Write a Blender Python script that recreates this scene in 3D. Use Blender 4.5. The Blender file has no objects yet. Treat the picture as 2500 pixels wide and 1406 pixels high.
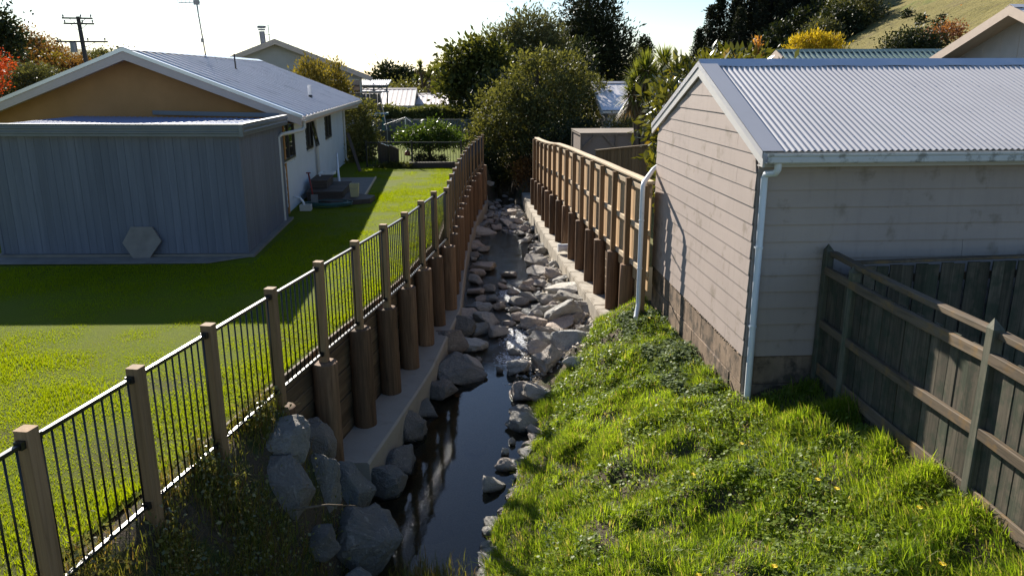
import bpy, bmesh, math, random
import numpy as np
from mathutils import Vector, Matrix, Euler

SC = bpy.context.scene
COL = SC.collection
rad = math.radians
random.seed(7)
RNG = np.random.default_rng(11)

# ------------------------------------------------------------------ camera
cam_d = bpy.data.cameras.new('camera')
cam_d.sensor_width = 36.0
cam_d.lens = 36.0 * 1930.0 / 2500.0
cam_d.clip_start = 0.05
cam_d.clip_end = 4000
cam = bpy.data.objects.new('camera', cam_d)
COL.objects.link(cam)
CAM_H = 3.38
_p, _y, _r = rad(15.0), rad(3.2), rad(0.2)
fw = Vector((math.sin(_y) * math.cos(_p), math.cos(_y) * math.cos(_p), -math.sin(_p)))
rt = Vector((math.cos(_y), -math.sin(_y), 0))
up = rt.cross(fw)
r2 = rt * math.cos(_r) - up * math.sin(_r)
u2 = up * math.cos(_r) + rt * math.sin(_r)
M = Matrix((r2, u2, -fw)).transposed().to_4x4()
M.translation = Vector((0, 0, CAM_H))
cam.matrix_world = M
SC.camera = cam

# ------------------------------------------------------------------ sky, sun, exposure
SUN = Vector((-0.64, 1.70, 1.0)).normalized()      # towards the sun
elev = math.asin(SUN.z)
azim = math.atan2(SUN.x, SUN.y)
world = bpy.data.worlds.new('World')
SC.world = world
world.use_nodes = True
wn = world.node_tree
for n in list(wn.nodes):
    wn.nodes.remove(n)
sky = wn.nodes.new('ShaderNodeTexSky')
sky.sky_type = 'NISHITA'
sky.sun_disc = False
sky.sun_elevation = elev
sky.sun_rotation = azim
sky.air_density = 1.0
sky.dust_density = 0.3
sky.ozone_density = 4.0
bgn = wn.nodes.new('ShaderNodeBackground')
bgn.inputs['Strength'].default_value = 0.062
wo = wn.nodes.new('ShaderNodeOutputWorld')
wn.links.new(sky.outputs[0], bgn.inputs[0])
wn.links.new(bgn.outputs[0], wo.inputs[0])

sun_d = bpy.data.lights.new('sun', 'SUN')
sun_d.energy = 4.8
sun_d.angle = rad(0.53)
sun_d.color = (1.0, 0.93, 0.82)
sun = bpy.data.objects.new('sun', sun_d)
sun.rotation_euler = (-SUN).to_track_quat('-Z', 'Y').to_euler()
sun.location = (0, 0, 60)
COL.objects.link(sun)

vs = SC.view_settings
vs.view_transform = 'Standard'
vs.look = 'None'
vs.exposure = 1.2
vs.gamma = 1.0
vs.use_curve_mapping = False
SC.cycles.max_bounces = 8
SC.cycles.diffuse_bounces = 3
SC.cycles.transparent_max_bounces = 12
SC.cycles.use_denoising = True

# ------------------------------------------------------------------ helpers
def link(name, me, mat=None, parent=None, loc=None, rot=None, scale=None):
    o = bpy.data.objects.new(name, me)
    COL.objects.link(o)
    if mat is not None and len(me.materials) == 0:
        me.materials.append(mat)
    if parent is not None:
        o.parent = parent
    if loc is not None:
        o.location = loc
    if rot is not None:
        o.rotation_euler = rot
    if scale is not None:
        o.scale = scale
    return o

def tag(o, label=None, cat=None, group=None, kind=None):
    if label: o['label'] = label
    if cat: o['category'] = cat
    if group: o['group'] = group
    if kind: o['kind'] = kind
    return o

def thing(name, label, cat, loc=(0, 0, 0), rz=0.0, group=None):
    o = bpy.data.objects.new(name, None)
    o.empty_display_size = 0.2
    COL.objects.link(o)
    o.location = loc
    o.rotation_euler = (0, 0, rz)
    return tag(o, label, cat, group)

def rect(w, h, c=0.0):
    a, b = w / 2, h / 2
    if c <= 0:
        return [(-a, -b), (a, -b), (a, b), (-a, b)]
    return [(-a + c, -b), (a - c, -b), (a, -b + c), (a, b - c), (a - c, b), (-a + c, b), (-a, b - c), (-a, -b + c)]

ORD = ['first', 'second', 'third', 'fourth', 'fifth', 'sixth', 'seventh', 'eighth', 'ninth', 'tenth', 'eleventh', 'twelfth', 'thirteenth', 'fourteenth', 'fifteenth', 'sixteenth', 'seventeenth', 'eighteenth', 'nineteenth', 'twentieth', 'twenty-first', 'twenty-second', 'twenty-third', 'twenty-fourth', 'twenty-fifth', 'twenty-sixth', 'twenty-seventh', 'twenty-eighth']
def bearing(x, y):
    """how far to the right a place lies as seen from the viewpoint"""
    return x / y

class MB:
    """collects shapes and builds one mesh"""
    def __init__(self):
        self.v = []; self.f = []
    def add(self, vs, fs):
        n = len(self.v)
        self.v.extend([tuple(p) for p in vs])
        self.f.extend([tuple(n + i for i in q) for q in fs])
        return self
    def box(self, lo, hi):
        x0, y0, z0 = lo; x1, y1, z1 = hi
        return self.add([(x0, y0, z0), (x1, y0, z0), (x1, y1, z0), (x0, y1, z0), (x0, y0, z1), (x1, y0, z1), (x1, y1, z1), (x0, y1, z1)],
                        [(0, 3, 2, 1), (4, 5, 6, 7), (0, 1, 5, 4), (1, 2, 6, 5), (2, 3, 7, 6), (3, 0, 4, 7)])
    def extrude(self, prof, p, q, upv=(0, 0, 1)):
        """profile (a,b) swept from p to q; a along side, b along up"""
        p = Vector(p); q = Vector(q)
        d = (q - p).normalized(); u = Vector(upv)
        if abs(d.dot(u)) > 0.98: u = Vector((0, 1, 0))
        s = d.cross(u).normalized(); u = s.cross(d).normalized()
        n = len(prof)
        vs = [p + s * a + u * b for a, b in prof] + [q + s * a + u * b for a, b in prof]
        fs = [tuple(range(n - 1, -1, -1)), tuple(range(n, 2 * n))]
        fs += [(i, (i + 1) % n, n + (i + 1) % n, n + i) for i in range(n)]
        fs = [tuple(reversed(x)) for x in fs]
        return self.add(vs, fs)
    def beam(self, p, q, w, h, c=0.0, upv=(0, 0, 1)):
        return self.extrude(rect(w, h, c), p, q, upv)
    def tube(self, pts, rads, n=10, cap=True):
        pts = [Vector(a) for a in pts]
        if not isinstance(rads, (list, tuple)): rads = [rads] * len(pts)
        rings = []; prev = None
        for i, p in enumerate(pts):
            a = pts[max(0, i - 1)]; b = pts[min(len(pts) - 1, i + 1)]
            d = (b - a).normalized()
            if prev is None:
                ref = Vector((0, 0, 1)) if abs(d.z) < 0.9 else Vector((1, 0, 0))
                s = d.cross(ref).normalized()
            else:
                s = (prev - d * prev.dot(d)).normalized()
            prev = s
            t = d.cross(s)
            rings.append([p + (s * math.cos(2 * math.pi * k / n) + t * math.sin(2 * math.pi * k / n)) * rads[i] for k in range(n)])
        vs = [v for r in rings for v in r]
        fs = []
        for i in range(len(rings) - 1):
            for k in range(n):
                fs.append((i * n + k, i * n + (k + 1) % n, (i + 1) * n + (k + 1) % n, (i + 1) * n + k))
        if cap:
            fs.append(tuple(range(n - 1, -1, -1)))
            fs.append(tuple((len(rings) - 1) * n + k for k in range(n)))
        return self.add(vs, fs)
    def poly_slab(self, pts, off):
        """planar polygon thickened by the vector off"""
        n = len(pts); off = Vector(off)
        vs = [Vector(p) for p in pts] + [Vector(p) + off for p in pts]
        fs = [tuple(range(n)), tuple(range(2 * n - 1, n - 1, -1))] + [(i, n + i, n + (i + 1) % n, (i + 1) % n) for i in range(n)]
        return self.add(vs, fs)
    def mesh(self, name, smooth=False, angle=None):
        me = bpy.data.meshes.new(name)
        me.from_pydata([tuple(v) for v in self.v], [], self.f)
        if smooth:
            me.polygons.foreach_set('use_smooth', [True] * len(me.polygons))
            if angle: me.set_sharp_from_angle(angle=rad(angle))
        bm = bmesh.new(); bm.from_mesh(me)
        bmesh.ops.recalc_face_normals(bm, faces=bm.faces)
        bm.to_mesh(me); bm.free()
        me.update()
        return me
    def obj(self, name, mat, parent=None, smooth=False, angle=None, **k):
        return link(name, self.mesh(name, smooth, angle), mat, parent, **k)

def np_mesh(name, V, F, smooth=False):
    """V (n,3), F (m,k) same-size faces"""
    me = bpy.data.meshes.new(name)
    V = np.asarray(V, np.float32); F = np.asarray(F, np.int32)
    m, k = F.shape
    me.vertices.add(len(V)); me.vertices.foreach_set('co', V.ravel())
    me.loops.add(m * k); me.loops.foreach_set('vertex_index', F.ravel())
    me.polygons.add(m)
    me.polygons.foreach_set('loop_start', np.arange(0, m * k, k, dtype=np.int32))
    me.polygons.foreach_set('loop_total', np.full(m, k, np.int32))
    if smooth: me.polygons.foreach_set('use_smooth', np.ones(m, bool))
    me.update(calc_edges=True)
    return me

def grid_mesh(name, X, Y, Z, smooth=True):
    """X, Y, Z arrays of shape (r, c)"""
    r, c = X.shape
    V = np.stack([X, Y, Z], -1).reshape(-1, 3)
    i, j = np.meshgrid(np.arange(r - 1), np.arange(c - 1), indexing='ij')
    a = (i * c + j).ravel()
    F = np.stack([a, a + 1, a + c + 1, a + c], -1)
    return np_mesh(name, V, F, smooth)

def vnoise(x, y, seed=0, s=1.0):
    """smooth value noise on arrays, about -1..1"""
    x = np.asarray(x, float) * s; y = np.asarray(y, float) * s
    xi = np.floor(x).astype(np.int64); yi = np.floor(y).astype(np.int64)
    xf = x - xi; yf = y - yi
    def h(a, b):
        n = (a * 374761393 + b * 668265263 + seed * 974634777) & 0x7fffffff
        n = ((n ^ (n >> 13)) * 1274126177) & 0x7fffffff
        n = n ^ (n >> 16)
        return (n % 65536) / 32768.0 - 1.0
    u = xf * xf * (3 - 2 * xf); v = yf * yf * (3 - 2 * yf)
    return (h(xi, yi) * (1 - u) + h(xi + 1, yi) * u) * (1 - v) + (h(xi, yi + 1) * (1 - u) + h(xi + 1, yi + 1) * u) * v

def fbm(x, y, seed=0, s=1.0, o=4):
    t = 0; a = 1.0
    for k in range(o):
        t = t + a * vnoise(x, y, seed + k * 17, s * 2 ** k); a *= 0.5
    return t / 1.9

# ------------------------------------------------------------------ materials
class NT:
    def __init__(self, name):
        self.m = bpy.data.materials.new(name); self.m.use_nodes = True
        self.t = self.m.node_tree; self.t.nodes.clear()
        self.out = self.t.nodes.new('ShaderNodeOutputMaterial')
    def n(self, typ, **kw):
        nd = self.t.nodes.new(typ)
        for k, v in kw.items():
            if k.startswith('_'): setattr(nd, k[1:], v)
            else:
                nd.inputs[int(k[1:]) if k[0] == 'i' and k[1:].isdigit() else k].default_value = v
        return nd
    def l(self, a, b): self.t.links.new(a, b)
    def ramp(self, fac, stops):
        r = self.n('ShaderNodeValToRGB'); e = r.color_ramp.elements
        while len(e) < len(stops): e.new(0.5)
        for k, (p, c) in enumerate(stops):
            e[k].position = p; e[k].color = (c[0], c[1], c[2], 1)
        self.l(fac, r.inputs[0]); return r.outputs[0]
    def coords(self, scale=(1, 1, 1), kind='Object'):
        tc = self.n('ShaderNodeTexCoord'); mp = self.n('ShaderNodeMapping')
        mp.inputs['Scale'].default_value = scale
        self.l(tc.outputs[kind], mp.inputs[0]); return mp.outputs[0]
    def world(self, scale=(1, 1, 1)):
        g = self.n('ShaderNodeNewGeometry'); mp = self.n('ShaderNodeMapping')
        mp.inputs['Scale'].default_value = scale
        self.l(g.outputs['Position'], mp.inputs[0]); return mp.outputs[0]
    def noise(self, vec, scale, detail=4, rough=0.55, dist=0.0):
        nz = self.n('ShaderNodeTexNoise'); nz.inputs['Scale'].default_value = scale
        nz.inputs['Detail'].default_value = detail; nz.inputs['Roughness'].default_value = rough
        nz.inputs['Distortion'].default_value = dist
        if vec is not None: self.l(vec, nz.inputs['Vector'])
        return nz.outputs[0]
    def mix(self, fac, a, b, blend='MIX'):
        m = self.n('ShaderNodeMix', _data_type='RGBA', _blend_type=blend)
        for sock, v in ((m.inputs[0], fac), (m.inputs[6], a), (m.inputs[7], b)):
            if isinstance(v, (int, float)): sock.default_value = v
            elif isinstance(v, (tuple, list)): sock.default_value = (v[0], v[1], v[2], 1)
            else: self.l(v, sock)
        return m.outputs[2]
    def math(self, op, a, b=None, clamp=False):
        m = self.n('ShaderNodeMath', _operation=op, _use_clamp=clamp)
        for i, v in enumerate((a, b)):
            if v is None: continue
            if isinstance(v, (int, float)): m.inputs[i].default_value = v
            else: self.l(v, m.inputs[i])
        return m.outputs[0]
    def maprange(self, v, a, b, c=0.0, d=1.0):
        m = self.n('ShaderNodeMapRange'); self.l(v, m.inputs[0])
        for k, x in zip((1, 2, 3, 4), (a, b, c, d)): m.inputs[k].default_value = x
        return m.outputs[0]
    def objrand(self):
        return self.n('ShaderNodeObjectInfo').outputs['Random']
    def bump(self, h, strength=0.3, dist=0.02):
        b = self.n('ShaderNodeBump'); b.inputs['Strength'].default_value = strength
        b.inputs['Distance'].default_value = dist
        self.l(h, b.inputs['Height']); return b.outputs[0]
    def principled(self, col, rough=0.7, spec=0.3, metal=0.0, normal=None):
        p = self.n('ShaderNodeBsdfPrincipled')
        for key, v in (('Base Color', col), ('Roughness', rough), ('Specular IOR Level', spec), ('Metallic', metal)):
            if isinstance(v, (int, float)): p.inputs[key].default_value = v
            elif isinstance(v, (tuple, list)): p.inputs[key].default_value = (v[0], v[1], v[2], 1)
            else: self.l(v, p.inputs[key])
        if normal is not None: self.l(normal, p.inputs['Normal'])
        return p
    def done(self, shader):
        self.l(shader.outputs[0] if hasattr(shader, 'outputs') else shader, self.out.inputs[0]); return self.m

def painted(name, col, rough=0.55, spec=0.35, var=0.12, scale=2.5, streak=0.0, objvar=0.0, dirt=None, bump=0.08, bscale=60, metal=0.0):
    """paint or plain surface with faint mottling, optional vertical streaks and dirt patches"""
    t = NT(name)
    w = t.world()
    nz = t.noise(w, scale, 5, 0.6)
    lo = tuple(c * (1 - var) for c in col); hi = tuple(min(1, c * (1 + var)) for c in col)
    c = t.ramp(nz, [(0.3, lo), (0.7, hi)])
    if streak:
        s = t.noise(t.world((9, 9, 0.7)), 1.0, 4, 0.6)
        c = t.mix(t.maprange(s, 0.52, 0.72, 0, streak), c, tuple(x * 0.45 for x in col))
    if dirt:
        d = t.noise(w, dirt[1], 5, 0.65)
        c = t.mix(t.maprange(d, dirt[2], dirt[2] + 0.12, 0, dirt[3]), c, dirt[0])
    if objvar:
        r = t.maprange(t.objrand(), 0, 1, 1 - objvar, 1 + objvar)
        cc = t.n('ShaderNodeVectorMath', _operation='SCALE'); t.l(c, cc.inputs[0]); t.l(r, cc.inputs['Scale']); c = cc.outputs[0]
    nb = t.bump(t.noise(w, bscale, 3), bump, 0.01)
    return t.done(t.principled(c, rough, spec, metal, nb))

def timber(name, a, b, grain=(1, 1, 0.06), gs=26, rough=0.75, objvar=0.16, knots=True, moss=None, spec=0.2):
    t = NT(name)
    off = t.n('ShaderNodeVectorMath', _operation='SCALE'); off.inputs[0].default_value = (13.7, 7.1, 3.3)
    t.l(t.objrand(), off.inputs['Scale'])
    ad = t.n('ShaderNodeVectorMath', _operation='ADD'); t.l(t.coords(grain), ad.inputs[0]); t.l(off.outputs[0], ad.inputs[1])
    g = t.noise(ad.outputs[0], gs, 5, 0.65, 0.6)
    big = t.noise(ad.outputs[0], 2.5, 3)
    c = t.ramp(g, [(0.3, a), (0.68, b)])
    c = t.mix(t.maprange(big, 0.35, 0.7, 0.0, 0.55), c, tuple(x * 0.62 for x in a))
    if moss:
        mz = t.noise(t.world(), 5.0, 5, 0.65)
        c = t.mix(t.maprange(mz, moss[1], moss[1] + 0.13, 0, moss[2]), c, moss[0])
    r = t.maprange(t.objrand(), 0, 1, 1 - objvar, 1 + objvar)
    cc = t.n('ShaderNodeVectorMath', _operation='SCALE'); t.l(c, cc.inputs[0]); t.l(r, cc.inputs['Scale'])
    return t.done(t.principled(cc.outputs[0], rough, spec, 0, t.bump(g, 0.35, 0.006)))

def leafmat(name, dark, light, back=None, rough=0.55, spec=0.12, trans=0.35, dead=None):
    """leaves: colour varies leaf by leaf, light passes through"""
    t = NT(name)
    g = t.n('ShaderNodeNewGeometry')
    pos = t.n('ShaderNodeMapping'); t.l(g.outputs['Position'], pos.inputs[0])
    big = t.noise(pos.outputs[0], 0.7, 2)
    f = t.math('ADD', t.math('MULTIPLY', g.outputs['Random Per Island'], 0.6), t.math('MULTIPLY', big, 0.6))
    stops = [(0.15, dark), (0.9, light)]
    c = t.ramp(f, stops)
    if dead:
        c = t.mix(t.math('GREATER_THAN', g.outputs['Random Per Island'], dead[1]), c, dead[0])
    p = t.principled(c, rough, spec)
    tr = t.n('ShaderNodeBsdfTranslucent')
    bc = t.n('ShaderNodeVectorMath', _operation='MULTIPLY'); t.l(c, bc.inputs[0])
    bc.inputs[1].default_value = back or (1.7, 1.6, 0.6)
    t.l(bc.outputs[0], tr.inputs[0])
    m = t.n('ShaderNodeMixShader'); m.inputs[0].default_value = trans
    t.l(p.outputs[0], m.inputs[1]); t.l(tr.outputs[0], m.inputs[2])
    return t.done(m)

# timber of the fences and walls
M_post = timber('fence_post_timber', (0.22, 0.135, 0.068), (0.37, 0.235, 0.125), gs=30)
M_pile = timber('pile_timber', (0.095, 0.056, 0.032), (0.26, 0.155, 0.088), gs=22, objvar=0.32)
M_lag = timber('lagging_timber', (0.10, 0.066, 0.040), (0.22, 0.148, 0.088), grain=(1, 0.06, 1), gs=24, objvar=0.25)
M_newpost = timber('new_post_timber', (0.17, 0.105, 0.055), (0.32, 0.205, 0.11), gs=26, objvar=0.15)
M_newpale = timber('new_paling_timber', (0.46, 0.30, 0.16), (0.62, 0.43, 0.24), gs=30, objvar=0.14)
M_newrail = timber('new_rail_timber', (0.50, 0.38, 0.25), (0.64, 0.51, 0.35), grain=(1, 0.06, 1), gs=26, objvar=0.1)
M_oldpale = timber('old_paling_timber', (0.05, 0.045, 0.034), (0.155, 0.13, 0.095), gs=26, objvar=0.28, moss=((0.028, 0.044, 0.028), 0.46, 0.6))
M_oldrail = timber('old_rail_timber', (0.07, 0.055, 0.038), (0.185, 0.14, 0.098), grain=(1, 0.06, 1), gs=26, objvar=0.18, moss=((0.20, 0.12, 0.045), 0.52, 0.6))
M_oldpost = timber('old_post_timber', (0.075, 0.075, 0.055), (0.16, 0.15, 0.11), gs=26, moss=((0.045, 0.065, 0.042), 0.48, 0.6))
M_brownpale = timber('brown_paling_timber', (0.12, 0.085, 0.05), (0.22, 0.16, 0.09), gs=26)
M_deck = timber('deck_timber', (0.055, 0.043, 0.036), (0.12, 0.095, 0.078), grain=(0.08, 1, 1), gs=26)
M_black = painted('black_powdercoat', (0.012, 0.012, 0.013), 0.34, 0.5, 0.1, bump=0.02)
M_conc = painted('pale_concrete', (0.40, 0.36, 0.30), 0.85, 0.2, 0.16, 5, dirt=((0.17, 0.14, 0.10), 3.0, 0.53, 0.65), bump=0.3, bscale=45)
M_found = painted('stained_foundation_concrete', (0.24, 0.175, 0.125), 0.9, 0.15, 0.3, 3.0, streak=0.7, dirt=((0.065, 0.055, 0.045), 4.0, 0.48, 0.8), bump=0.5, bscale=35)
M_wb = painted('grey_weatherboard_paint', (0.375, 0.31, 0.275), 0.65, 0.2, 0.06, 1.2, streak=0.16, dirt=((0.19, 0.155, 0.115), 2.8, 0.57, 0.6), bump=0.1, bscale=25)
M_trim = painted('pale_trim_paint', (0.52, 0.50, 0.48), 0.5, 0.35, 0.05)
M_pvc = painted('white_pvc', (0.70, 0.72, 0.74), 0.35, 0.45, 0.05, bump=0.02, dirt=((0.35, 0.34, 0.30), 6, 0.58, 0.3))
M_zinc = painted('pale_painted_roof_steel', (0.425, 0.415, 0.43), 0.42, 0.5, 0.06, 0.8, dirt=((0.36, 0.36, 0.37), 1.5, 0.6, 0.3), bump=0.03)
M_ridge = painted('ridge_capping_steel', (0.50, 0.52, 0.60), 0.4, 0.5, 0.08, 1.0, bump=0.03)
# ================================================================== setting
LY = [-6, 2.5, 3.65, 4.81, 5.91, 6.97, 8.23, 9.45, 10.68, 11.89, 12.99, 14.2, 15.4, 16.55, 17.75, 18.95, 20.15, 21.35, 22.55, 23.75, 24.95, 26.15, 27.35, 28.55, 29.75, 30.95, 32.1, 46]
LX = [-5.0, -3.32, -3.08, -2.84, -2.60, -2.37, -2.10, -1.83, -1.55, -1.28, -1.05, -0.85, -0.65, -0.45, -0.41, -0.37, -0.32, -0.28, -0.22, -0.15, -0.08, 0.0, 0.10, 0.22, 0.36, 0.50, 0.62, 0.9]
RY = [8, 13.85, 15.05, 19.85, 24.65, 30.65, 33, 46]
RX = [3.25, 3.15, 3.09, 2.88, 2.70, 2.58, 2.60, 3.2]
XRY = [-6, 7.7, 8.5, 9.27, 10.3, 11.2, 12.1, 13.4, 14.9, 16.2, 17.0]
XRX = [-0.2, 0.12, 0.22, 0.45, 0.75, 1.0, 1.0, 1.1, 1.6, 2.35, 2.7]
def xl(y): return np.interp(y, LY, LX)
def xr_wall(y): return np.interp(y, RY, RX)
def xr_water(y): return np.interp(y, XRY, XRX)
WATER_Z = -1.97
def sstep(t):
    t = np.clip(t, 0, 1); return t * t * (3 - 2 * t)

def bank_z(x, y):
    x = np.asarray(x, float); y = np.asarray(y, float)
    bed = -2.28 + 0.07 * vnoise(x, y, 3, 2.3) + 0.05 * vnoise(x, y, 5, 6.0)
    # right bank
    xr = xr_water(y)
    k = sstep((y - 8.6) / 1.0)
    xf = 4.45 * (1 - k) + 3.45 * k
    zf = -0.28 * (1 - k) + (-0.62 - 0.03 * (y - 9.5)) * k
    endk = sstep((y - 14.3) / 1.5)
    zf = zf * (1 - endk) + (-1.55) * endk
    t = (x - xr) / np.maximum(xf - xr, 0.3)
    tc = np.clip(t, 0, 1.25)
    right = WATER_Z - 0.02 + (zf - WATER_Z) * (0.78 * tc ** 0.72 + 0.22 * sstep(tc)) + (0.115 * vnoise(x, y, 9, 1.6) + 0.06 * vnoise(x, y, 12, 3.6)) * np.clip(t * 4, 0, 1)
    right = np.where(t < 0, WATER_Z - 0.02 + 0.42 * (x - xr), right)
    z = np.maximum(bed, right)
    gone = sstep((y - 15.2) / 1.6)
    fill = -2.1 + 0.25 * sstep((x - 1.2) / 1.3)
    fill = np.maximum(bed, np.where(y < 24, fill, bed))
    z = z * (1 - gone) + fill * gone
    # left bank in front of the retaining wall
    d = x - (xl(y) + 0.04)
    kl = 1 - sstep((y - 8.0) / 1.2)
    left = -2.3 * sstep((d + 0.22) / 1.55) + 0.07 * vnoise(x, y, 21, 3.0)
    left = np.where(d < -0.2, -0.03, left)
    z = np.where(x < xl(y) + 1.6, np.maximum(z, left * kl + bed * (1 - kl)), z)
    # banks of the unwalled stretch under the trees
    far = sstep((y - 33.5) / 2.0)
    side = np.maximum(sstep((0.9 - (x - xl(y))) / 0.9), sstep((x - xr_wall(y) + 0.9) / 0.9))
    z = z * (1 - far) + (bed + side * 2.0) * far
    return z

# --- ground sheets
t = NT('lawn_grass_surface')
w = t.world()
n1 = t.noise(w, 1.1, 4, 0.6); n2 = t.noise(w, 60, 3, 0.7); n3 = t.noise(t.world((1, 1, 1)), 0.45, 3)
c = t.ramp(n2, [(0.25, (0.070, 0.095, 0.006)), (0.75, (0.125, 0.155, 0.010))])
c = t.mix(t.maprange(n1, 0.4, 0.7, 0, 0.35), c, (0.12, 0.115, 0.016))
c = t.mix(t.maprange(n3, 0.60, 0.70, 0, 0.35), c, (0.055, 0.075, 0.006))
for (px, py, ax, ay) in ((-3.55, 8.6, 0.85, 0.40), (-3.3, 6.9, 0.6, 0.75), (-3.25, 5.2, 0.35, 0.8), (-4.6, 7.4, 0.5, 0.3)):
    sb = t.n('ShaderNodeVectorMath', _operation='SUBTRACT'); t.l(w, sb.inputs[0]); sb.inputs[1].default_value = (px, py, 0)
    dv = t.n('ShaderNodeVectorMath', _operation='DIVIDE'); t.l(sb.outputs[0], dv.inputs[0]); dv.inputs[1].default_value = (ax, ay, 50)
    ln_ = t.n('ShaderNodeVectorMath', _operation='LENGTH'); t.l(dv.outputs[0], ln_.inputs[0])
    f_ = t.math('ADD', ln_.outputs['Value'], t.math('MULTIPLY', t.noise(w, 5.0, 4), 0.9))
    c = t.mix(t.maprange(f_, 1.55, 0.85, 0, 0.6), c, t.ramp(n2, [(0.3, (0.035, 0.030, 0.018)), (0.7, (0.095, 0.078, 0.042))]))
M_lawn = t.done(t.principled(c, 0.85, 0.04, 0, t.bump(n2, 0.6, 0.02)))

t = NT('soil_and_weeds_surface')
w = t.world()
n1 = t.noise(w, 3.2, 5, 0.65); n2 = t.noise(w, 45, 4, 0.7)
c = t.ramp(n2, [(0.25, (0.045, 0.033, 0.022)), (0.8, (0.13, 0.10, 0.068))])
c = t.mix(t.maprange(n1, 0.5, 0.62, 0, 0.75), c, (0.04, 0.065, 0.016))
sep = t.n('ShaderNodeSeparateXYZ'); t.l(w, sep.inputs[0])
c = t.mix(t.maprange(sep.outputs['Z'], -1.8, -1.95, 0, 1), c, t.ramp(n2, [(0.25, (0.09, 0.075, 0.052)), (0.8, (0.27, 0.225, 0.165))]))
M_bank = t.done(t.principled(c, 0.85, 0.15, 0, t.bump(n2, 0.8, 0.03)))

t = NT('dry_ground_surface')
w = t.world()
n1 = t.noise(w, 0.15, 5, 0.6); n2 = t.noise(w, 3, 4, 0.7)
c = t.ramp(n1, [(0.35, (0.09, 0.10, 0.03)), (0.65, (0.20, 0.18, 0.08))])
c = t.mix(t.maprange(n2, 0.4, 0.7, 0, 0.4), c, (0.07, 0.075, 0.03))
M_ground = t.done(t.principled(c, 0.9, 0.1))

ys = np.concatenate([np.linspace(-6, 34, 161), np.linspace(34.5, 46, 24)])
lx = xl(ys)
lawn_w = np.concatenate([np.array([-420, -200, -90, -50]), np.linspace(-30, -0.24, 75)])
X = np.zeros((len(ys), len(lawn_w))); Y = np.zeros_like(X)
for i, y in enumerate(ys):
    inner = np.linspace(-26 - lx[i], -0.24, 75)
    X[i, :4] = lawn_w[:4]; X[i, 4:] = lx[i] + inner; Y[i, :] = y
Z = 0.02 * vnoise(X, Y, 2, 0.35) * np.clip((lx[:, None] - 0.6 - X) / 1.0, 0, 1)
lawn = link('lawn', grid_mesh('lawn', X, Y, Z), M_lawn); tag(lawn, kind='structure')

bx = np.linspace(0, 1, 110)
by = np.concatenate([np.linspace(-6, 2, 14), np.linspace(2.1, 17, 190), np.linspace(17.2, 48, 120)])
XB = np.zeros((len(by), len(bx))); YB = np.zeros_like(XB)
for i, y in enumerate(by):
    lo = xl(y) - 0.30 if y < 8.3 or y > 33.5 else xl(y) - 0.14
    hi = 4.9 if y < 15.3 else xr_wall(y) + 0.3
    XB[i] = lo + (hi - lo) * bx; YB[i] = y
bank = link('stream_bank', grid_mesh('stream_bank', XB, YB, bank_z(XB, YB)), M_bank); tag(bank, kind='structure')

# ground behind the right-hand fence, beyond the walls and out to the hills
yy = np.array([-6, 4, 9.3, 14.6, 15.6, 20, 25, 30, 33, 40, 46.0])
xin = np.array([4.9, 4.9, 4.9, 4.9, 3.30, 3.1, 2.95, 2.85, 2.85, 3.1, 3.3])
XG = np.stack([xin, np.full_like(yy, 12.0), np.full_like(yy, 60), np.full_like(yy, 420)], 1)
YG = np.repeat(yy[:, None], 4, 1)
yard = link('yard_ground', grid_mesh('yard_ground', XG, YG, np.full_like(XG, -0.36)), M_ground); tag(yard, kind='structure')
gx = np.array([-1800, -420, -60, 60, 420, 1800.0]); gy = np.array([46, 120, 500, 2400.0])
XG, YG = np.meshgrid(gx, gy)
gx2 = np.array([-600, -60, 60, 600.0]); gy2 = np.array([-500, -60, -5.5])
XG2, YG2 = np.meshgrid(gx2, gy2)
tag(link('ground', grid_mesh('ground', XG2, YG2, np.full_like(XG2, -0.46)), M_ground), kind='structure')
gr = link('ground', grid_mesh('ground', XG, YG, np.full_like(XG, -0.42)), M_ground); tag(gr, kind='structure')

# --- hills
def hill_r(x, y):
    z = 0.46 * np.maximum(0, x - 66 - 0.10 * (y - 200)) + 0.02 * (y - 200) - 0.35
    z = z + (2.4 * fbm(x, y, 31, 0.022, 4) + 0.5 * fbm(x, y, 37, 0.1, 3)) * np.clip((x - 60) / 30, 0, 1)
    z = z * sstep((y - 55) / 70)
    return z
X, Y = np.meshgrid(np.linspace(20, 420, 200), np.linspace(55, 420, 180))
Z = hill_r(X, Y) - 0.5 - 0.0012 * np.maximum(0, Y - 300) ** 2
t = NT('dry_pasture_surface')
w = t.world()
n1 = t.noise(w, 0.035, 6, 0.65); n2 = t.noise(w, 0.5, 5, 0.7); n3 = t.noise(t.world((0.4, 1, 1.5)), 0.2, 5, 0.7)
c = t.ramp(n1, [(0.36, (0.15, 0.130, 0.040)), (0.56, (0.19, 0.16, 0.058)), (0.68, (0.105, 0.14, 0.028))])
c = t.mix(t.maprange(n2, 0.5, 0.72, 0, 0.6), c, (0.09, 0.085, 0.035))
c = t.mix(t.maprange(n3, 0.56, 0.68, 0, 0.55), c, (0.115, 0.085, 0.055))
M_hill = t.done(t.principled(c, 0.9, 0.08, 0, t.bump(n2, 1.0, 0.8)))
hill = link('hill', grid_mesh('hill', X, Y, Z), M_hill); tag(hill, kind='structure')
def hill_l(x, y):
    return 0.13 * np.maximum(0, -x - 36) * sstep((y - 50) / 30)
X, Y = np.meshgrid(np.linspace(-260, -30, 60), np.linspace(50, 320, 60))
hl = link('hill', grid_mesh('hill', X, Y, hill_l(X, Y) - 0.5 + 0.8 * fbm(X, Y, 5, 0.03)), M_hill); tag(hl, kind='structure')

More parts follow.
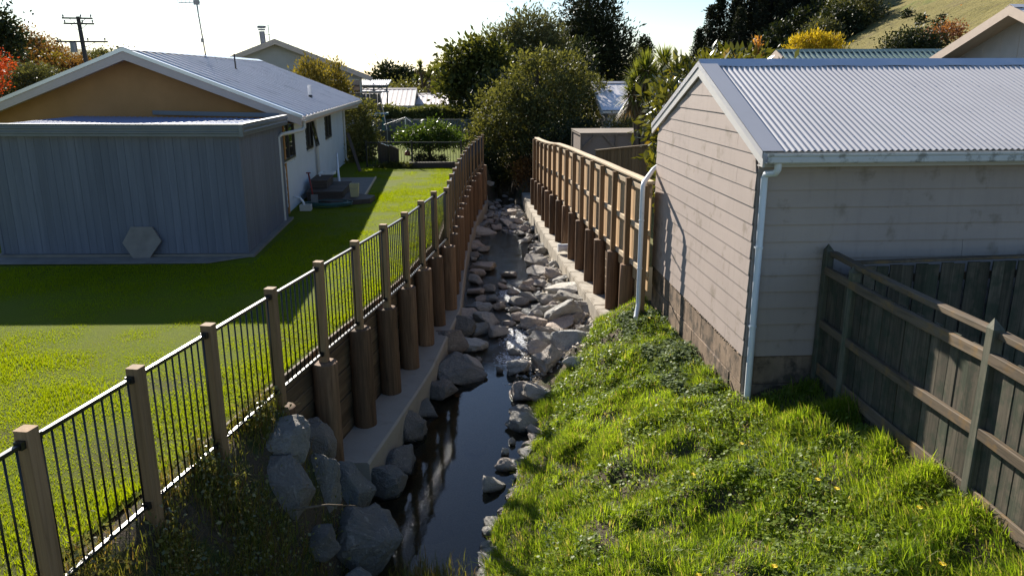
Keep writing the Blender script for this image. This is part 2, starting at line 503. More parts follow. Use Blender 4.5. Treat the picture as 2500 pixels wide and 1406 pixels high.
# --- water: clear, dark, mirror-like at a low angle
t = NT('stream_water')
w = t.world()
r1 = t.noise(t.world((1, 0.55, 1)), 2.2, 3, 0.5)
r2n = t.noise(t.world((1, 0.6, 1)), 16, 3, 0.6, 0.8)
sep = t.n('ShaderNodeSeparateXYZ'); t.l(w, sep.inputs[0])
rough_zone = t.math('MULTIPLY', t.maprange(sep.outputs['Y'], 13.6, 15.2, 0.0, 1.0), t.maprange(sep.outputs['Y'], 19.5, 21.5, 1.0, 0.25))
h = t.math('ADD', t.math('MULTIPLY', r1, 0.10), t.math('MULTIPLY', r2n, t.math('ADD', t.math('MULTIPLY', rough_zone, 3.2), 0.03)))
nb0 = t.bump(h, 0.30, 0.055)
chop = t.math('MULTIPLY', t.noise(t.world((1, 0.7, 1)), 26, 3, 0.65, 1.0), t.math('MULTIPLY', rough_zone, t.maprange(t.noise(w, 1.7, 2), 0.36, 0.5, 0.15, 1.0)))
nbn = t.n('ShaderNodeBump'); nbn.inputs['Strength'].default_value = 1.0; nbn.inputs['Distance'].default_value = 0.035
t.l(chop, nbn.inputs['Height']); t.l(nb0, nbn.inputs['Normal']); nb = nbn.outputs[0]
gl = t.n('ShaderNodeBsdfGlossy'); t.l(t.maprange(rough_zone, 0, 1, 0.02, 0.24), gl.inputs['Roughness']); gl.inputs['Color'].default_value = (0.95, 0.97, 1, 1)
t.l(nb, gl.inputs['Normal'])
tp = t.n('ShaderNodeBsdfTransparent'); tp.inputs[0].default_value = (0.60, 0.57, 0.45, 1)
fr = t.n('ShaderNodeFresnel'); fr.inputs[0].default_value = 1.34; t.l(nb, fr.inputs['Normal'])
mx = t.n('ShaderNodeMixShader'); t.l(fr.outputs[0], mx.inputs[0]); t.l(tp.outputs[0], mx.inputs[1]); t.l(gl.outputs[0], mx.inputs[2])
# white patches on the tumbling water, painted in for its sun glints
glint = None
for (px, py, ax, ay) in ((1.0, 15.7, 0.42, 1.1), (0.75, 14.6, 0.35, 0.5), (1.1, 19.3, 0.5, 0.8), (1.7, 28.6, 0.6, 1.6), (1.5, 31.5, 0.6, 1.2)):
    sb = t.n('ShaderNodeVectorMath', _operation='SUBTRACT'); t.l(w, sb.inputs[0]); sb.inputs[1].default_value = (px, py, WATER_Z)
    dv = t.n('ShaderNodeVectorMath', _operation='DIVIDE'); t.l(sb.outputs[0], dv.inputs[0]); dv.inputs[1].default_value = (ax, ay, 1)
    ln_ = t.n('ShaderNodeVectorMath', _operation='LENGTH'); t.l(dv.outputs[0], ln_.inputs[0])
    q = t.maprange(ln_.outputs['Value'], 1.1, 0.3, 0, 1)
    glint = q if glint is None else t.math('MAXIMUM', glint, q)
fz = t.math('ADD', t.noise(t.world((1, 0.8, 1)), 15, 4, 0.65, 1.5), t.math('MULTIPLY', glint, 0.17))
glint_mask = t.math('MULTIPLY', t.maprange(fz, 0.60, 0.68, 0, 0.9), t.maprange(glint, 0.0, 0.15, 0, 1))
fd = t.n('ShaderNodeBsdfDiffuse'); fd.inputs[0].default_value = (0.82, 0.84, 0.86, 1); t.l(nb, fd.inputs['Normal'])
mx2 = t.n('ShaderNodeMixShader'); t.l(glint_mask, mx2.inputs[0]); t.l(mx.outputs[0], mx2.inputs[1]); t.l(fd.outputs[0], mx2.inputs[2])
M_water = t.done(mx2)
wy_ = np.concatenate([np.linspace(-6, 33.5, 80), np.linspace(34, 47, 14)])
XW = np.stack([xl(wy_) - 0.05, (xl(wy_) + xr_wall(wy_)) / 2, xr_wall(wy_) + 0.15], 1)
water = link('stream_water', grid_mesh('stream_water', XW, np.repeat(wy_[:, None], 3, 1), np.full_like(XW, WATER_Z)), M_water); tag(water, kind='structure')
# ================================================================== left retaining wall and black panel fence
def left_dir(y):
    d = Vector((float(xl(y + 0.15) - xl(y - 0.15)), 0.30, 0)).normalized(); return d
post_ys = [y for y in LY if 2 < y < 33]
wall = thing('retaining_wall', 'dark timber pole retaining wall with board lagging below the black rail fence', 'retaining wall', (-1.8, 9.5, -1.5))
W0 = Vector(wall.location)
def at_parent(o, par):
    o.parent = par; o.matrix_parent_inverse = Matrix.Translation(-Vector(par.location)); return o

# round piles
def pile_mesh(name, r, h, seed, n=20):
    rg = np.random.default_rng(seed)
    zs = np.linspace(0, h, 7); zs = np.append(zs, [h + 0.001])
    V = []; F = []
    for k, z in enumerate(zs):
        rr = r * (1.03 - 0.06 * z / h) * (1 if k < len(zs) - 1 else 0.93)
        for j in range(n):
            a = 2 * math.pi * j / n
            q = rr * (1 + 0.02 * math.sin(3 * a + seed) + 0.012 * rg.normal())
            V.append((q * math.cos(a), q * math.sin(a), z + (0.008 if k == len(zs) - 1 else 0)))
    for k in range(len(zs) - 1):
        for j in range(n):
            F.append((k * n + j, k * n + (j + 1) % n, (k + 1) * n + (j + 1) % n, (k + 1) * n + j))
    V.append((0, 0, h + 0.012)); c = len(V) - 1; b = (len(zs) - 1) * n
    F += [(b + j, b + (j + 1) % n, c) for j in range(n)]
    me = bpy.data.meshes.new(name); me.from_pydata(V, [], F)
    me.polygons.foreach_set('use_smooth', [True] * len(me.polygons)); me.set_sharp_from_angle(angle=rad(40)); me.update()
    return me
pile_meshes = [pile_mesh('pile', 0.16, 2.55, s) for s in range(4)]
for me in pile_meshes: me.materials.append(M_pile)
for i, y in enumerate(post_ys):
    if y < 8.0: continue
    top = -0.07 if y < 16 else -0.12
    o = link('pile', pile_meshes[i % 4]); at_parent(o, wall)
    o.location = (float(xl(y)) + 0.02, y, top - 2.55 - (0.06 if y < 9 else 0) + 0.03 * math.sin(i * 2.1)); o.rotation_euler = (0.012 * math.sin(i), 0.015 * math.cos(i * 1.7), i * 1.3)
# lagging boards between piles (behind them)
lag = MB().beam((0, -0.61, 0), (0, 0.61, 0), 0.05, 0.192, 0.008).mesh('lagging_board'); lag.materials.append(M_lag)
for i in range(len(post_ys) - 1):
    y0, y1 = post_ys[i], post_ys[i + 1]
    if y0 < 6.9: continue
    p0 = Vector((float(xl(y0)), y0, 0)); p1 = Vector((float(xl(y1)), y1, 0))
    d = (p1 - p0); L = d.length; mid = (p0 + p1) / 2 + Vector((-0.175, 0.04, 0))
    ang = math.atan2(-d.x, d.y)
    nb_ = 8 if y0 > 8 else 4
    for k in range(nb_):
        if y0 > 24 and k > 4: continue
        o = link('lagging_board', lag); at_parent(o, wall)
        o.location = (mid.x + 0.008 * math.sin(i * 5 + k * 3), mid.y, -0.065 - 0.2 * k)
        o.rotation_euler = (0.006 * math.sin(i + k * 2), 0.03 * math.sin(k * 1.9 + i), ang)
        o.scale = (1, L / 1.2, 1)
# concrete footing ledge
led_y = np.linspace(9.5, 33.5, 60)
V = []; F = []
for y in led_y:
    wdt = float(np.interp(y, [9.5, 12.7, 16.9, 23, 34], [0.47, 0.41, 0.25, 0.20, 0.20]))
    xo = float(xl(y)) + wdt; xi = float(xl(y)) - 0.13
    V += [(xi, y, -2.35), (xo, y, -2.35), (xo, y, -1.53), (xo - 0.03, y, -1.50), (xi, y, -1.49)]
for i in range(len(led_y) - 1):
    for k in range(5):
        F.append((i * 5 + k, i * 5 + (k + 1) % 5, (i + 1) * 5 + (k + 1) % 5, (i + 1) * 5 + k))
F.append((0, 1, 2, 3, 4)); F.append(tuple((len(led_y) - 1) * 5 + k for k in (4, 3, 2, 1, 0)))
m_ = MB(); m_.add(V, F); o = m_.obj('concrete_footing', painted('damp_footing_concrete', (0.33, 0.30, 0.255), 0.85, 0.2, 0.10, 2, dirt=((0.20, 0.175, 0.14), 2.0, 0.55, 0.45), bump=0.12, bscale=60)); at_parent(o, wall)

# the fence itself
fence = thing('panel_fence', 'black metal panel fence on brown timber posts along the lawn edge', 'fence', (-1.8, 9.5, 0))
postm = MB(); postm.extrude(rect(0.105, 0.105, 0.006), (0, 0, 0), (0, 0, 1), (0, 1, 0)); postm = postm.mesh('post'); postm.materials.append(M_post)
bal = MB().tube([(0, 0, 0), (0, 0, 1)], 0.0085, 8).mesh('baluster', smooth=True); bal.materials.append(M_black)
brk = MB().box((-0.028, -0.02, -0.025), (0.028, 0.02, 0.028)).mesh('rail_bracket'); brk.materials.append(M_black)
def fence_top(y): return 1.22 if y < 16 else 1.13
for i, y in enumerate(post_ys):
    x = float(xl(y)); d = left_dir(y); top = fence_top(y)
    base = -0.55 if y < 8.0 else -0.12
    o = link('post', postm); at_parent(o, fence); o.location = (x, y, base); o.scale = (1, 1, top - base)
    o.rotation_euler = (0.006 * math.sin(i * 3), 0.006 * math.cos(i * 2), math.atan2(-d.x, d.y))
    if i + 1 < len(post_ys):
        y1 = post_ys[i + 1]; p0 = Vector((x, y, 0)); p1 = Vector((float(xl(y1)), y1, 0))
        ztop = min(top, fence_top(y1)) - 0.085; zb = 0.055
        dd = (p1 - p0).normalized(); a = p0 + dd * 0.053; b = p1 - dd * 0.053
        mb = MB(); mb.beam(a + Vector((0, 0, zb)), b + Vector((0, 0, zb)), 0.038, 0.028, 0.004)
        at_parent(mb.obj('bottom_rail', M_black), fence)
        mb = MB(); mb.beam(a + Vector((0, 0, ztop)), b + Vector((0, 0, ztop)), 0.04, 0.03, 0.004)
        pan = mb.obj('top_rail', M_black); at_parent(pan, fence)
        n = 10
        ang = math.atan2(-dd.x, dd.y)
        for k in range(n):
            q = a.lerp(b, (k + 0.5) / n)
            bo = link('baluster', bal, parent=pan); bo.location = (q.x, q.y, zb + 0.014); bo.scale = (1, 1, ztop - zb - 0.028)
        if i < 12:
            for q, s in ((a, 1), (b, -1)):
                for zz in (ztop, zb):
                    bo = link('rail_bracket', brk, parent=pan); bo.location = (q.x + dd.x * 0.02 * s, q.y + dd.y * 0.02 * s, zz); bo.rotation_euler = (0, 0, ang)

# ================================================================== right retaining wall and new timber fence
rwall = thing('retaining_wall', 'brown timber pole retaining wall with pale concrete footing below the new paling fence', 'retaining wall', (2.9, 18, -1.5))
rp_meshes = [pile_mesh('pile', 0.135, 2.2, 10 + s) for s in range(4)]
for me in rp_meshes: me.materials.append(M_pile)
R_tops = [-0.22, -0.21, -0.20, -0.20, -0.20, -0.20, -0.20, -0.22, -0.24, -0.27, -0.31, -0.36, -0.42, -0.48]
for i in range(14):
    y = 15.05 + 1.2 * i
    o = link('pile', rp_meshes[i % 4]); at_parent(o, rwall)
    o.location = (float(xr_wall(y)), y, R_tops[i] - 2.2); o.rotation_euler = (0.01 * math.sin(i * 2), 0.01 * math.cos(i), i * 0.9)
rlag = MB().beam((0, -0.61, 0), (0, 0.61, 0), 0.05, 0.192, 0.008).mesh('lagging_board'); rlag.materials.append(M_lag)
for i in range(13):
    y = 15.65 + 1.2 * i
    d = Vector((float(xr_wall(y + 0.6) - xr_wall(y - 0.6)), 1.2, 0))
    for k in range(6):
        o = link('lagging_board', rlag); at_parent(o, rwall)
        o.location = (float(xr_wall(y)) + 0.17, y, R_tops[i] - 0.16 - 0.2 * k); o.rotation_euler = (0.005 * math.sin(i * k), 0.02 * math.sin(k + i), math.atan2(-d.x, d.y))
ly = np.arange(15.5, 33.4, 1.02)
for i, y in enumerate(ly):
    xo0 = float(np.interp(y, [15.9, 19.1, 23.4, 28.2, 33], [2.75, 2.60, 2.43, 2.33, 2.32]))
    xo1 = float(np.interp(y + 1.0, [15.9, 19.1, 23.4, 28.2, 33], [2.75, 2.60, 2.43, 2.33, 2.32]))
    j = 0.005 * math.sin(i * 2.7); zt = -1.47 + 0.004 * math.sin(i * 1.3)
    pts = [(xo0 + j, y + 0.012), (xo1 + j, y + 1.0), (float(xr_wall(y + 1)) + 0.13, y + 1.0), (float(xr_wall(y)) + 0.13, y + 0.012)]
    mb = MB(); mb.poly_slab([(a, b, -2.3) for a, b in pts], (0, 0, zt - 0.02 + 2.3))
    cx = sum(p[0] for p in pts) / 4; cy = sum(p[1] for p in pts) / 4
    mb.poly_slab([(cx + (a - cx) * 0.93, cy + (b - cy) * 0.985, zt - 0.02) for a, b in pts], (0, 0, 0.02))
    o = mb.obj('footing_block', M_conc); at_parent(o, rwall)
# white drain stub through the wall
dr = thing('drain_pipe', 'grey plastic drain stub poking out between the right-hand wall piles', 'pipe', (2.62, 21.7, -1.30))
mb = MB(); mb.tube([(-0.10, 0, 0), (0.55, 0, 0.02)], [0.105, 0.105], 18); mb.obj('pipe_body', M_pvc, dr, smooth=True, angle=40)
mb = MB(); mb.tube([(-0.11, 0, 0), (-0.02, 0, 0)], [0.118, 0.118], 18); mb.obj('pipe_collar', M_pvc, dr, smooth=True, angle=40)

rf = thing('paling_fence', 'new pale timber paling fence with square posts above the right-hand stream wall', 'fence', (3.1, 18, 0))
RT_y = [13.85 + 1.2 * i for i in range(15)]
RT_z = [1.50, 1.49, 1.47, 1.46, 1.44, 1.42, 1.40, 1.38, 1.35, 1.31, 1.22, 1.15, 1.10, 1.06, 1.04]
npost = MB(); npost.extrude(rect(0.10, 0.10, 0.005), (0, 0, 0), (0, 0, 1), (0, 1, 0)); npost = npost.mesh('post'); npost.materials.append(M_newpost)
pale = MB(); pale.box((-0.010, -0.0735, 0), (0.010, 0.0735, 1)); pale = pale.mesh('paling'); pale.materials.append(M_newpale)
for i, y in enumerate(RT_y):
    x = float(xr_wall(y))
    base = -0.9 if i == 0 else R_tops[min(i - 1, 13)] - 0.05
    o = link('post', npost); at_parent(o, rf); o.location = (x + 0.01, y, base); o.scale = (1, 1, RT_z[i] - base)
    o.rotation_euler = (0.004 * math.sin(i * 5), 0.004 * math.cos(i * 3), 0.04)
    if i + 1 < len(RT_y):
        y1 = RT_y[i + 1]; x1 = float(xr_wall(y1)); z0, z1 = RT_z[i], RT_z[i + 1]
        for k, zz in enumerate((0.10, 0.86, 1.62)):
            a = Vector((x + 0.085, y - 0.01, z0 - zz)); b = Vector((x1 + 0.085, y1 - 0.01, z1 - zz))
            mb = MB(); mb.beam(a, b, 0.05, 0.095, 0.004); o = mb.obj('rail', M_newrail); at_parent(o, rf)
        for k in range(8):
            q = (k + 0.5) / 8
            xx = x + (x1 - x) * q + 0.122; yk = y + 1.2 * q; zt = z0 + (z1 - z0) * q + 0.02
            zb = -0.42 if i > 0 else -0.45
            o = link('paling', pale); at_parent(o, rf); o.location = (xx + 0.002 * (k % 2), yk, zb); o.scale = (1, 1 if (k + i) % 3 else 0.98, zt - zb); o.rotation_euler = (0.004 * math.sin(k * 7 + i), 0, 0.04)
        mb = MB(); mb.beam((x + 0.10, y - 0.004, z0 + 0.045), (x1 + 0.10, y1 - 0.008, z1 + 0.045), 0.16, 0.045, 0.005); o = mb.obj('cap_rail', M_newrail); at_parent(o, rf)
# ================================================================== garage
GX, GY0, GY1, GXE = 3.45, 9.27, 14.30, 12.6
gar = thing('garage', 'pale grey weatherboard garage with corrugated steel roof beside the stream', 'garage', (GX, GY0, -0.6))
G_APEX, G_EAVE = 3.40, 2.45
gs = (G_APEX - G_EAVE) / ((GY1 - GY0) / 2)
def g_lim(z):
    if z <= G_EAVE: return GY0, GY1
    d = (z - G_EAVE) / gs
    return GY0 + d, GY1 - d
def gpart(mb, name, mat, **k):
    o = mb.obj(name, mat, **k); return at_parent(o, gar)
rb = random.Random(3)
k = 0; z = -0.05
while z < G_APEX - 0.03:
    z1 = min(z + 0.225, G_APEX - 0.002)
    a0, b0 = g_lim(z); a1, b1 = g_lim(z1)
    cuts = []
    if z < 2.7:
        if k % 2 == 0: cuts = [10.0 + rb.uniform(-0.04, 0.04)] if k % 4 == 0 else [13.72 + rb.uniform(-.03, .03), 9.95]
        else: cuts = []
    edges = [a0] + sorted(c for c in cuts if a0 + 0.1 < c < b0 - 0.1) + [b0]
    for s in range(len(edges) - 1):
        y0 = edges[s] + (0.0025 if s > 0 else 0); y1 = edges[s + 1] - (0.0025 if s < len(edges) - 2 else 0)
        t0 = max(y0, a1) if s == 0 else y0; t1 = min(y1, b1) if s == len(edges) - 2 else y1
        j = rb.uniform(-0.0012, 0.0012)
        zb = z + rb.uniform(-0.001, 0.001)
        V = [(GX - 0.019 + j, y0, zb), (GX - 0.019 + j, y1, zb), (GX, y1, zb), (GX, y0, zb), (GX - 0.007 + j, t0, z1), (GX - 0.007 + j, t1, z1), (GX, t1, z1), (GX, t0, z1)]
        mb = MB(); mb.add(V, [(0, 1, 5, 4), (1, 2, 6, 5), (2, 3, 7, 6), (3, 0, 4, 7), (0, 3, 2, 1), (4, 5, 6, 7)])
        gpart(mb, 'weatherboard', M_wb)
    z += 0.21; k += 1
z = -0.05; k = 0
while z < G_EAVE - 0.02:
    z1 = min(z + 0.225, G_EAVE + 0.04)
    xs = [GX + 0.004, GXE] if k % 3 else [GX + 0.004, 6.1 + 0.7 * (k % 2), GXE]
    for s in range(len(xs) - 1):
        xa = xs[s] + (0.0025 if s else 0); xb = xs[s + 1] - 0.0025
        mb = MB(); mb.add([(xa, GY0 - 0.030, z), (xb, GY0 - 0.030, z), (xb, GY0, z), (xa, GY0, z), (xa, GY0 - 0.007, z1), (xb, GY0 - 0.007, z1), (xb, GY0, z1), (xa, GY0, z1)],
                          [(0, 1, 5, 4), (1, 2, 6, 5), (2, 3, 7, 6), (3, 0, 4, 7), (0, 3, 2, 1), (4, 5, 6, 7)])
        gpart(mb, 'weatherboard', M_wb)
    z += 0.21; k += 1
mb = MB(); mb.poly_slab([(GX + 0.01, GY0 + 0.02, -1.0), (GX + 0.01, GY1, -1.0), (GX + 0.01, GY1, G_EAVE), (GX + 0.01, (GY0 + GY1) / 2, G_APEX - 0.02), (GX + 0.01, GY0 + 0.02, G_EAVE)], (GXE - GX - 0.02, 0, 0))
gpart(mb, 'wall_core', M_wb)
# foundation blocks
for row in range(3):
    zb = -0.06 - 0.38 * (row + 1)
    off = 0.45 if row % 2 else 0.0
    y = GY0 + 0.03 - off
    while y < GY1:
        ya, yb = max(y, GY0 + 0.03), min(y + 0.9, GY1)
        if yb - ya > 0.08:
            j = rb.uniform(-0.006, 0.008)
            mb = MB(); mb.beam((GX - 0.005 + j + 0.06, ya + 0.004, zb + 0.19), (GX - 0.005 + j + 0.06, yb - 0.004, zb + 0.19), 0.12, 0.372 , 0.010)
            gpart(mb, 'foundation_block', M_found)
        y += 0.9
    x = GX + 0.13 - off * 0.6
    while x < 8.5:
        xa, xb = max(x, GX + 0.13), x + 0.9
        mb = MB(); mb.beam((xa + 0.004, GY0 + 0.055, zb + 0.19), (xb - 0.004, GY0 + 0.055, zb + 0.19), 0.12, 0.372, 0.010)
        gpart(mb, 'foundation_block', M_found); x += 0.9
# mortar line crumbling under the lowest board
mb = MB()
for i in range(60):
    y = GY0 + 0.1 + i * 0.083
    mb.tube([(GX - 0.012 + rb.uniform(-.006, .01), y, -0.062), (GX - 0.012, y + rb.uniform(0.03, 0.075), -0.068 + rb.uniform(-.008, .006))], [rb.uniform(0.006, 0.016), rb.uniform(0.004, 0.012)], 6)
gpart(mb, 'mortar_bead', M_found, smooth=True)['kind'] = 'stuff'

# corrugated roof
RY0, RYR, RZ0, RZR = 9.00, (GY0 + GY1) / 2, 2.535, 3.555
def corrugated(x0, x1, p_low, p_high, pitch, amp, seg=8, rows=3, jitter=0.0):
    """sheet running from the eave point to the ridge point, waves along x; p = (y, z)"""
    n = int((x1 - x0) / pitch * seg)
    xs = np.linspace(x0, x1, n + 1)
    nl = np.array([-(p_high[1] - p_low[1]), p_high[0] - p_low[0]]); nl = nl / np.linalg.norm(nl)
    if nl[1] < 0: nl = -nl
    wv = amp * np.sin(2 * np.pi * (xs - x0) / pitch)
    Xs = []; Ys = []; Zs = []
    for r in range(rows):
        q = r / (rows - 1)
        y = p_low[0] + (p_high[0] - p_low[0]) * q; z = p_low[1] + (p_high[1] - p_low[1]) * q
        Xs.append(xs); Ys.append(y + nl[0] * wv); Zs.append(z + nl[1] * wv)
    return np.array(Xs), np.array(Ys), np.array(Zs)
Xc, Yc, Zc = corrugated(GX + 0.0, GXE + 0.2, (RY0 - 0.01, RZ0), (RYR, RZR), 0.076, 0.0095)
o = link('roof_sheet', grid_mesh('roof_sheet', Xc, Yc, Zc), M_zinc); at_parent(o, gar)
Xc, Yc, Zc = corrugated(GX + 0.0, GXE + 0.2, (GY1 + 0.27, RZ0), (RYR, RZR), 0.076, 0.0095)
o = link('roof_sheet', grid_mesh('roof_sheet', Xc, Yc, Zc), M_zinc); at_parent(o, gar)
# ridge capping, slightly scalloped edge
mb = MB()
nx = 60
for s in (-1, 1):
    pts = []
    for i in range(nx):
        x0 = GX - 0.06 + (GXE + 0.2 - GX) * i / nx; x1 = GX - 0.06 + (GXE + 0.2 - GX) * (i + 1) / nx
        e0 = 0.006 * math.sin(i * 1.1); e1 = 0.006 * math.sin((i + 1) * 1.1)
        mb.add([(x0, RYR, RZR + 0.055), (x1, RYR, RZR + 0.055), (x1, RYR + s * 0.165, RZR - 0.046 + e1), (x0, RYR + s * 0.165, RZR - 0.046 + e0),
                (x0, RYR, RZR + 0.050), (x1, RYR, RZR + 0.050), (x1, RYR + s * 0.163, RZR - 0.051 + e1), (x0, RYR + s * 0.163, RZR - 0.051 + e0)],
               [(0, 1, 2, 3), (7, 6, 5, 4), (2, 6, 7, 3)])
gpart(mb, 'ridge_capping', M_ridge)
# barge boards and flat barge flashing
rs = (RZR - RZ0) / (RYR - RY0)
for s, ye in ((-1, RY0 - 0.02), (1, 2 * RYR - RY0 + 0.02)):
    mb = MB()
    ez = RZ0 - 0.01
    mb.poly_slab([(GX - 0.055, ye, ez - 0.005), (GX - 0.055, RYR, RZR + 0.005), (GX - 0.055, RYR, RZR - 0.185), (GX - 0.055, ye, ez - 0.175)], (0.028, 0, 0))
    gpart(mb, 'barge_board', M_trim)
    mb = MB()
    nrm = Vector((0, -rs if s < 0 else rs, 1)).normalized()
    a = Vector((GX - 0.068, ye, ez)) + nrm * 0.017; b = Vector((GX - 0.068, RYR, RZR + 0.012)) + nrm * 0.017
    w_ = Vector((0.25, 0, 0))
    mb.poly_slab([a, b, b + w_, a + w_], -nrm * 0.004)
    lip = Vector((0, 0, -0.085))
    mb.poly_slab([a, b, b + lip, a + lip], (0.004, 0, 0))
    gpart(mb, 'barge_flashing', M_zinc)
# screws
sc_mesh = MB().tube([(0, 0, 0), (0, 0, 0.012)], [0.009, 0.006], 8).mesh('roof_screw'); sc_mesh.materials.append(M_ridge)
for q in (0.12, 0.42, 0.72):
    for i in range(26):
        x = GX + 0.019 + 0.076 * (4 * i + 3)
        o = link('roof_screw', sc_mesh); at_parent(o, gar); o.location = (x, RY0 + (RYR - RY0) * q, RZ0 + (RZR - RZ0) * q + 0.008)
# fascia, gutter
mb = MB(); mb.box((GX - 0.02, GY0 - 0.21, RZ0 - 0.19), (GXE, GY0 - 0.185, RZ0 - 0.015)); gpart(mb, 'fascia', M_trim)
mb = MB(); mb.box((GX - 0.02, GY0 - 0.184, RZ0 - 0.19), (GXE, GY0 - 0.026, RZ0 - 0.18)); gpart(mb, 'soffit', M_trim)
prof = [(-0.06, -0.06), (0.05, -0.06), (0.062, -0.045), (0.062, 0.0), (0.052, 0.01), (0.066, 0.03), (0.066, 0.052), (0.056, 0.052), (0.054, -0.04), (-0.05, -0.05), (-0.052, 0.045), (-0.06, 0.045)]
M_gut = painted('weathered_gutter_paint', (0.56, 0.56, 0.55), 0.5, 0.4, 0.06, dirt=((0.16, 0.15, 0.12), 7, 0.52, 0.7), bump=0.05)
mb = MB(); mb.extrude(prof, (GX - 0.03, RY0 - 0.045, RZ0 - 0.075), (GXE, RY0 - 0.045, RZ0 - 0.075)); gpart(mb, 'gutter', M_gut)
dp = MB(); dp.tube([(3.57, RY0 - 0.045, RZ0 - 0.12), (3.57, RY0 - 0.045, RZ0 - 0.21), (3.555, RY0 - 0.02, RZ0 - 0.25), (3.52, GY0 - 0.10, RZ0 - 0.28), (3.51, GY0 - 0.085, RZ0 - 0.33), (3.51, GY0 - 0.085, -0.85)], 0.041, 16)
gpart(dp, 'downpipe', M_pvc, smooth=True, angle=50)
for zz in (1.35, 0.35):
    mb = MB(); mb.tube([(3.51, GY0 - 0.085, zz), (3.51, GY0 - 0.085, zz + 0.03)], 0.047, 16); mb.beam((3.46, GY0 - 0.06, zz + 0.015), (3.50, GY0 - 0.06, zz + 0.015), 0.03, 0.02); gpart(mb, 'pipe_bracket', M_pvc)
dp = MB(); dp.tube([(3.62, 14.44, 1.86), (3.40, 14.36, 1.72), (3.02, 13.42, 1.60), (2.995, 13.36, 1.55), (2.99, 13.34, 1.45), (2.99, 13.34, -0.50), (2.985, 13.32, -0.56), (2.90, 13.10, -0.72)], 0.041, 16)
gpart(dp, 'downpipe', M_pvc, smooth=True, angle=50)
for zz in (0.95, 0.10):
    mb = MB(); mb.tube([(2.99, 13.34, zz), (2.99, 13.34, zz + 0.025)], 0.047, 16); mb.beam((3.0, 13.36, zz + 0.012), (3.12, 13.8, zz + 0.012), 0.012, 0.02); gpart(mb, 'pipe_bracket', M_pvc)

# ================================================================== old fence in the right foreground
of = thing('weathered_fence', 'old mossy paling fence with sagging rails running from the garage to the right foreground', 'fence', (4.35, 7, -0.3))
def fpart(o, par=of): return at_parent(o, par)
for i, (y, zt) in enumerate(((9.14, 1.40), (8.45, 1.30), (6.02, 1.42), (3.75, 1.36))):
    mb = MB(); mb.extrude(rect(0.10, 0.11, 0.012), (4.35, y, -0.7), (4.35 + 0.012, y, zt - 0.08), (0, 1, 0))
    mb.add([(4.31, y - 0.05, zt - 0.079), (4.41, y - 0.05, zt - 0.079), (4.41, y + 0.05, zt - 0.079), (4.31, y + 0.05, zt - 0.079), (4.37, y + 0.045, zt)], [(0, 1, 4), (1, 2, 4), (2, 3, 4), (3, 0, 4)])
    fpart(mb.obj('post', M_oldpost))
segs = [(9.1, 6.06), (5.98, 3.79), (3.71, 1.2)]
for (ya, yb) in segs:
    for zz, h, d, nm, xx in ((1.295, 0.06, 0.09, 'cap_rail', 4.40), (1.09, 0.10, 0.05, 'rail', 4.335), (0.42, 0.10, 0.05, 'rail', 4.335), (-0.17, 0.15, 0.028, 'kick_board', 4.34)):
        mb = MB(); n = 6; prev = None
        for i in range(n):
            q0, q1 = i / n, (i + 1) / n
            s0 = -0.018 * math.sin(math.pi * q0); s1 = -0.018 * math.sin(math.pi * q1)
            mb.beam((xx, ya + (yb - ya) * q0, zz + s0), (xx, ya + (yb - ya) * q1, zz + s1), d, h, 0.006)
        fpart(mb.obj(nm, M_oldrail))
opale = MB(); opale.box((-0.009, -0.07, 0), (0.009, 0.07, 1)); opale = opale.mesh('paling'); opale.materials.append(M_oldpale)
y = 9.05; i = 0
while y > 1.2:
    o = link('paling', opale); fpart(o); o.location = (4.375 + 0.004 * math.sin(i * 2.2), y, -0.42); o.scale = (1, 1 + 0.04 * math.sin(i * 1.7), 1.54 + 0.02 * math.sin(i * 3.1)); o.rotation_euler = (0.008 * math.sin(i * 4.0), 0, 0.01 * math.sin(i))
    y -= 0.149; i += 1
of2 = thing('weathered_fence', 'grey weathered paling fence standing in the shade along the garage front', 'fence', (6, 8.7, -0.3))
def y2(x): return 8.72 - 0.02 * (x - 4.5)
i = 0; x = 4.52
while x < 9.5:
    o = link('paling', opale); at_parent(o, of2); o.location = (x, y2(x) + 0.004 * math.sin(i * 2.0), -0.42); o.scale = (1, 1, 1.64 + 0.055 * (x - 4.5) / 2 + 0.012 * math.sin(i * 2.9)); o.rotation_euler = (0, 0.01 * math.sin(i * 3.3), math.pi / 2)
    x += 0.152; i += 1
mb = MB(); mb.beam((4.45, 8.72, 1.27), (9.5, 8.62, 1.405), 0.09, 0.03, 0.004); at_parent(mb.obj('cap_rail', M_oldrail), of2)
mb = MB(); mb.beam((4.45, 8.78, 1.05), (9.5, 8.68, 1.18), 0.05, 0.09, 0.004); at_parent(mb.obj('rail', M_oldrail), of2)
for x in (4.6, 6.9, 9.2):
    mb = MB(); mb.extrude(rect(0.1, 0.1, 0.008), (x, y2(x) + 0.07, -0.6), (x, y2(x) + 0.07, 1.2), (0, 1, 0)); at_parent(mb.obj('post', M_oldpost), of2)
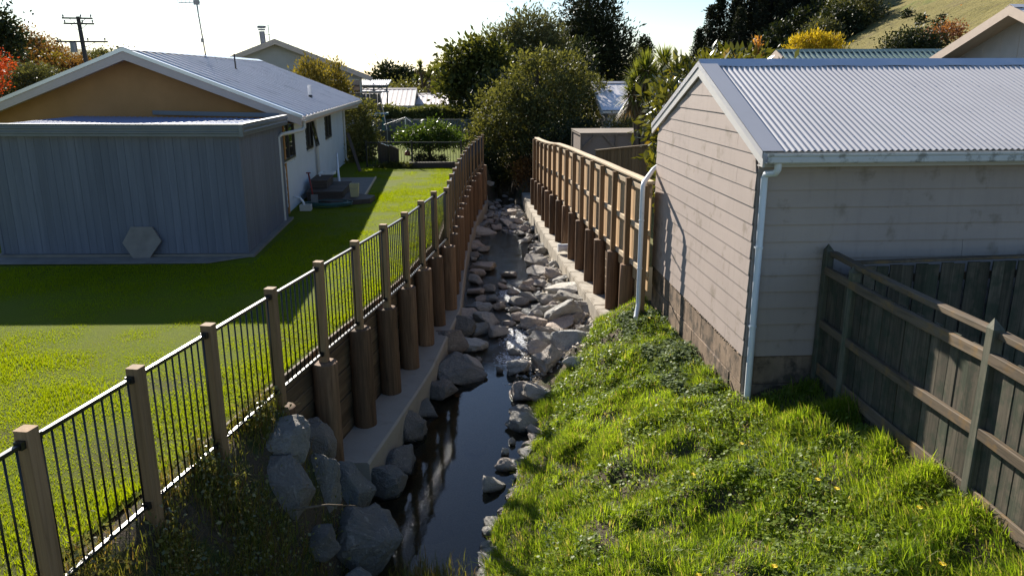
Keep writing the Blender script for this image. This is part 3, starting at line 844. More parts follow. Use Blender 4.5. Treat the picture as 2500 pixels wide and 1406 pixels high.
# ================================================================== house on the left
M_ochre = painted('ochre_plaster', (0.42, 0.215, 0.085), 0.85, 0.15, 0.10, 1.5, bump=0.25, bscale=70)
M_white = painted('white_board_paint', (0.62, 0.65, 0.67), 0.6, 0.3, 0.05, 1.5, bump=0.06)
M_barge = painted('beige_barge_paint', (0.56, 0.44, 0.37), 0.6, 0.3, 0.05)
M_dark = painted('dark_subfloor_brick', (0.10, 0.075, 0.065), 0.9, 0.15, 0.25, 8)
M_alu = painted('dark_window_frame', (0.045, 0.04, 0.038), 0.4, 0.5, 0.1)
M_cream = painted('cream_sill_paint', (0.55, 0.52, 0.46), 0.6, 0.3, 0.05)
t = NT('window_glass'); g = t.principled((0.015, 0.017, 0.02), 0.03, 0.8); M_glass = t.done(g)
M_houseroof = painted('grey_longrun_roof_steel', (0.70, 0.655, 0.65), 0.42, 0.5, 0.07, 0.8, dirt=((0.27, 0.25, 0.26), 1.2, 0.55, 0.4), bump=0.03)
M_flash = painted('bright_flashing_steel', (0.66, 0.66, 0.68), 0.22, 0.7, 0.04, bump=0.02, metal=0.5)
M_rubber = painted('black_rubber', (0.02, 0.02, 0.022), 0.6, 0.3)
hs = thing('house', 'single storey house with ochre gable, white side wall and grey steel roof', 'house', (-4.0, 19.75, 0), math.atan(0.03))
HL, RW, EZ, RZ = 14.2, 3.93, 2.47, 4.01
sl = (RZ - EZ) / RW
# walls: ochre gable end, white board side
mb = MB(); mb.poly_slab([(-0.52, 0.5, 0.0), (-0.52, 0.5, EZ + 0.12), (-RW, 0.5, RZ - 0.08), (-2 * RW + 0.52, 0.5, EZ + 0.12), (-2 * RW + 0.52, 0.5, 0)], (0, 0.12, 0)); mb.obj('gable_wall', M_ochre, hs)
mb = MB(); mb.poly_slab([(-0.56, 0.63, 0.0), (-0.56, 12.55, 0), (-0.56, 12.55, EZ + 0.05), (-0.56, 0.63, EZ + 0.05)], (-0.1, 0, 0)); mb.obj('side_wall_core', M_white, hs)
mb = MB(); mb.poly_slab([(-0.52, 12.5, 0.0), (-0.52, 12.5, EZ + 0.1), (-RW, 12.5, RZ - 0.08), (-2 * RW + 0.52, 12.5, EZ + 0.1), (-2 * RW + 0.52, 12.5, 0)], (0, 0.12, 0)); mb.obj('gable_wall', M_white, hs)
mb = MB(); mb.poly_slab([(-2 * RW + 0.52, 0.63, 0.0), (-2 * RW + 0.52, 12.5, 0), (-2 * RW + 0.52, 12.5, EZ + 0.05), (-2 * RW + 0.52, 0.63, EZ + 0.05)], (0.1, 0, 0)); mb.obj('side_wall_core', M_white, hs)
wins = [(0.27, 1.9, 1.35, 2.24), (3.84, 4.95, 1.34, 2.24), (7.75, 9.15, 1.35, 2.24)]
zz = 0.19; k = 0
while zz < 2.34:
    z1 = zz + 0.182
    spans = [(0.42, 12.6)]
    for (a, b, s, tp) in wins:
        if z1 > s + 0.02 and zz < tp - 0.01:
            ns = []
            for (p, q) in spans:
                if a > p: ns.append((p, min(q, a - 0.0)))
                if b < q: ns.append((max(p, b + 0.0), q))
            spans = [x for x in ns if x[1] - x[0] > 0.04]
    for (p, q) in spans:
        mb = MB(); mb.add([(-0.532, p, zz), (-0.532, q, zz), (-0.56, q, zz), (-0.56, p, zz), (-0.545, p, z1), (-0.545, q, z1), (-0.56, q, z1), (-0.56, p, z1)],
                          [(0, 1, 5, 4), (1, 2, 6, 5), (2, 3, 7, 6), (3, 0, 4, 7), (0, 3, 2, 1), (4, 5, 6, 7)])
        mb.obj('weatherboard', M_white, hs)
    zz += 0.17; k += 1
mb = MB(); mb.box((-0.64, 0.60, -0.1), (-0.562, 12.5, 0.19)); mb.obj('subfloor_wall', M_dark, hs)
for wi, (a, b, s, tp) in enumerate(wins):
    w = MB()
    for (p, q) in (((-0.535, a, s), (-0.535, b, s)), ((-0.535, a, tp), (-0.535, b, tp)), ((-0.535, a, s), (-0.535, a, tp)), ((-0.535, b, s), (-0.535, b, tp)), ((-0.535, (a + b) / 2, s), (-0.535, (a + b) / 2, tp))):
        w.beam(p, q, 0.05, 0.05, 0, (1, 0, 0))
    wo = w.obj('window', M_alu, hs)
    g_ = MB(); g_.poly_slab([(-0.545, a, s), (-0.545, b, s), (-0.545, b, tp), (-0.545, a, tp)], (-0.006, 0, 0)); link('pane', g_.mesh('pane'), M_glass, wo)
    g_ = MB(); g_.box((-0.56, a - 0.05, s - 0.05), (-0.50, b + 0.05, s - 0.026)); link('sill', g_.mesh('sill'), M_cream, wo)
    if wi == 1:   # open awning sash
        g_ = MB(); q = MB()
        pts = [(-0.50, a + 0.6, tp - 0.02), (-0.50, b, tp - 0.02), (-0.34, b, s + 0.04), (-0.34, a + 0.6, s + 0.04)]
        for i in range(4): g_.beam(pts[i], pts[(i + 1) % 4], 0.035, 0.035)
        link('open_sash', g_.mesh('open_sash'), M_alu, wo)
        q.poly_slab(pts, (0.004, 0, 0.002)); link('pane', q.mesh('pane'), M_glass, wo)
# roof
def ribbed(name, s):
    n = int(HL / 0.56); ys_ = []; hh = []
    for i in range(n):
        y0 = i * HL / n; p = HL / n
        for fr_, h in ((0, 0), (0.80, 0), (0.84, 0.045), (0.94, 0.045)):
            ys_.append(y0 + fr_ * p); hh.append(h)
    ys_.append(HL); hh.append(0)
    ys_ = np.array(ys_); hh = np.array(hh)
    rows = []
    for q in (0.0, 0.5, 1.0):
        x = 0.06 - (RW + 0.06) * q; z = EZ - 0.06 * sl + (RZ - EZ + 0.06 * sl) * q
        nx = sl / math.hypot(1, sl); nz = 1 / math.hypot(1, sl)
        X = x + hh * nx; Zz = z + hh * nz
        if s < 0: X = -2 * RW - X
        rows.append((X, ys_, Zz))
    return link(name, grid_mesh(name, np.array([r[0] for r in rows]), np.array([r[1] for r in rows]), np.array([r[2] for r in rows]), smooth=False), M_houseroof, hs)
ribbed('roof_sheet', 1); ribbed('roof_sheet', -1)
mb = MB()
for s in (1, -1):
    mb.poly_slab([(-RW, -0.04, RZ + 0.055), (-RW, HL, RZ + 0.055), (-RW + s * 0.19, HL, RZ - 0.02), (-RW + s * 0.19, -0.04, RZ - 0.02)], (0, 0, -0.004))
mb.obj('ridge_capping', M_flash, hs)
for s in (1, -1):
    def fx(x): return x if s > 0 else -2 * RW - x
    for y, nm in ((-0.02, 'barge_board'), (HL - 0.02, 'barge_board')):
        mb = MB(); mb.poly_slab([(fx(0.03), y, EZ - 0.02), (fx(-RW), y, RZ + 0.0), (fx(-RW), y, RZ - 0.24), (fx(0.03), y, EZ - 0.24)], (0, 0.03, 0)); mb.obj(nm, M_barge, hs)
    mb = MB()
    mb.poly_slab([(fx(0.06), -0.04, EZ + 0.015), (fx(-RW), -0.04, RZ + 0.04), (fx(-RW), 0.10, RZ + 0.04), (fx(0.06), 0.10, EZ + 0.015)], (0, 0, -0.006))
    mb.poly_slab([(fx(0.06), -0.045, EZ + 0.015), (fx(-RW), -0.045, RZ + 0.04), (fx(-RW), -0.045, RZ - 0.045), (fx(0.06), -0.045, EZ - 0.07)], (0, 0.005, 0))
    mb.obj('barge_flashing', M_flash, hs)
    mb = MB(); mb.poly_slab([(fx(0.0), 0.01, EZ - 0.17), (fx(-RW), 0.01, RZ - 0.17), (fx(-RW), 0.62, RZ - 0.17), (fx(0.0), 0.62, EZ - 0.17)], (0, 0, -0.01)); mb.obj('soffit', M_barge, hs)
    mb = MB(); mb.extrude([(a if s < 0 else -a, b) for a, b in prof], (fx(0.07), 0.0, EZ - 0.07), (fx(0.07), HL, EZ - 0.07)); mb.obj('gutter', M_trim, hs)
    mb = MB(); mb.box((min(fx(0.0), fx(-0.03)), 0.02, EZ - 0.22), (max(fx(0.0), fx(-0.03)), HL - 0.03, EZ - 0.05)); mb.obj('fascia', M_barge, hs)
    mb = MB(); mb.box((min(fx(-0.53), fx(-0.031)), 0.62, EZ - 0.22), (max(fx(-0.53), fx(-0.031)), HL - 0.03, EZ - 0.21)); mb.obj('soffit', M_barge, hs)
mb = MB(); mb.tube([(0.06, 0.12, EZ - 0.12), (0.06, 0.12, EZ - 0.28), (0.02, 0.0, EZ - 0.34), (-0.36, -0.62, EZ - 0.40), (-0.42, -0.70, EZ - 0.46), (-0.42, -0.70, 0.02)], 0.045, 14); mb.obj('downpipe', M_cream, hs, smooth=True, angle=50)
mb = MB(); mb.tube([(0.06, 13.0, EZ - 0.12), (0.04, 13.0, EZ - 0.25), (-0.44, 12.66, EZ - 0.34), (-0.47, 12.64, EZ - 0.42), (-0.47, 12.64, 0.22), (-0.40, 12.5, 0.16)], 0.042, 14); mb.obj('downpipe', M_cream, hs, smooth=True, angle=50)
mb = MB(); mb.tube([(-0.46, 5.22, EZ - 0.25), (-0.46, 5.32, 0.3)], 0.05, 14); mb.obj('waste_pipe', M_cream, hs, smooth=True, angle=50)
mb = MB(); mb.box((-0.535, 5.45, 0.1), (-0.515, 5.62, EZ - 0.25)); mb.obj('cover_batten', M_cream, hs)
def roof_z(x): return EZ + sl * (-x)
vx, vy = -0.72, 6.22
mb = MB(); mb.tube([(vx, vy, roof_z(vx) - 0.02), (vx, vy, roof_z(vx) + 0.34)], 0.05, 14); mb.tube([(vx, vy, roof_z(vx) + 0.30), (vx, vy, roof_z(vx) + 0.37)], 0.06, 14); v_ = mb.obj('vent_pipe', M_pvc, hs, smooth=True, angle=50)
mb = MB(); mb.tube([(vx, vy, roof_z(vx) - 0.02), (vx, vy, roof_z(vx) + 0.07)], [0.12, 0.06], 14); mb.obj('pipe_boot', M_rubber, hs, smooth=True)
vx, vy = -2.82, 5.8
mb = MB(); mb.tube([(vx, vy, roof_z(vx)), (vx - 0.01, vy, roof_z(vx) + 0.48)], 0.022, 10); mb.tube([(vx, vy, roof_z(vx) - 0.02), (vx, vy, roof_z(vx) + 0.06)], [0.09, 0.03], 12); mb.obj('vent_pipe', M_rubber, hs, smooth=True)

# television aerial on the ridge
an = thing('television_aerial', 'tall thin television aerial standing on the house roof ridge', 'aerial', (-8.05, 26.1, 4.05))
M_gal = painted('galvanised_tube', (0.22, 0.22, 0.23), 0.45, 0.5, 0.1, metal=0.4)
mb = MB(); mb.tube([(0, 0, -0.05), (-0.10, 0, 1.2), (-0.17, 0, 2.3)], [0.022, 0.02, 0.016], 8); mb.obj('mast', M_gal, an, smooth=True)
mb = MB(); mb.tube([(-0.57, -0.25, 1.50), (-0.02, 0.05, 1.54)], 0.013, 6); mb.obj('boom', M_gal, an)
for i in range(6):
    q = i / 5; x = -0.57 + 0.5 * q; y = -0.25 + 0.27 * q; z = 1.50 + 0.035 * q; h = 0.33 + 0.02 * i
    mb = MB(); mb.tube([(x - 0.02, y, z - h), (x - 0.02 - 0.01, y, z + h)], 0.006, 5); mb.obj('element', M_gal, an)
mb = MB(); mb.box((-0.20, -0.05, 1.46), (-0.04, 0.05, 1.60)); mb.obj('bracket', M_gal, an)
mb = MB(); mb.box((-0.09, -0.04, 0.36), (-0.02, 0.04, 0.48)); mb.obj('junction_box', M_gal, an)
for dx, dy in ((0.6, -0.9), (0.7, 0.8), (-0.7, -0.6)):
    mb = MB(); mb.tube([(-0.1, 0, 1.15), (dx, dy, -0.06 - 0.39 * (max(dx, 0) - 0.1))], 0.003, 4); mb.obj('guy_wire', M_gal, an)

# ================================================================== blue lean-to shed
M_blue = timber('blue_grey_board_paint', (0.115, 0.127, 0.163), (0.155, 0.167, 0.207), gs=18, rough=0.6, objvar=0.045, spec=0.3)
M_bluesteel = painted('grey_blue_steel_fascia', (0.14, 0.155, 0.18), 0.32, 0.5, 0.08, bump=0.02, metal=0.3)
M_blueroof = painted('blue_steel_roof', (0.22, 0.29, 0.47), 0.35, 0.55, 0.06, bump=0.02)
sh = thing('lean_to_shed', 'blue grey lean-to shed clad in vertical boards under the ochre gable', 'shed', (-4.3, 15.37, 0))
A = Vector((-9.05, 15.62, 0)); B = Vector((-4.30, 15.37, 0)); C = Vector((-4.42, 19.5, 0)); D = Vector((-9.2, 19.8, 0))
def spart(mb, nm, mat, **k): return at_parent(mb.obj(nm, mat, **k), sh)
for (P, Q) in ((A, B), (B, C), (D, A)):
    d = (Q - P); L = d.length; d.normalize(); nrm = Vector((d.y, -d.x, 0)); n = int(L / 0.152)
    for i in range(n):
        p = P + d * (L * i / n + 0.002); q = P + d * (L * (i + 1) / n - 0.002)
        top = 2.40
        mb = MB(); o_ = nrm * (0.018 + 0.0015 * math.sin(i * 2.1))
        mb.poly_slab([p + Vector((0, 0, 0.06)), q + Vector((0, 0, 0.06)), q + Vector((0, 0, top)), p + Vector((0, 0, top))], o_)
        spart(mb, 'cladding_board', M_blue)
mb = MB(); i_ = 0.02; mb.poly_slab([A + Vector((i_, i_, 0)), B + Vector((-i_, i_, 0)), C + Vector((-i_, 0, 0)), D + Vector((i_, 0, 0))], (0, 0, 2.38)); spart(mb, 'wall_core', M_blue)
mb = MB(); mb.poly_slab([A + Vector((-0.12, -0.10, -0.02)), B + Vector((0.14, -0.10, -0.02)), C + Vector((0.14, 0, -0.02)), D + Vector((-0.1, 0, -0.02))], (0, 0, 0.075)); spart(mb, 'floor_slab', painted('old_floor_concrete', (0.20, 0.18, 0.155), 0.9, 0.15, 0.15, 4, bump=0.3, bscale=40))
for P in (A, B):
    mb = MB(); mb.extrude(rect(0.06, 0.06, 0.004), P + Vector((0.0, -0.006, 0.06)), P + Vector((0, -0.006, 2.4)), (0, 1, 0)); spart(mb, 'corner_trim', M_blue)
RA = A + Vector((-0.3, -0.22, 2.50)); RB = B + Vector((0.13, -0.22, 2.47)); RCc = C + Vector((0.16, -0.05, 2.44)); RD = D + Vector((-0.3, 0.35, 2.50))
DROP = Vector((0, 0, -0.035))
mb = MB(); n = 40
for i in range(n):
    q0 = i / n; q1 = (i + 0.72) / n; q2 = (i + 0.8) / n; q3 = (i + 0.92) / n; q4 = (i + 1) / n
    fr_ = [RA.lerp(RB, q) + DROP + Vector((0, 0.10, 0)) for q in (q0, q1, q2, q3, q4)]; bk = [RD.lerp(RCc, q) + DROP for q in (q0, q1, q2, q3, q4)]
    hh = (0, 0, 0.02, 0.02, 0)
    for j in range(4):
        mb.add([fr_[j] + Vector((0, 0, hh[j])), fr_[j + 1] + Vector((0, 0, hh[j + 1])), bk[j + 1] + Vector((0, 0, hh[j + 1])), bk[j] + Vector((0, 0, hh[j]))], [(0, 1, 2, 3)])
spart(mb, 'roof_sheet', M_blueroof)
fprof = [(0.0, -0.13), (0.012, -0.13), (0.012, -0.085), (0.028, -0.075), (0.028, -0.045), (0.012, -0.035), (0.012, 0.0), (0.028, 0.01), (0.028, 0.04), (0.012, 0.05), (0.012, 0.085), (0.03, 0.088), (0.03, 0.098), (-0.085, 0.098), (-0.085, 0.088), (0, 0.088)]
mb = MB(); mb.extrude([(a, b) for a, b in fprof], RA + Vector((0, 0, -0.03)), RB + Vector((0, 0, -0.03))); spart(mb, 'fascia_gutter', M_bluesteel)
mb = MB(); mb.extrude([(a, b) for a, b in fprof], RB + Vector((0, 0.0, -0.03)), RCc + Vector((0, 0, -0.03))); spart(mb, 'fascia_gutter', M_bluesteel)
mb = MB(); mb.extrude(rect(0.075, 0.24, 0.01), RB + Vector((0.0, -0.01, -0.165)), RB + Vector((0, -0.01, 0.062)), (0, 1, 0)); 
mb2 = MB(); mb2.box((RB.x - 0.03, RB.y - 0.045, RB.z - 0.165), (RB.x + 0.045, RB.y + 0.03, RB.z + 0.066)); spart(mb2, 'corner_bracket', M_bluesteel)
mb = MB(); mb.poly_slab([RD + Vector((1.9, -0.06, 0.0)), RCc + Vector((-0.2, 0.12, 0.0)), RCc + Vector((-0.2, 0.12, 0.10)), RD + Vector((1.9, -0.06, 0.10))], (0, 0.02, 0)); spart(mb, 'roof_flashing', M_bluesteel)

# hexagonal slab leaning on the shed
M_slab = painted('old_concrete_slab', (0.215, 0.195, 0.175), 0.9, 0.15, 0.15, 4, bump=0.3, bscale=40)
mb = MB(); hx = [(0.36 * math.cos(math.pi / 3 * i), 0.335 * math.sin(math.pi / 3 * i)) for i in range(6)]
hx = [(0.36, 0.02), (0.20, 0.30), (-0.19, 0.31), (-0.36, 0.0), (-0.17, -0.31), (0.12, -0.31)]
mb.poly_slab([(a, 0, b + 0.31) for a, b in hx], (0, 0.06, 0))
o = mb.obj('hexagonal_slab', M_slab, loc=(-6.28, 15.26, 0.0), rot=(rad(-11), 0, 0.05)); tag(o, 'grey hexagonal concrete slab leaning against the blue shed', 'slab')
mb = MB(); mb.poly_slab([(-9.2, 14.95, 0.004), (-4.9, 14.75, 0.004), (-4.25, 15.25, 0.004), (-9.2, 15.52, 0.004)], (0, 0, 0.012)); o = mb.obj('concrete_path', M_slab); tag(o, kind='structure')

# ================================================================== steps, paving and clutter by the back door
st = thing('timber_steps', 'low dark timber steps and landing at the house back door', 'steps', (-4.0, 22.5, 0), 0.03)
def planks(x0, x1, y0, y1, z, th, par, mat, n):
    for i in range(n):
        a = y0 + (y1 - y0) * i / n + 0.004; b = y0 + (y1 - y0) * (i + 1) / n - 0.004
        m = MB(); m.beam((x0, (a + b) / 2, z - th / 2), (x1, (a + b) / 2, z - th / 2), b - a, th, 0.004); m.obj('tread_plank', mat, par)
planks(-0.45, 0.05, 0.1, 1.5, 0.55, 0.035, st, M_deck, 9)
planks(-0.45, 0.55, -0.55, 1.7, 0.32, 0.035, st, M_deck, 15)
for (x0, x1, y0, y1, z0, z1) in ((-0.43, 0.03, 0.12, 1.48, 0.285, 0.512), (-0.43, 0.53, -0.53, 1.68, 0.0, 0.282)):
    m = MB(); m.box((x0, y0, z0), (x1, y1, z1)); m.obj('riser', M_deck, st)
m = MB(); m.poly_slab([(-0.35, -0.62, 0), (0.30, -1.12, 0), (1.30, -0.70, 0), (1.38, -0.05, 0), (0.60, 0.6, 0), (-0.3, 0.0, 0)], (0, 0, 0.13)); m.obj('landing', M_deck, st)
pav = MB(); pav.poly_slab([(-4.4, 22.9, 0.003), (-3.0, 22.9, 0.003), (-3.15, 27.3, 0.003), (-4.6, 27.3, 0.003)], (0, 0, 0.05)); o = pav.obj('paved_area', M_slab); tag(o, kind='structure')
edg = MB(); edg.beam((-2.97, 22.9, 0.04), (-3.12, 27.3, 0.04), 0.04, 0.08); o = edg.obj('garden_edging', M_newrail); tag(o, 'pale timber edging strip between the paving and the lawn', 'edging')
M_hose = painted('green_hose', (0.025, 0.085, 0.075), 0.45, 0.4)
mb = MB(); rr = random.Random(5); pts = []
for i in range(170):
    a = i * 0.30; r = 0.40 + 0.05 * math.sin(i * 0.13) + rr.uniform(-0.015, 0.015)
    pts.append((r * 1.45 * math.cos(a) + 0.03 * math.sin(i * 0.07), r * 0.85 * math.sin(a), 0.02 + 0.10 * abs(math.sin(i * 0.045)) + 0.02 * rr.random()))
mb.tube(pts, 0.013, 6); o = mb.obj('garden_hose', M_hose, loc=(-3.75, 21.35, 0.0), smooth=True); tag(o, 'coil of green garden hose lying in front of the timber steps', 'hose')
M_yel = painted('faded_yellow_plastic', (0.50, 0.44, 0.24), 0.6, 0.3, 0.08)
bk = thing('bucket', 'faded yellow square bucket standing on the step landing', 'bucket', (-3.16, 22.32, 0.13))
mb = MB(); mb.add([(-0.10, -0.10, 0), (0.10, -0.10, 0), (0.10, 0.10, 0), (-0.10, 0.10, 0), (-0.125, -0.12, 0.36), (0.125, -0.12, 0.36), (0.125, 0.12, 0.36), (-0.125, 0.12, 0.36), (-0.11, -0.105, 0.36), (0.11, -0.105, 0.36), (0.11, 0.105, 0.36), (-0.11, 0.105, 0.36), (-0.09, -0.09, 0.03), (0.09, -0.09, 0.03), (0.09, 0.09, 0.03), (-0.09, 0.09, 0.03)],
    [(0, 3, 2, 1), (0, 1, 5, 4), (1, 2, 6, 5), (2, 3, 7, 6), (3, 0, 4, 7), (4, 5, 9, 8), (5, 6, 10, 9), (6, 7, 11, 10), (7, 4, 8, 11), (8, 9, 13, 12), (9, 10, 14, 13), (10, 11, 15, 14), (11, 8, 12, 15), (12, 13, 14, 15)])
mb.obj('bucket_body', M_yel, bk)
mb = MB(); mb.tube([(-0.13, 0, 0.33), (-0.10, -0.12, 0.26), (0, -0.16, 0.22), (0.10, -0.12, 0.26), (0.13, 0, 0.33)], 0.005, 6); mb.obj('handle', M_gal, bk)
M_red = painted('red_paint', (0.20, 0.028, 0.022), 0.5, 0.4)
rp = thing('garden_tool', 'red handled garden tool leaning on the white house wall', 'tool', (-4.22, 21.65, 0))
mb = MB(); mb.tube([(0.06, -0.16, 0.28), (-0.06, 0.03, 0.86)], 0.022, 8); mb.obj('shaft', M_red, rp, smooth=True)
mb = MB(); mb.box((0.02, -0.26, 0.02), (0.20, -0.22, 0.32)); mb.obj('blade', M_gal, rp)
mb = MB(); mb.tube([(-0.12, 0.03, 0.87), (0.0, 0.03, 0.87)], 0.018, 8); mb.obj('grip', M_red, rp)
pp = MB(); pp.tube([(-4.12, 25.6, 1.02), (-3.95, 24.6, 0.55), (-3.80, 23.9, 0.06)], 0.035, 10); o = pp.obj('plastic_pipe', M_pvc, smooth=True); tag(o, 'white plastic pipe leaning against the white wall beside the steps', 'pipe')
fr_ = MB(); q = [(-4.35, 23.6, 0.62), (-3.95, 23.6, 0.62), (-3.95, 24.1, 0.62), (-4.35, 24.1, 0.62)]
for i in range(4): fr_.beam(q[i], q[(i + 1) % 4], 0.05, 0.05)
fr_.beam((-4.33, 23.62, 0.55), (-4.33, 23.62, 0.62), 0.05, 0.05); fr_.beam((-3.97, 24.08, 0.55), (-3.97, 24.08, 0.62), 0.05, 0.05)
o = fr_.obj('plastic_tray', M_pvc); tag(o, 'small white plastic tray lying on the top step', 'tray')
pl = MB(); pl.beam((-4.42, 30.2, 1.35), (-3.92, 29.4, 0.0), 0.12, 0.03, 0.004); o = pl.obj('plank', M_deck); tag(o, 'dark plank leaning on the far corner of the white wall', 'plank')
gt = thing('gully_trap', 'small white drain gully with a bent waste pipe beside the house wall', 'drain', (-4.22, 20.75, 0))
mb = MB()
for (lo, hi) in (((-0.14, -0.12, 0), (0.14, -0.09, 0.16)), ((-0.14, 0.09, 0), (0.14, 0.12, 0.16)), ((-0.14, -0.09, 0), (-0.11, 0.09, 0.16)), ((0.11, -0.09, 0), (0.14, 0.09, 0.16)), ((-0.11, -0.09, 0), (0.11, 0.09, 0.03))): mb.box(lo, hi)
mb.obj('gully_box', M_cream, gt)
mb = MB(); mb.tube([(-0.32, 0.05, 0.36), (-0.14, 0.03, 0.33), (-0.05, 0, 0.22), (-0.03, 0, 0.06)], 0.028, 10); mb.obj('waste_pipe', M_pvc, gt, smooth=True)
# ================================================================== buildings and yard things behind
M_bwall = painted('pale_house_wall', (0.44, 0.42, 0.40), 0.7, 0.25, 0.06)
M_bwall2 = painted('grey_house_wall', (0.40, 0.37, 0.35), 0.7, 0.25, 0.06)
M_paleroof = painted('pale_pinkish_roof_steel', (0.58, 0.50, 0.46), 0.5, 0.4, 0.08, 0.8, dirt=((0.36, 0.32, 0.3), 1.2, 0.55, 0.4))
M_greenroof = painted('green_roof_steel', (0.10, 0.16, 0.145), 0.35, 0.55, 0.08)
M_brownroof = painted('beige_barge_steel', (0.44, 0.35, 0.28), 0.6, 0.3, 0.06)
M_teal = painted('teal_panel_paint', (0.05, 0.14, 0.13), 0.6, 0.3)
M_brownpanel = painted('brown_panel_paint', (0.15, 0.12, 0.10), 0.7, 0.2)
M_greysteel = painted('grey_green_fence_steel', (0.11, 0.125, 0.13), 0.5, 0.4)
M_darksteel = painted('dark_green_fence_steel', (0.020, 0.028, 0.030), 0.5, 0.4)

def ridge_x_house(name, label, x0, x1, yr, half, zr, ze, wall, roof, trim, pitch=0.3, rib=0.03, over=0.4, base=-0.45, wins=()):
    """ridge runs along x; gable ends face left and right"""
    h = thing(name, label, 'house', (x0, yr, base))
    def P(mb, nm, m): return at_parent(mb.obj(nm, m), h)
    s = (zr - ze) / half
    hw = half - over
    mb = MB(); mb.poly_slab([(x0 + over, yr - hw, base), (x0 + over, yr - hw, ze + over * s - 0.06), (x0 + over, yr, zr - 0.06), (x0 + over, yr + hw, ze + over * s - 0.06), (x0 + over, yr + hw, base)], (x1 - x0 - 2 * over, 0, 0)); P(mb, 'wall', wall)
    for sg in (-1, 1):
        n = int((x1 - x0) / pitch); xs = []; hh = []
        for i in range(n):
            for q, hgt in ((0, 0), (0.62, 0), (0.72, rib), (0.9, rib)): xs.append(x0 + (i + q) * (x1 - x0) / n); hh.append(hgt)
        xs.append(x1); hh.append(0); xs = np.array(xs); hh = np.array(hh)
        r = [(yr + sg * half, ze), (yr, zr)]
        o = link('roof_sheet', grid_mesh('roof_sheet', np.array([xs, xs]), np.array([np.full_like(xs, r[0][0]), np.full_like(xs, r[1][0])]), np.array([r[0][1] + hh, r[1][1] + hh]), False), roof); at_parent(o, h)
        for xx in (x0, x1 - 0.04):
            mb = MB(); mb.poly_slab([(xx, yr + sg * (half + 0.02), ze - 0.0), (xx, yr, zr + 0.03), (xx, yr, zr - 0.24), (xx, yr + sg * (half + 0.02), ze - 0.27)], (0.04, 0, 0)); P(mb, 'barge_board', trim)
        mb = MB(); mb.poly_slab([(x0 + 0.05, yr + sg * half, ze - 0.12), (x0 + 0.05, yr, zr - 0.12), (x0 + over, yr, zr - 0.12), (x0 + over, yr + sg * half, ze - 0.12)], (0, 0, -0.012)); P(mb, 'soffit', trim)
        mb = MB(); mb.box((x0 + 0.05, min(yr + sg * half, yr + sg * (half + 0.1)), ze - 0.14), (x1 - 0.05, max(yr + sg * half, yr + sg * (half + 0.1)), ze - 0.03)); P(mb, 'gutter', trim)
        mb = MB(); mb.poly_slab([(x0, yr, zr + 0.06), (x1, yr, zr + 0.06), (x1, yr + sg * 0.2, zr + 0.06 - 0.2 * s - 0.02), (x0, yr + sg * 0.2, zr + 0.06 - 0.2 * s - 0.02)], (0, 0, -0.006)); P(mb, 'ridge_capping', roof)
    for (a, b, z0, z1) in wins:
        yw = yr - hw
        mb = MB()
        for p, q in (((a, z0), (b, z0)), ((b, z0), (b, z1)), ((b, z1), (a, z1)), ((a, z1), (a, z0))): mb.beam((p[0], yw - 0.02, p[1]), (q[0], yw - 0.02, q[1]), 0.06, 0.06, 0, (0, 1, 0))
        w_ = P(mb, 'window', M_cream); mb = MB(); mb.box((a, yw - 0.012, z0), (b, yw - 0.006, z1)); link('pane', mb.mesh('pane'), M_glass, w_)
    return h

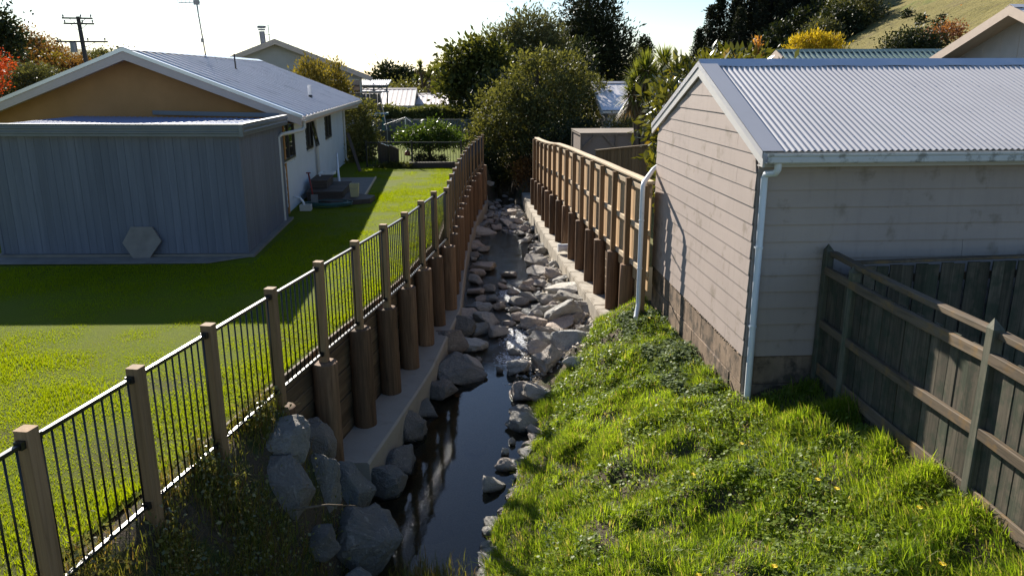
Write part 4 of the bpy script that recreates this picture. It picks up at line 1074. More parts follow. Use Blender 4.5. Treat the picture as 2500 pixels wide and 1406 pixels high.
def ridge_y_house(name, label, cx, y0, y1, half, zr, ze, wall, roof, trim, over=0.5, base=-0.45, boards=0.0, wins=()):
    h = thing(name, label, 'house', (cx, y0, base))
    def P(mb, nm, m): return at_parent(mb.obj(nm, m), h)
    s = (zr - ze) / half; hw = half - over
    mb = MB(); mb.poly_slab([(cx - hw, y0 + over, base), (cx - hw, y0 + over, ze + over * s - 0.06), (cx, y0 + over, zr - 0.06), (cx + hw, y0 + over, ze + over * s - 0.06), (cx + hw, y0 + over, base)], (0, y1 - y0 - 2 * over, 0)); P(mb, 'wall', wall)
    if boards:
        z = 0.2
        while z < zr - 0.3:
            w_ = hw if z < ze else max(0.1, (zr - 0.1 - z) / s)
            w_ = min(w_, hw)
            mb = MB(); mb.add([(cx - w_, y0 + over - 0.03, z), (cx + w_, y0 + over - 0.03, z), (cx + w_, y0 + over, z), (cx - w_, y0 + over, z), (cx - w_, y0 + over - 0.012, z + boards), (cx + w_, y0 + over - 0.012, z + boards), (cx + w_, y0 + over, z + boards), (cx - w_, y0 + over, z + boards)],
                              [(0, 1, 5, 4), (1, 2, 6, 5), (2, 3, 7, 6), (3, 0, 4, 7), (0, 3, 2, 1), (4, 5, 6, 7)]); P(mb, 'weatherboard', wall); z += boards
    for sg in (-1, 1):
        mb = MB(); mb.poly_slab([(cx + sg * half, y0, ze), (cx, y0, zr), (cx, y1, zr), (cx + sg * half, y1, ze)], (0, 0, 0.04)); P(mb, 'roof_sheet', roof)
        mb = MB(); mb.poly_slab([(cx + sg * half, y0 - 0.04, ze + 0.05), (cx, y0 - 0.04, zr + 0.05), (cx, y0 - 0.04, zr - 0.25), (cx + sg * half, y0 - 0.04, ze - 0.25)], (0, 0.035, 0)); P(mb, 'barge_board', trim)
        mb = MB(); mb.poly_slab([(cx + sg * half, y0, ze - 0.14), (cx, y0, zr - 0.14), (cx, y0 + over, zr - 0.14), (cx + sg * half, y0 + over, ze - 0.14)], (0, 0, -0.012)); P(mb, 'soffit', trim)
        mb = MB(); mb.box((min(cx + sg * half, cx + sg * (half + 0.1)), y0, ze - 0.12), (max(cx + sg * half, cx + sg * (half + 0.1)), y1, ze - 0.01)); P(mb, 'gutter', trim)
    for (a, b, z0, z1) in wins:
        yw = y0 + over - 0.03; mb = MB()
        for p, q in (((a, z0), (b, z0)), ((b, z0), (b, z1)), ((b, z1), (a, z1)), ((a, z1), (a, z0))): mb.beam((p[0], yw - 0.02, p[1]), (q[0], yw - 0.02, q[1]), 0.06, 0.06, 0, (0, 1, 0))
        w_ = P(mb, 'window', M_cream); mb = MB(); mb.box((a, yw - 0.012, z0), (b, yw - 0.006, z1)); link('pane', mb.mesh('pane'), M_glass, w_)
    return h

nh = ridge_y_house('house', 'plain beige gabled house rising behind the grey steel roof', -10.75, 47.5, 60, 5.3, 5.40, 3.35, M_bwall2, M_houseroof, M_barge, boards=0.2, wins=((-6.6, -6.05, 1.6, 3.2),)); nh.rotation_euler = (0, 0, 0.21)
ridge_x_house('house', 'low house with pale pinkish steel roof behind the hedge', -11.5, -3.9, 65.5, 4.0, 2.42, 1.25, M_bwall, M_paleroof, M_cream, 0.35, 0.008, 0.3)
ridge_x_house('house', 'long low house with pale roof and grey wall behind the hedge', -4.3, 1.2, 68.5, 3.6, 1.95, 1.20, M_bwall2, M_paleroof, M_cream, 0.35, 0.008, 0.3)
ridge_x_house('house', 'house with ribbed dark green steel roof just behind the garage ridge', 10.55, 17.0, 27.5, 4.0, 4.17, 2.6, M_bwall, M_greenroof, M_brownroof, 0.185, 0.055, 0.3)
rh = ridge_x_house('house', 'beige gabled house with deep eaves at the right edge behind the garage', 15.15, 27, 22.45, 5.2, 5.20, 3.33, M_bwall, M_houseroof, M_brownroof, 0.4, 0.03, 0.75)
for i in range(9):
    y = 18.9 + i * 0.8; mb = MB(); mb.box((15.15 + 0.735, y, 0), (15.15 + 0.752, y + 0.05, 4.95 - 0.36 * abs(y - 22.45))); at_parent(mb.obj('wall_batten', M_bwall), rh)
ridge_x_house('house', 'small pale cottage with blue grey roof beyond the mesh enclosure', 6.0, 11.5, 39.0, 3.4, 3.05, 1.9, M_bwall, M_houseroof, M_cream, 0.3, 0.006, 0.35, wins=((6.9, 7.5, 0.4, 1.5),))
# chimney flue on the neighbour's roof
fl = thing('chimney_flue', 'dark metal chimney flue with cowl on the beige gabled roof', 'chimney', (-11.85, 49.5, 5.0))
mb = MB(); mb.tube([(0, 0, 0), (-0.05, 0, 0.95)], 0.16, 14); mb.obj('flue_pipe', M_gal, fl, smooth=True, angle=50)
mb = MB(); mb.tube([(-0.05, 0, 1.0), (-0.05, 0, 1.08)], [0.20, 0.20], 14); mb.tube([(-0.05, 0, 1.12), (-0.05, 0, 1.26)], [0.24, 0.24], 14); mb.obj('cowl', M_gal, fl, smooth=True, angle=50)
mb = MB(); mb.tube([(0.38, 0, 0.1), (0.34, 0, 1.25)], 0.025, 6); mb.tube([(0.1, 0, 0.75), (0.45, 0, 0.78)], 0.015, 5); mb.tube([(0.15, 0, 1.2), (0.42, 0, 1.3)], 0.015, 5); mb.obj('aerial', M_gal, fl)

# patio roof, raised deck with screen and stair
pg = thing('pergola', 'pergola with pale corrugated roof and diagonal braces beyond the columnar trees', 'pergola', (-6.8, 60, 0))
for x in (-7.9, -6.7, -5.75):
    mb = MB(); mb.beam((x, 60, -0.4), (x, 60, 2.9), 0.1, 0.1, 0, (0, 1, 0)); at_parent(mb.obj('post', M_greysteel), pg)
for a, b in ((-7.9, -6.7), (-6.7, -5.75)):
    mb = MB(); mb.beam((a, 59.95, 2.35), (b, 59.95, 2.8), 0.05, 0.05); mb.beam((b, 59.93, 2.35), (a, 59.93, 2.8), 0.05, 0.05); at_parent(mb.obj('brace', M_greysteel), pg)
Xc, Yc, Zc = corrugated(-8.1, -5.6, (59.6, 2.78), (62.5, 3.12), 0.15, 0.03, 6, 2)
o = link('roof_sheet', grid_mesh('roof_sheet', Xc, Yc, Zc), M_zinc); at_parent(o, pg)
mb = MB(); mb.beam((-8.1, 59.7, 2.7), (-5.6, 59.7, 2.7), 0.06, 0.14); at_parent(mb.obj('front_beam', M_greysteel), pg)
mb = MB(); mb.beam((-8.1, 59.7, 2.30), (-5.6, 59.7, 2.30), 0.06, 0.10); at_parent(mb.obj('bottom_rail', M_trim), pg)

dk = thing('raised_deck', 'raised deck with brown board screen and steep stair behind the white house corner', 'deck', (-5.3, 45, 0))
n = 9
for i in range(n):
    x0 = -6.5 + 1.85 * i / n; mb = MB(); mb.box((x0 + 0.006, 45, 1.45), (x0 + 1.85 / n - 0.006, 45.03, 2.46)); at_parent(mb.obj('screen_board', M_brownpanel), dk)
mb = MB(); mb.box((-6.6, 44.95, 2.47), (-4.6, 45.08, 2.53)); at_parent(mb.obj('screen_cap', M_brownpanel), dk)
mb = MB(); mb.box((-6.6, 45.0, 1.25), (-4.5, 47.5, 1.36)); at_parent(mb.obj('platform', M_teal), dk)
for x in (-6.5, -5.4, -4.6):
    mb = MB(); mb.beam((x, 45.1, -0.45), (x, 45.1, 1.25), 0.12, 0.12, 0, (0, 1, 0)); at_parent(mb.obj('post', M_teal), dk)
for dx in (0, 0.32):
    mb = MB(); mb.beam((-5.75 + dx, 44.9, 2.35), (-4.9 + dx, 41.5, -0.1), 0.05, 0.2); at_parent(mb.obj('stair_stringer', M_greysteel), dk)
for i in range(8):
    q = (i + 0.5) / 8; mb = MB(); mb.box((-5.75 + 0.85 * q + 0.03, 44.9 - 3.4 * q - 0.12, 2.35 - 2.45 * q), (-5.75 + 0.85 * q + 0.29, 44.9 - 3.4 * q + 0.12, 2.38 - 2.45 * q)); at_parent(mb.obj('tread', M_greysteel), dk)
mb = MB(); mb.tube([(-4.62, 44.2, 2.5), (-4.05, 41.4, 0.75), (-4.05, 41.4, -0.2)], 0.025, 8); at_parent(mb.obj('handrail', M_greysteel), dk)

def steel_fence(label, p, q, zb, zt, mat, n):
    f = thing('steel_fence', label, 'fence', ((p[0] + q[0]) / 2, (p[1] + q[1]) / 2, zb))
    p = Vector((p[0], p[1], 0)); q = Vector((q[0], q[1], 0)); d = (q - p).normalized(); nr = Vector((-d.y, d.x, 0))
    for i in range(n):
        a = p.lerp(q, i / n); b = p.lerp(q, (i + 1) / n); m = 14
        mb = MB()
        for j in range(m):
            for f0, f1, o0, o1 in ((0, .4, 0, 0), (.4, .5, 0, .03), (.5, .9, .03, .03), (.9, 1, .03, 0)):
                u = a.lerp(b, (j + f0) / m) + nr * o0; v = a.lerp(b, (j + f1) / m) + nr * o1
                mb.add([u + Vector((0, 0, zb)), v + Vector((0, 0, zb)), v + Vector((0, 0, zt)), u + Vector((0, 0, zt))], [(0, 1, 2, 3)])
        at_parent(mb.obj('panel', mat), f)
        mb = MB(); mb.beam(a + Vector((0, 0, zt + 0.02)), b + Vector((0, 0, zt + 0.02)), 0.07, 0.05); at_parent(mb.obj('top_rail', mat), f)
        mb = MB(); mb.beam(a + Vector((0, 0, zb)), a + Vector((0, 0, zt + 0.05)), 0.07, 0.07); at_parent(mb.obj('post', mat), f)
    return f
steel_fence('grey steel panel fence in front of the clipped hedge', (-5.4, 46.3), (2.0, 45.8), -0.45, 0.97, M_greysteel, 3)
steel_fence('dark green steel panel fence behind the round green tree', (-4.55, 42), (1.8, 41.6), -0.45, 0.62, M_darksteel, 3)

pf = thing('rail_fence', 'low black rail fence across the far end of the lawn', 'fence', (-2, 31, 0))
def pfp(x): return Vector((x, 31.0 - 0.06 * (x + 3.8), 0.0))
for x in (-3.85, -2.12, -0.22):
    mb = MB(); p = pfp(x); mb.beam(p, p + Vector((0, 0, 1.0)), 0.06, 0.06); at_parent(mb.obj('post', M_black), pf)
for z in (0.06, 0.93):
    mb = MB(); mb.beam(pfp(-3.85) + Vector((0, 0, z)), pfp(-0.22) + Vector((0, 0, z)), 0.035, 0.035); at_parent(mb.obj('rail', M_black), pf)
nb_ = 32
balp = MB().tube([(0, 0, 0.06), (0, 0, 0.93)], 0.010, 6).mesh('baluster'); balp.materials.append(M_black)
for i in range(nb_):
    p = pfp(-3.8 + 3.55 * (i + 0.5) / nb_); o = link('baluster', balp); at_parent(o, pf); o.location = p
tp = thing('screen_panels', 'pair of black solid panels with sloping tops behind the low rail fence', 'panels', (-3.1, 31.5, 0))
for x0, x1, z0, z1 in ((-3.46, -3.05, 0.90, 0.74), (-3.03, -2.68, 0.80, 0.62)):
    mb = MB(); mb.poly_slab([(x0, 31.4, 0.02), (x1, 31.5, 0.02), (x1, 31.5, z1), (x0, 31.4, z0)], (0, 0.3, 0)); at_parent(mb.obj('panel', M_black), tp)
    mb = MB(); mb.beam((x0, 31.38, z0 + 0.012), (x1, 31.48, z1 + 0.012), 0.05, 0.018); at_parent(mb.obj('panel_cap', M_flash), tp)
mb = MB(); mb.box((-2.2, 30.35, -0.02), (-0.45, 30.55, 0.20)); mb.box((-2.2, 30.36, 0.205), (-0.45, 30.54, 0.22)); o = mb.obj('garden_edging', M_deck); tag(o, 'low brown timber garden edging at the foot of the far rail fence', 'edging')
cl = thing('clothesline', 'white rotary clothesline above the dark steel fence', 'clothesline', (-3.0, 40, -0.2))
mb = MB(); mb.tube([(0, 0, 0), (0, 0, 1.62)], 0.03, 8); mb.obj('pole', M_pvc, cl)
for i in range(4):
    a = 0.5 + i * math.pi / 2; ex, ey = 1.15 * math.cos(a), 1.15 * math.sin(a)
    mb = MB(); mb.tube([(0, 0, 1.62), (ex, ey, 1.30)], 0.022, 6); mb.obj('arm', M_gal, cl)
for k in (0.5, 0.75, 1.0):
    mb = MB(); pts = [(1.15 * k * math.cos(0.5 + i * math.pi / 2), 1.15 * k * math.sin(0.5 + i * math.pi / 2), 1.62 - 0.32 * k) for i in range(5)]; mb.tube(pts, 0.003, 4); mb.obj('line_wire', M_gal, cl)
og = thing('garden_ornament', 'slim white post with red base beside the round green tree', 'ornament', (-2.62, 35.5, 0))
mb = MB(); mb.tube([(0, 0, 0.2), (0, 0, 0.85)], 0.03, 8); mb.obj('post', M_pvc, og)
mb = MB(); mb.tube([(0, 0, 0), (0, 0, 0.16), (0, 0, 0.22)], [0.14, 0.11, 0.04], 10); mb.obj('base', M_red, og)

# mesh enclosure and brown fence behind the new fence
t = NT('shade_mesh_cloth'); pr = t.principled((0.30, 0.25, 0.22), 0.9, 0.1); tpn = t.n('ShaderNodeBsdfTransparent'); mx = t.n('ShaderNodeMixShader'); mx.inputs[0].default_value = 0.3
t.l(pr.outputs[0], mx.inputs[1]); t.l(tpn.outputs[0], mx.inputs[2]); M_mesh = t.done(mx)
M_encl = timber('grey_frame_timber', (0.16, 0.13, 0.10), (0.27, 0.22, 0.18), gs=20)
en = thing('mesh_enclosure', 'garden enclosure of timber frame covered with brown shade mesh', 'enclosure', (5, 29, -0.36))
ex0, ex1, ey0, ey1, ezt = 4.05, 6.35, 28.2, 30.6, 1.33
for x in (ex0, (ex0 + ex1) / 2 + 0.1, ex1):
    for y in (ey0, ey1):
        mb = MB(); mb.beam((x, y, -0.4), (x, y, ezt), 0.07, 0.07, 0, (0, 1, 0)); at_parent(mb.obj('post', M_encl), en)
for p, q in (((ex0, ey0), (ex1, ey0)), ((ex1, ey0), (ex1, ey1)), ((ex1, ey1), (ex0, ey1)), ((ex0, ey1), (ex0, ey0))):
    mb = MB(); mb.beam((p[0], p[1], ezt + 0.04), (q[0], q[1], ezt + 0.04), 0.07, 0.07); at_parent(mb.obj('top_beam', M_encl), en)
mb = MB(); mb.box((ex0 - 0.05, ey0 - 0.05, ezt + 0.08), (ex1 + 0.05, ey1 + 0.05, ezt + 0.10)); at_parent(mb.obj('roof_panel', M_encl), en)
for lo, hi in (((ex0 + 0.04, ey0 + 0.02, -0.3), (ex1 - 0.04, ey0 + 0.026, ezt)), ((ex0 + 0.02, ey0 + 0.04, -0.3), (ex0 + 0.026, ey1 - 0.04, ezt)), ((ex0 + 0.04, ey1 - 0.026, -0.3), (ex1 - 0.04, ey1 - 0.02, ezt))):
    mb = MB(); mb.box(lo, hi); at_parent(mb.obj('mesh_panel', M_mesh), en)
for x, s in ((ex0 + 0.05, 1), ((ex0 + ex1) / 2 + 0.06, -1), (ex1 - 0.05, -1)):
    mb = MB(); mb.beam((x, ey0 - 0.03, ezt - 0.42), (x + s * 0.42, ey0 - 0.03, ezt), 0.05, 0.06); at_parent(mb.obj('brace', M_encl), en)
bf = thing('paling_fence', 'brown paling fence joining the new fence behind the glossy leaved tree', 'fence', (4.5, 22, -0.36))
bp0, bp1 = Vector((3.38, 20.85, 0)), Vector((6.6, 23.7, 0)); L = (bp1 - bp0).length; dn = (bp1 - bp0).normalized(); n = int(L / 0.158)
bpale = MB(); bpale.box((-0.072, -0.009, 0), (0.072, 0.009, 1)); bpale = bpale.mesh('paling'); bpale.materials.append(M_brownpale)
for i in range(n):
    p = bp0 + dn * (0.158 * (i + 0.5)); o = link('paling', bpale); at_parent(o, bf); o.location = (p.x, p.y, -0.4); o.scale = (1, 1, 1.86 + 0.01 * math.sin(i * 2)); o.rotation_euler = (0, 0, math.atan2(dn.y, dn.x))
mb = MB(); mb.beam(bp0 + Vector((0, 0, 1.48)), bp1 + Vector((0, 0, 1.48)), 0.10, 0.035); at_parent(mb.obj('cap_rail', M_brownpale), bf)
for z in (0.1, 1.25):
    mb = MB(); off = Vector((-dn.y, dn.x, 0)) * 0.04; mb.beam(bp0 + off + Vector((0, 0, z)), bp1 + off + Vector((0, 0, z)), 0.05, 0.09); at_parent(mb.obj('rail', M_brownpale), bf)

# power pole, second pole, bird
M_pole = timber('power_pole_timber', (0.06, 0.05, 0.045), (0.11, 0.09, 0.08), gs=14)
def power_pole(loc, label, top, arms, lean):
    p = thing('power_pole', label, 'power pole', loc)
    mb = MB(); mb.tube([(0, 0, 0), (lean * 0.5, 0, top * 0.5), (lean, 0, top)], [0.17, 0.15, 0.12], 12); mb.obj('pole', M_pole, p, smooth=True)
    for (z, a, b) in arms:
        lx_ = lean * z / top
        mb = MB(); mb.beam((lx_ + a, -0.13, z + 0.0), (lx_ + b, -0.13, z - 0.03), 0.09, 0.10); arm = mb.obj('crossarm', M_pole, p)
        for q in (0.04, 0.5 + 0.12, 0.95):
            x = lx_ + a + (b - a) * q; mb = MB(); mb.tube([(x, -0.13, z + 0.03), (x, -0.13, z + 0.10), (x, -0.13, z + 0.16), (x, -0.13, z + 0.22)], [0.02, 0.05, 0.06, 0.03], 8); link('insulator', mb.mesh('insulator', True), M_gal, arm)
        mb = MB(); mb.beam((lx_ + a * 0.55, -0.10, z - 0.03), (lx_, -0.10, z - 0.45), 0.03, 0.03); mb.beam((lx_ + b * 0.55, -0.10, z - 0.03), (lx_, -0.10, z - 0.45), 0.03, 0.03); link('brace', mb.mesh('brace'), M_gal, arm)
    return p
pw_ = power_pole((-24.45, 55, 0), 'timber power pole with three crossarms behind the house roof', 7.15, ((7.05, -0.95, 0.95), (6.72, -0.9, 1.0), (5.62, -1.6, 1.65)), -0.32)
mb = MB(); mb.tube([(-0.75, -0.2, 4.95), (-0.75, -0.2, 5.55)], 0.2, 12); mb.obj('transformer', M_gal, pw_, smooth=True, angle=50)
power_pole((-33.5, 84, 0), 'distant power pole top with one crossarm just above the ridge of the grey roof', 6.2, ((6.15, -0.85, 0.85),), 0.0)
bd = MB(); bd.tube([(0, 0, -0.085), (0.0, 0, -0.05), (-0.012, 0, 0.02), (-0.02, 0, 0.07), (-0.024, 0, 0.095)], [0.006, 0.022, 0.026, 0.016, 0.003], 8)
bd.add([(0, 0, 0.03), (0.015, 0.13, 0.0), (0.03, 0.14, -0.06), (0.0, 0.01, -0.05)], [(0, 1, 2, 3)]); bd.add([(0, 0, 0.03), (0.015, -0.13, 0.0), (0.03, -0.14, -0.06), (0.0, -0.01, -0.05)], [(0, 1, 2, 3)]); bd.add([(0, 0, -0.06), (0.03, 0, -0.12), (-0.02, 0, -0.11)], [(0, 1, 2)])
o = bd.obj('bird', M_rubber, loc=(-15.83, 30, 5.83)); tag(o, 'small dark bird flying in the white sky at the upper left', 'bird')
# ================================================================== trees and shrubs
def unit(v): return v / np.maximum(np.linalg.norm(v, axis=-1, keepdims=True), 1e-9)
def leaf_quads(P, length, width, rng, outward=None, upbias=0.2, out_w=0.8, fold=0.0, jitter=0.35):
    """one four-sided leaf at every point of P"""
    n = len(P)
    d = rng.normal(size=(n, 3)); d[:, 2] += upbias
    if outward is not None: d = unit(d) + outward * out_w
    d = unit(d)
    s = unit(np.cross(d, rng.normal(size=(n, 3))))
    L = length * (1 + jitter * rng.normal(size=(n, 1))).clip(0.45, 1.8); W = L * width / length
    nn = np.cross(d, s)
    V = np.empty((n, 4, 3))
    V[:, 0] = P; V[:, 1] = P + d * L * 0.5 + s * W * 0.5 + nn * fold * L; V[:, 2] = P + d * L; V[:, 3] = P + d * L * 0.5 - s * W * 0.5 + nn * fold * L
    return V.reshape(-1, 3), np.arange(n * 4).reshape(n, 4)

def crown_points(lobes, n, rng, clump=0.35, shell=0.55, per=14):
    """clumps spread through and over a set of ellipsoids"""
    lobes = np.array(lobes, float)
    vol = (lobes[:, 3] * lobes[:, 4] * lobes[:, 5]) ** 0.75; vol /= vol.sum()
    nc = max(1, n // per)
    idx = rng.choice(len(lobes), nc, p=vol)
    d = unit(rng.normal(size=(nc, 3)))
    r = shell + (1.06 - shell) * rng.random((nc, 1)) ** 0.6
    bumpy = 1 + 0.16 * np.sin(d[:, :1] * 5 + idx[:, None]) * np.cos(d[:, 2:] * 6 + idx[:, None] * 2)
    c = lobes[idx, :3] + d * r * bumpy * lobes[idx, 3:6]
    size = clump * (0.5 + rng.random((nc, 1)))
    k = rng.integers(0, nc, n)
    P = c[k] + rng.normal(size=(n, 3)) * size[k] * np.array([1, 1, 0.75])
    out = unit(P - lobes[idx[k], :3])
    return P, out

def limbs(mb, base, lobes, r0, rng, fork=0.35, sub=3):
    base = Vector(base)
    cen = Vector(np.mean(np.array(lobes)[:, :3], 0))
    f = base.lerp(cen, fork); f.x += rng.normal() * 0.05
    mb.tube([base - Vector((0, 0, 0.15)), base.lerp(f, 0.1), base.lerp(f, 0.55) + Vector((rng.normal() * 0.04, 0, 0)), f], [r0 * 1.35, r0 * 1.05, r0 * 0.9, r0 * 0.8], 10, cap=False)
    for L in lobes:
        e = Vector(L[:3]); m = f.lerp(e, 0.5) + Vector((rng.normal() * 0.15 * L[3], rng.normal() * 0.15 * L[4], 0.08 * L[5]))
        mb.tube([f, m, e], [r0 * 0.62, r0 * 0.4, r0 * 0.18], 7, cap=False)
        for q in range(sub):
            d = Vector(unit(rng.normal(size=3))); d.z = abs(d.z) * 0.7
            tip = e + Vector((d.x * L[3], d.y * L[4], d.z * L[5])) * 0.85
            mb.tube([m.lerp(e, 0.4 + 0.2 * q), m.lerp(tip, 0.6), tip], [r0 * 0.25, r0 * 0.14, r0 * 0.05], 5, cap=False)

def tree(name, label, base, lobes, n, leaf, mat, bark, r0=0.15, cat='tree', group=None, clump=None, shell=0.5, seed=1, width=0.5, fork=0.4, per=14, upbias=0.2, sub=3, out_w=0.8):
    rng = np.random.default_rng(seed)
    t_ = thing(name, label, cat, base, group=group)
    mb = MB(); limbs(mb, base, lobes, r0, rng, fork, sub)
    at_parent(mb.obj('trunk', bark, smooth=True), t_)
    P, out = crown_points(lobes, n, rng, clump or leaf * 2.2, shell, per)
    V, F = leaf_quads(P, leaf, leaf * width, rng, out, upbias, out_w=out_w)
    o = link('crown', np_mesh('crown', V, F), mat); at_parent(o, t_)
    return t_

M_bark = timber('grey_brown_bark', (0.07, 0.055, 0.045), (0.16, 0.13, 0.105), gs=12, rough=0.9)
M_olive = leafmat('olive_leaves', (0.030, 0.036, 0.012), (0.145, 0.145, 0.058), trans=0.32, rough=0.55, spec=0.14)
M_darkleaf = leafmat('dark_evergreen_leaves', (0.012, 0.018, 0.008), (0.035, 0.045, 0.017), trans=0.15, spec=0.2)
M_conif = leafmat('dark_conifer_needles', (0.010, 0.015, 0.007), (0.028, 0.034, 0.014), trans=0.12, spec=0.15)
M_greyleaf = leafmat('grey_green_leaves', (0.035, 0.040, 0.020), (0.14, 0.14, 0.065), trans=0.22)
M_lime = leafmat('light_green_leaves', (0.020, 0.032, 0.009), (0.10, 0.105, 0.030), trans=0.32)
M_citrus = leafmat('citrus_leaves', (0.018, 0.04, 0.008), (0.075, 0.115, 0.02), trans=0.35, rough=0.4, spec=0.25)
M_gold = leafmat('yellow_green_leaves', (0.065, 0.058, 0.012), (0.21, 0.165, 0.042), trans=0.35)
M_yellow = leafmat('autumn_yellow_leaves', (0.22, 0.16, 0.015), (0.48, 0.36, 0.04), trans=0.35)
M_redleaf = leafmat('autumn_red_leaves', (0.22, 0.018, 0.010), (0.48, 0.10, 0.02), back=(1.4, 1.0, 0.8), trans=0.35)
M_rust = leafmat('autumn_rust_leaves', (0.085, 0.043, 0.020), (0.22, 0.115, 0.042), trans=0.28)
M_hedge = leafmat('hedge_leaves', (0.035, 0.055, 0.014), (0.19, 0.20, 0.08), trans=0.25)
M_magn = leafmat('glossy_large_leaves', (0.025, 0.038, 0.008), (0.125, 0.135, 0.028), back=(1.9, 1.6, 0.5), trans=0.30, rough=0.25, spec=0.6, dead=((0.20, 0.15, 0.03), 0.95))
M_flax = leafmat('strappy_leaves', (0.05, 0.075, 0.012), (0.20, 0.22, 0.05), trans=0.35, rough=0.35)
M_flaxdead = leafmat('dead_strappy_leaves', (0.09, 0.065, 0.035), (0.20, 0.15, 0.08), back=(1.3, 1.1, 0.7), trans=0.2)

# the big tree at the bend and those behind it
tree('broadleaf_tree', 'large olive green bushy tree overhanging the far end of the stream', (3.3, 38.5, -0.6),
     [(1.75, 37.4, 1.3, 1.5, 1.5, 1.5), (3.6, 38.2, 2.6, 1.9, 1.9, 1.7), (5.0, 38.4, 1.6, 1.5, 1.7, 1.8), (2.9, 37.2, 0.5, 2.0, 1.7, 1.7), (4.9, 37.6, -0.1, 1.5, 1.5, 1.6), (1.5, 37.8, -0.2, 1.2, 1.2, 1.2), (3.0, 36.8, 1.4, 1.5, 1.2, 1.3), (4.1, 36.9, 2.0, 1.3, 1.2, 1.2), (2.2, 37.6, 2.9, 0.7, 0.7, 0.6), (4.7, 38.0, 3.8, 0.8, 0.8, 0.6), (0.75, 37.4, 0.7, 0.6, 0.7, 0.7), (3.3, 37.9, 4.0, 0.7, 0.7, 0.5), (5.9, 38.2, 2.9, 0.6, 0.7, 0.6), (6.3, 38.4, 0.9, 0.7, 0.8, 0.9)],
     40000, 0.15, M_olive, M_bark, 0.22, seed=2, clump=0.19, shell=0.6, width=0.45, per=26)
tree('conifer_tree', 'very dark tall evergreen conifer behind the olive tree', (9.4, 62, -0.4),
     [(9.3, 62, 8.8, 1.9, 2.0, 3.0), (9.6, 62, 5.6, 2.9, 2.6, 3.0), (9.7, 62, 2.8, 3.0, 2.8, 2.6), (8.3, 61.5, 4.2, 1.8, 1.6, 2.2), (11.0, 62, 4.6, 1.7, 1.6, 2.0), (9.2, 62, 10.6, 1.0, 1.0, 1.6)],
     34000, 0.30, M_conif, M_bark, 0.35, seed=3, clump=0.42, shell=0.3, width=0.3, upbias=0.6)
tree('conifer_tree', 'slim dark green upright tree in front of the tall dark conifer', (6.9, 50, -0.4),
     [(6.9, 50, 4.0, 0.9, 0.9, 1.5), (6.9, 50, 2.5, 1.2, 1.1, 1.6)], 7000, 0.2, M_darkleaf, M_bark, 0.15, seed=31, clump=0.3, shell=0.35, width=0.3, upbias=0.9)
tree('broadleaf_tree', 'grey green feathery tree left of the tall dark conifer', (4.0, 57, -0.4),
     [(4.6, 57, 5.9, 1.7, 1.6, 1.8), (3.0, 57, 5.2, 1.5, 1.4, 1.5), (5.8, 57, 4.4, 1.6, 1.5, 1.9), (4.2, 57, 3.6, 2.2, 1.8, 1.6), (2.4, 56.5, 3.4, 1.2, 1.2, 1.4)],
     24000, 0.26, M_greyleaf, M_bark, 0.2, seed=4, clump=0.34, shell=0.35, width=0.3, upbias=0.8, per=10)
tree('broadleaf_tree', 'light green sunlit tree above the low pale roofs', (0.3, 51, -0.4),
     [(-0.2, 51, 4.0, 1.2, 1.2, 1.1), (1.2, 51, 4.5, 1.2, 1.2, 1.2), (0.3, 51, 2.9, 1.6, 1.4, 1.2), (1.8, 51, 3.0, 1.5, 1.4, 1.5), (-0.6, 50.5, 2.6, 0.8, 0.8, 0.8)],
     12000, 0.28, M_lime, M_bark, 0.16, seed=5, clump=0.36, shell=0.4, width=0.5, per=10)
tree('broadleaf_tree', 'dark shrubby tree filling the gap below the light green tree', (2.2, 47, -0.4),
     [(1.9, 47, 2.1, 1.6, 1.2, 1.4), (0.9, 47, 1.2, 1.0, 1.0, 1.1), (3.2, 47, 1.6, 1.8, 1.2, 1.6)], 9000, 0.2, M_darkleaf, M_bark, 0.14, seed=6, clump=0.3)
tree('broadleaf_tree', 'rounded dark tree on the skyline above the pale roofs', (-7.3, 85, -0.4),
     [(-7.9, 85, 3.3, 1.3, 1.3, 1.2), (-6.7, 85, 3.0, 1.2, 1.2, 1.3), (-7.3, 85, 2.0, 1.8, 1.4, 1.0), (-9.2, 85, 2.8, 0.7, 0.8, 0.8)], 7000, 0.3, M_darkleaf, M_bark, 0.2, seed=7, clump=0.35)
tree('broadleaf_tree', 'spreading dark tree on the skyline beside the cabbage tree', (-5.4, 90, -0.4),
     [(-5.3, 90, 3.3, 1.1, 1.0, 0.7), (-4.4, 90, 2.6, 0.9, 1.0, 0.9), (-5.6, 90, 2.1, 1.0, 1.0, 0.9)], 3600, 0.28, M_darkleaf, M_bark, 0.16, seed=8, clump=0.3)
tree('broadleaf_tree', 'thin dark tree on the skyline right of the cabbage tree', (-2.4, 82, -0.4),
     [(-2.4, 82, 3.1, 0.9, 0.9, 1.2), (-2.2, 82, 1.9, 1.0, 1.0, 1.2), (-1.4, 82, 2.6, 0.6, 0.6, 0.8)], 4200, 0.28, M_darkleaf, M_bark, 0.16, seed=9, clump=0.3)
tree('shrub', 'rounded olive shrub at the end of the long pale roof', (-5.8, 70, -0.4), [(-5.6, 70, 2.0, 0.9, 0.8, 0.6), (-4.8, 70, 1.7, 0.8, 0.8, 0.6)], 2600, 0.22, M_olive, M_bark, 0.1, 'shrub', seed=10)
tree('shrub', 'dark green leafy shrub growing at the right end of the grey walled house', (0.25, 56, -0.4), [(0.2, 56, 1.1, 0.8, 0.7, 0.9), (0.6, 56, 1.9, 0.6, 0.6, 0.7)], 3600, 0.24, M_darkleaf, M_bark, 0.08, 'shrub', seed=11)
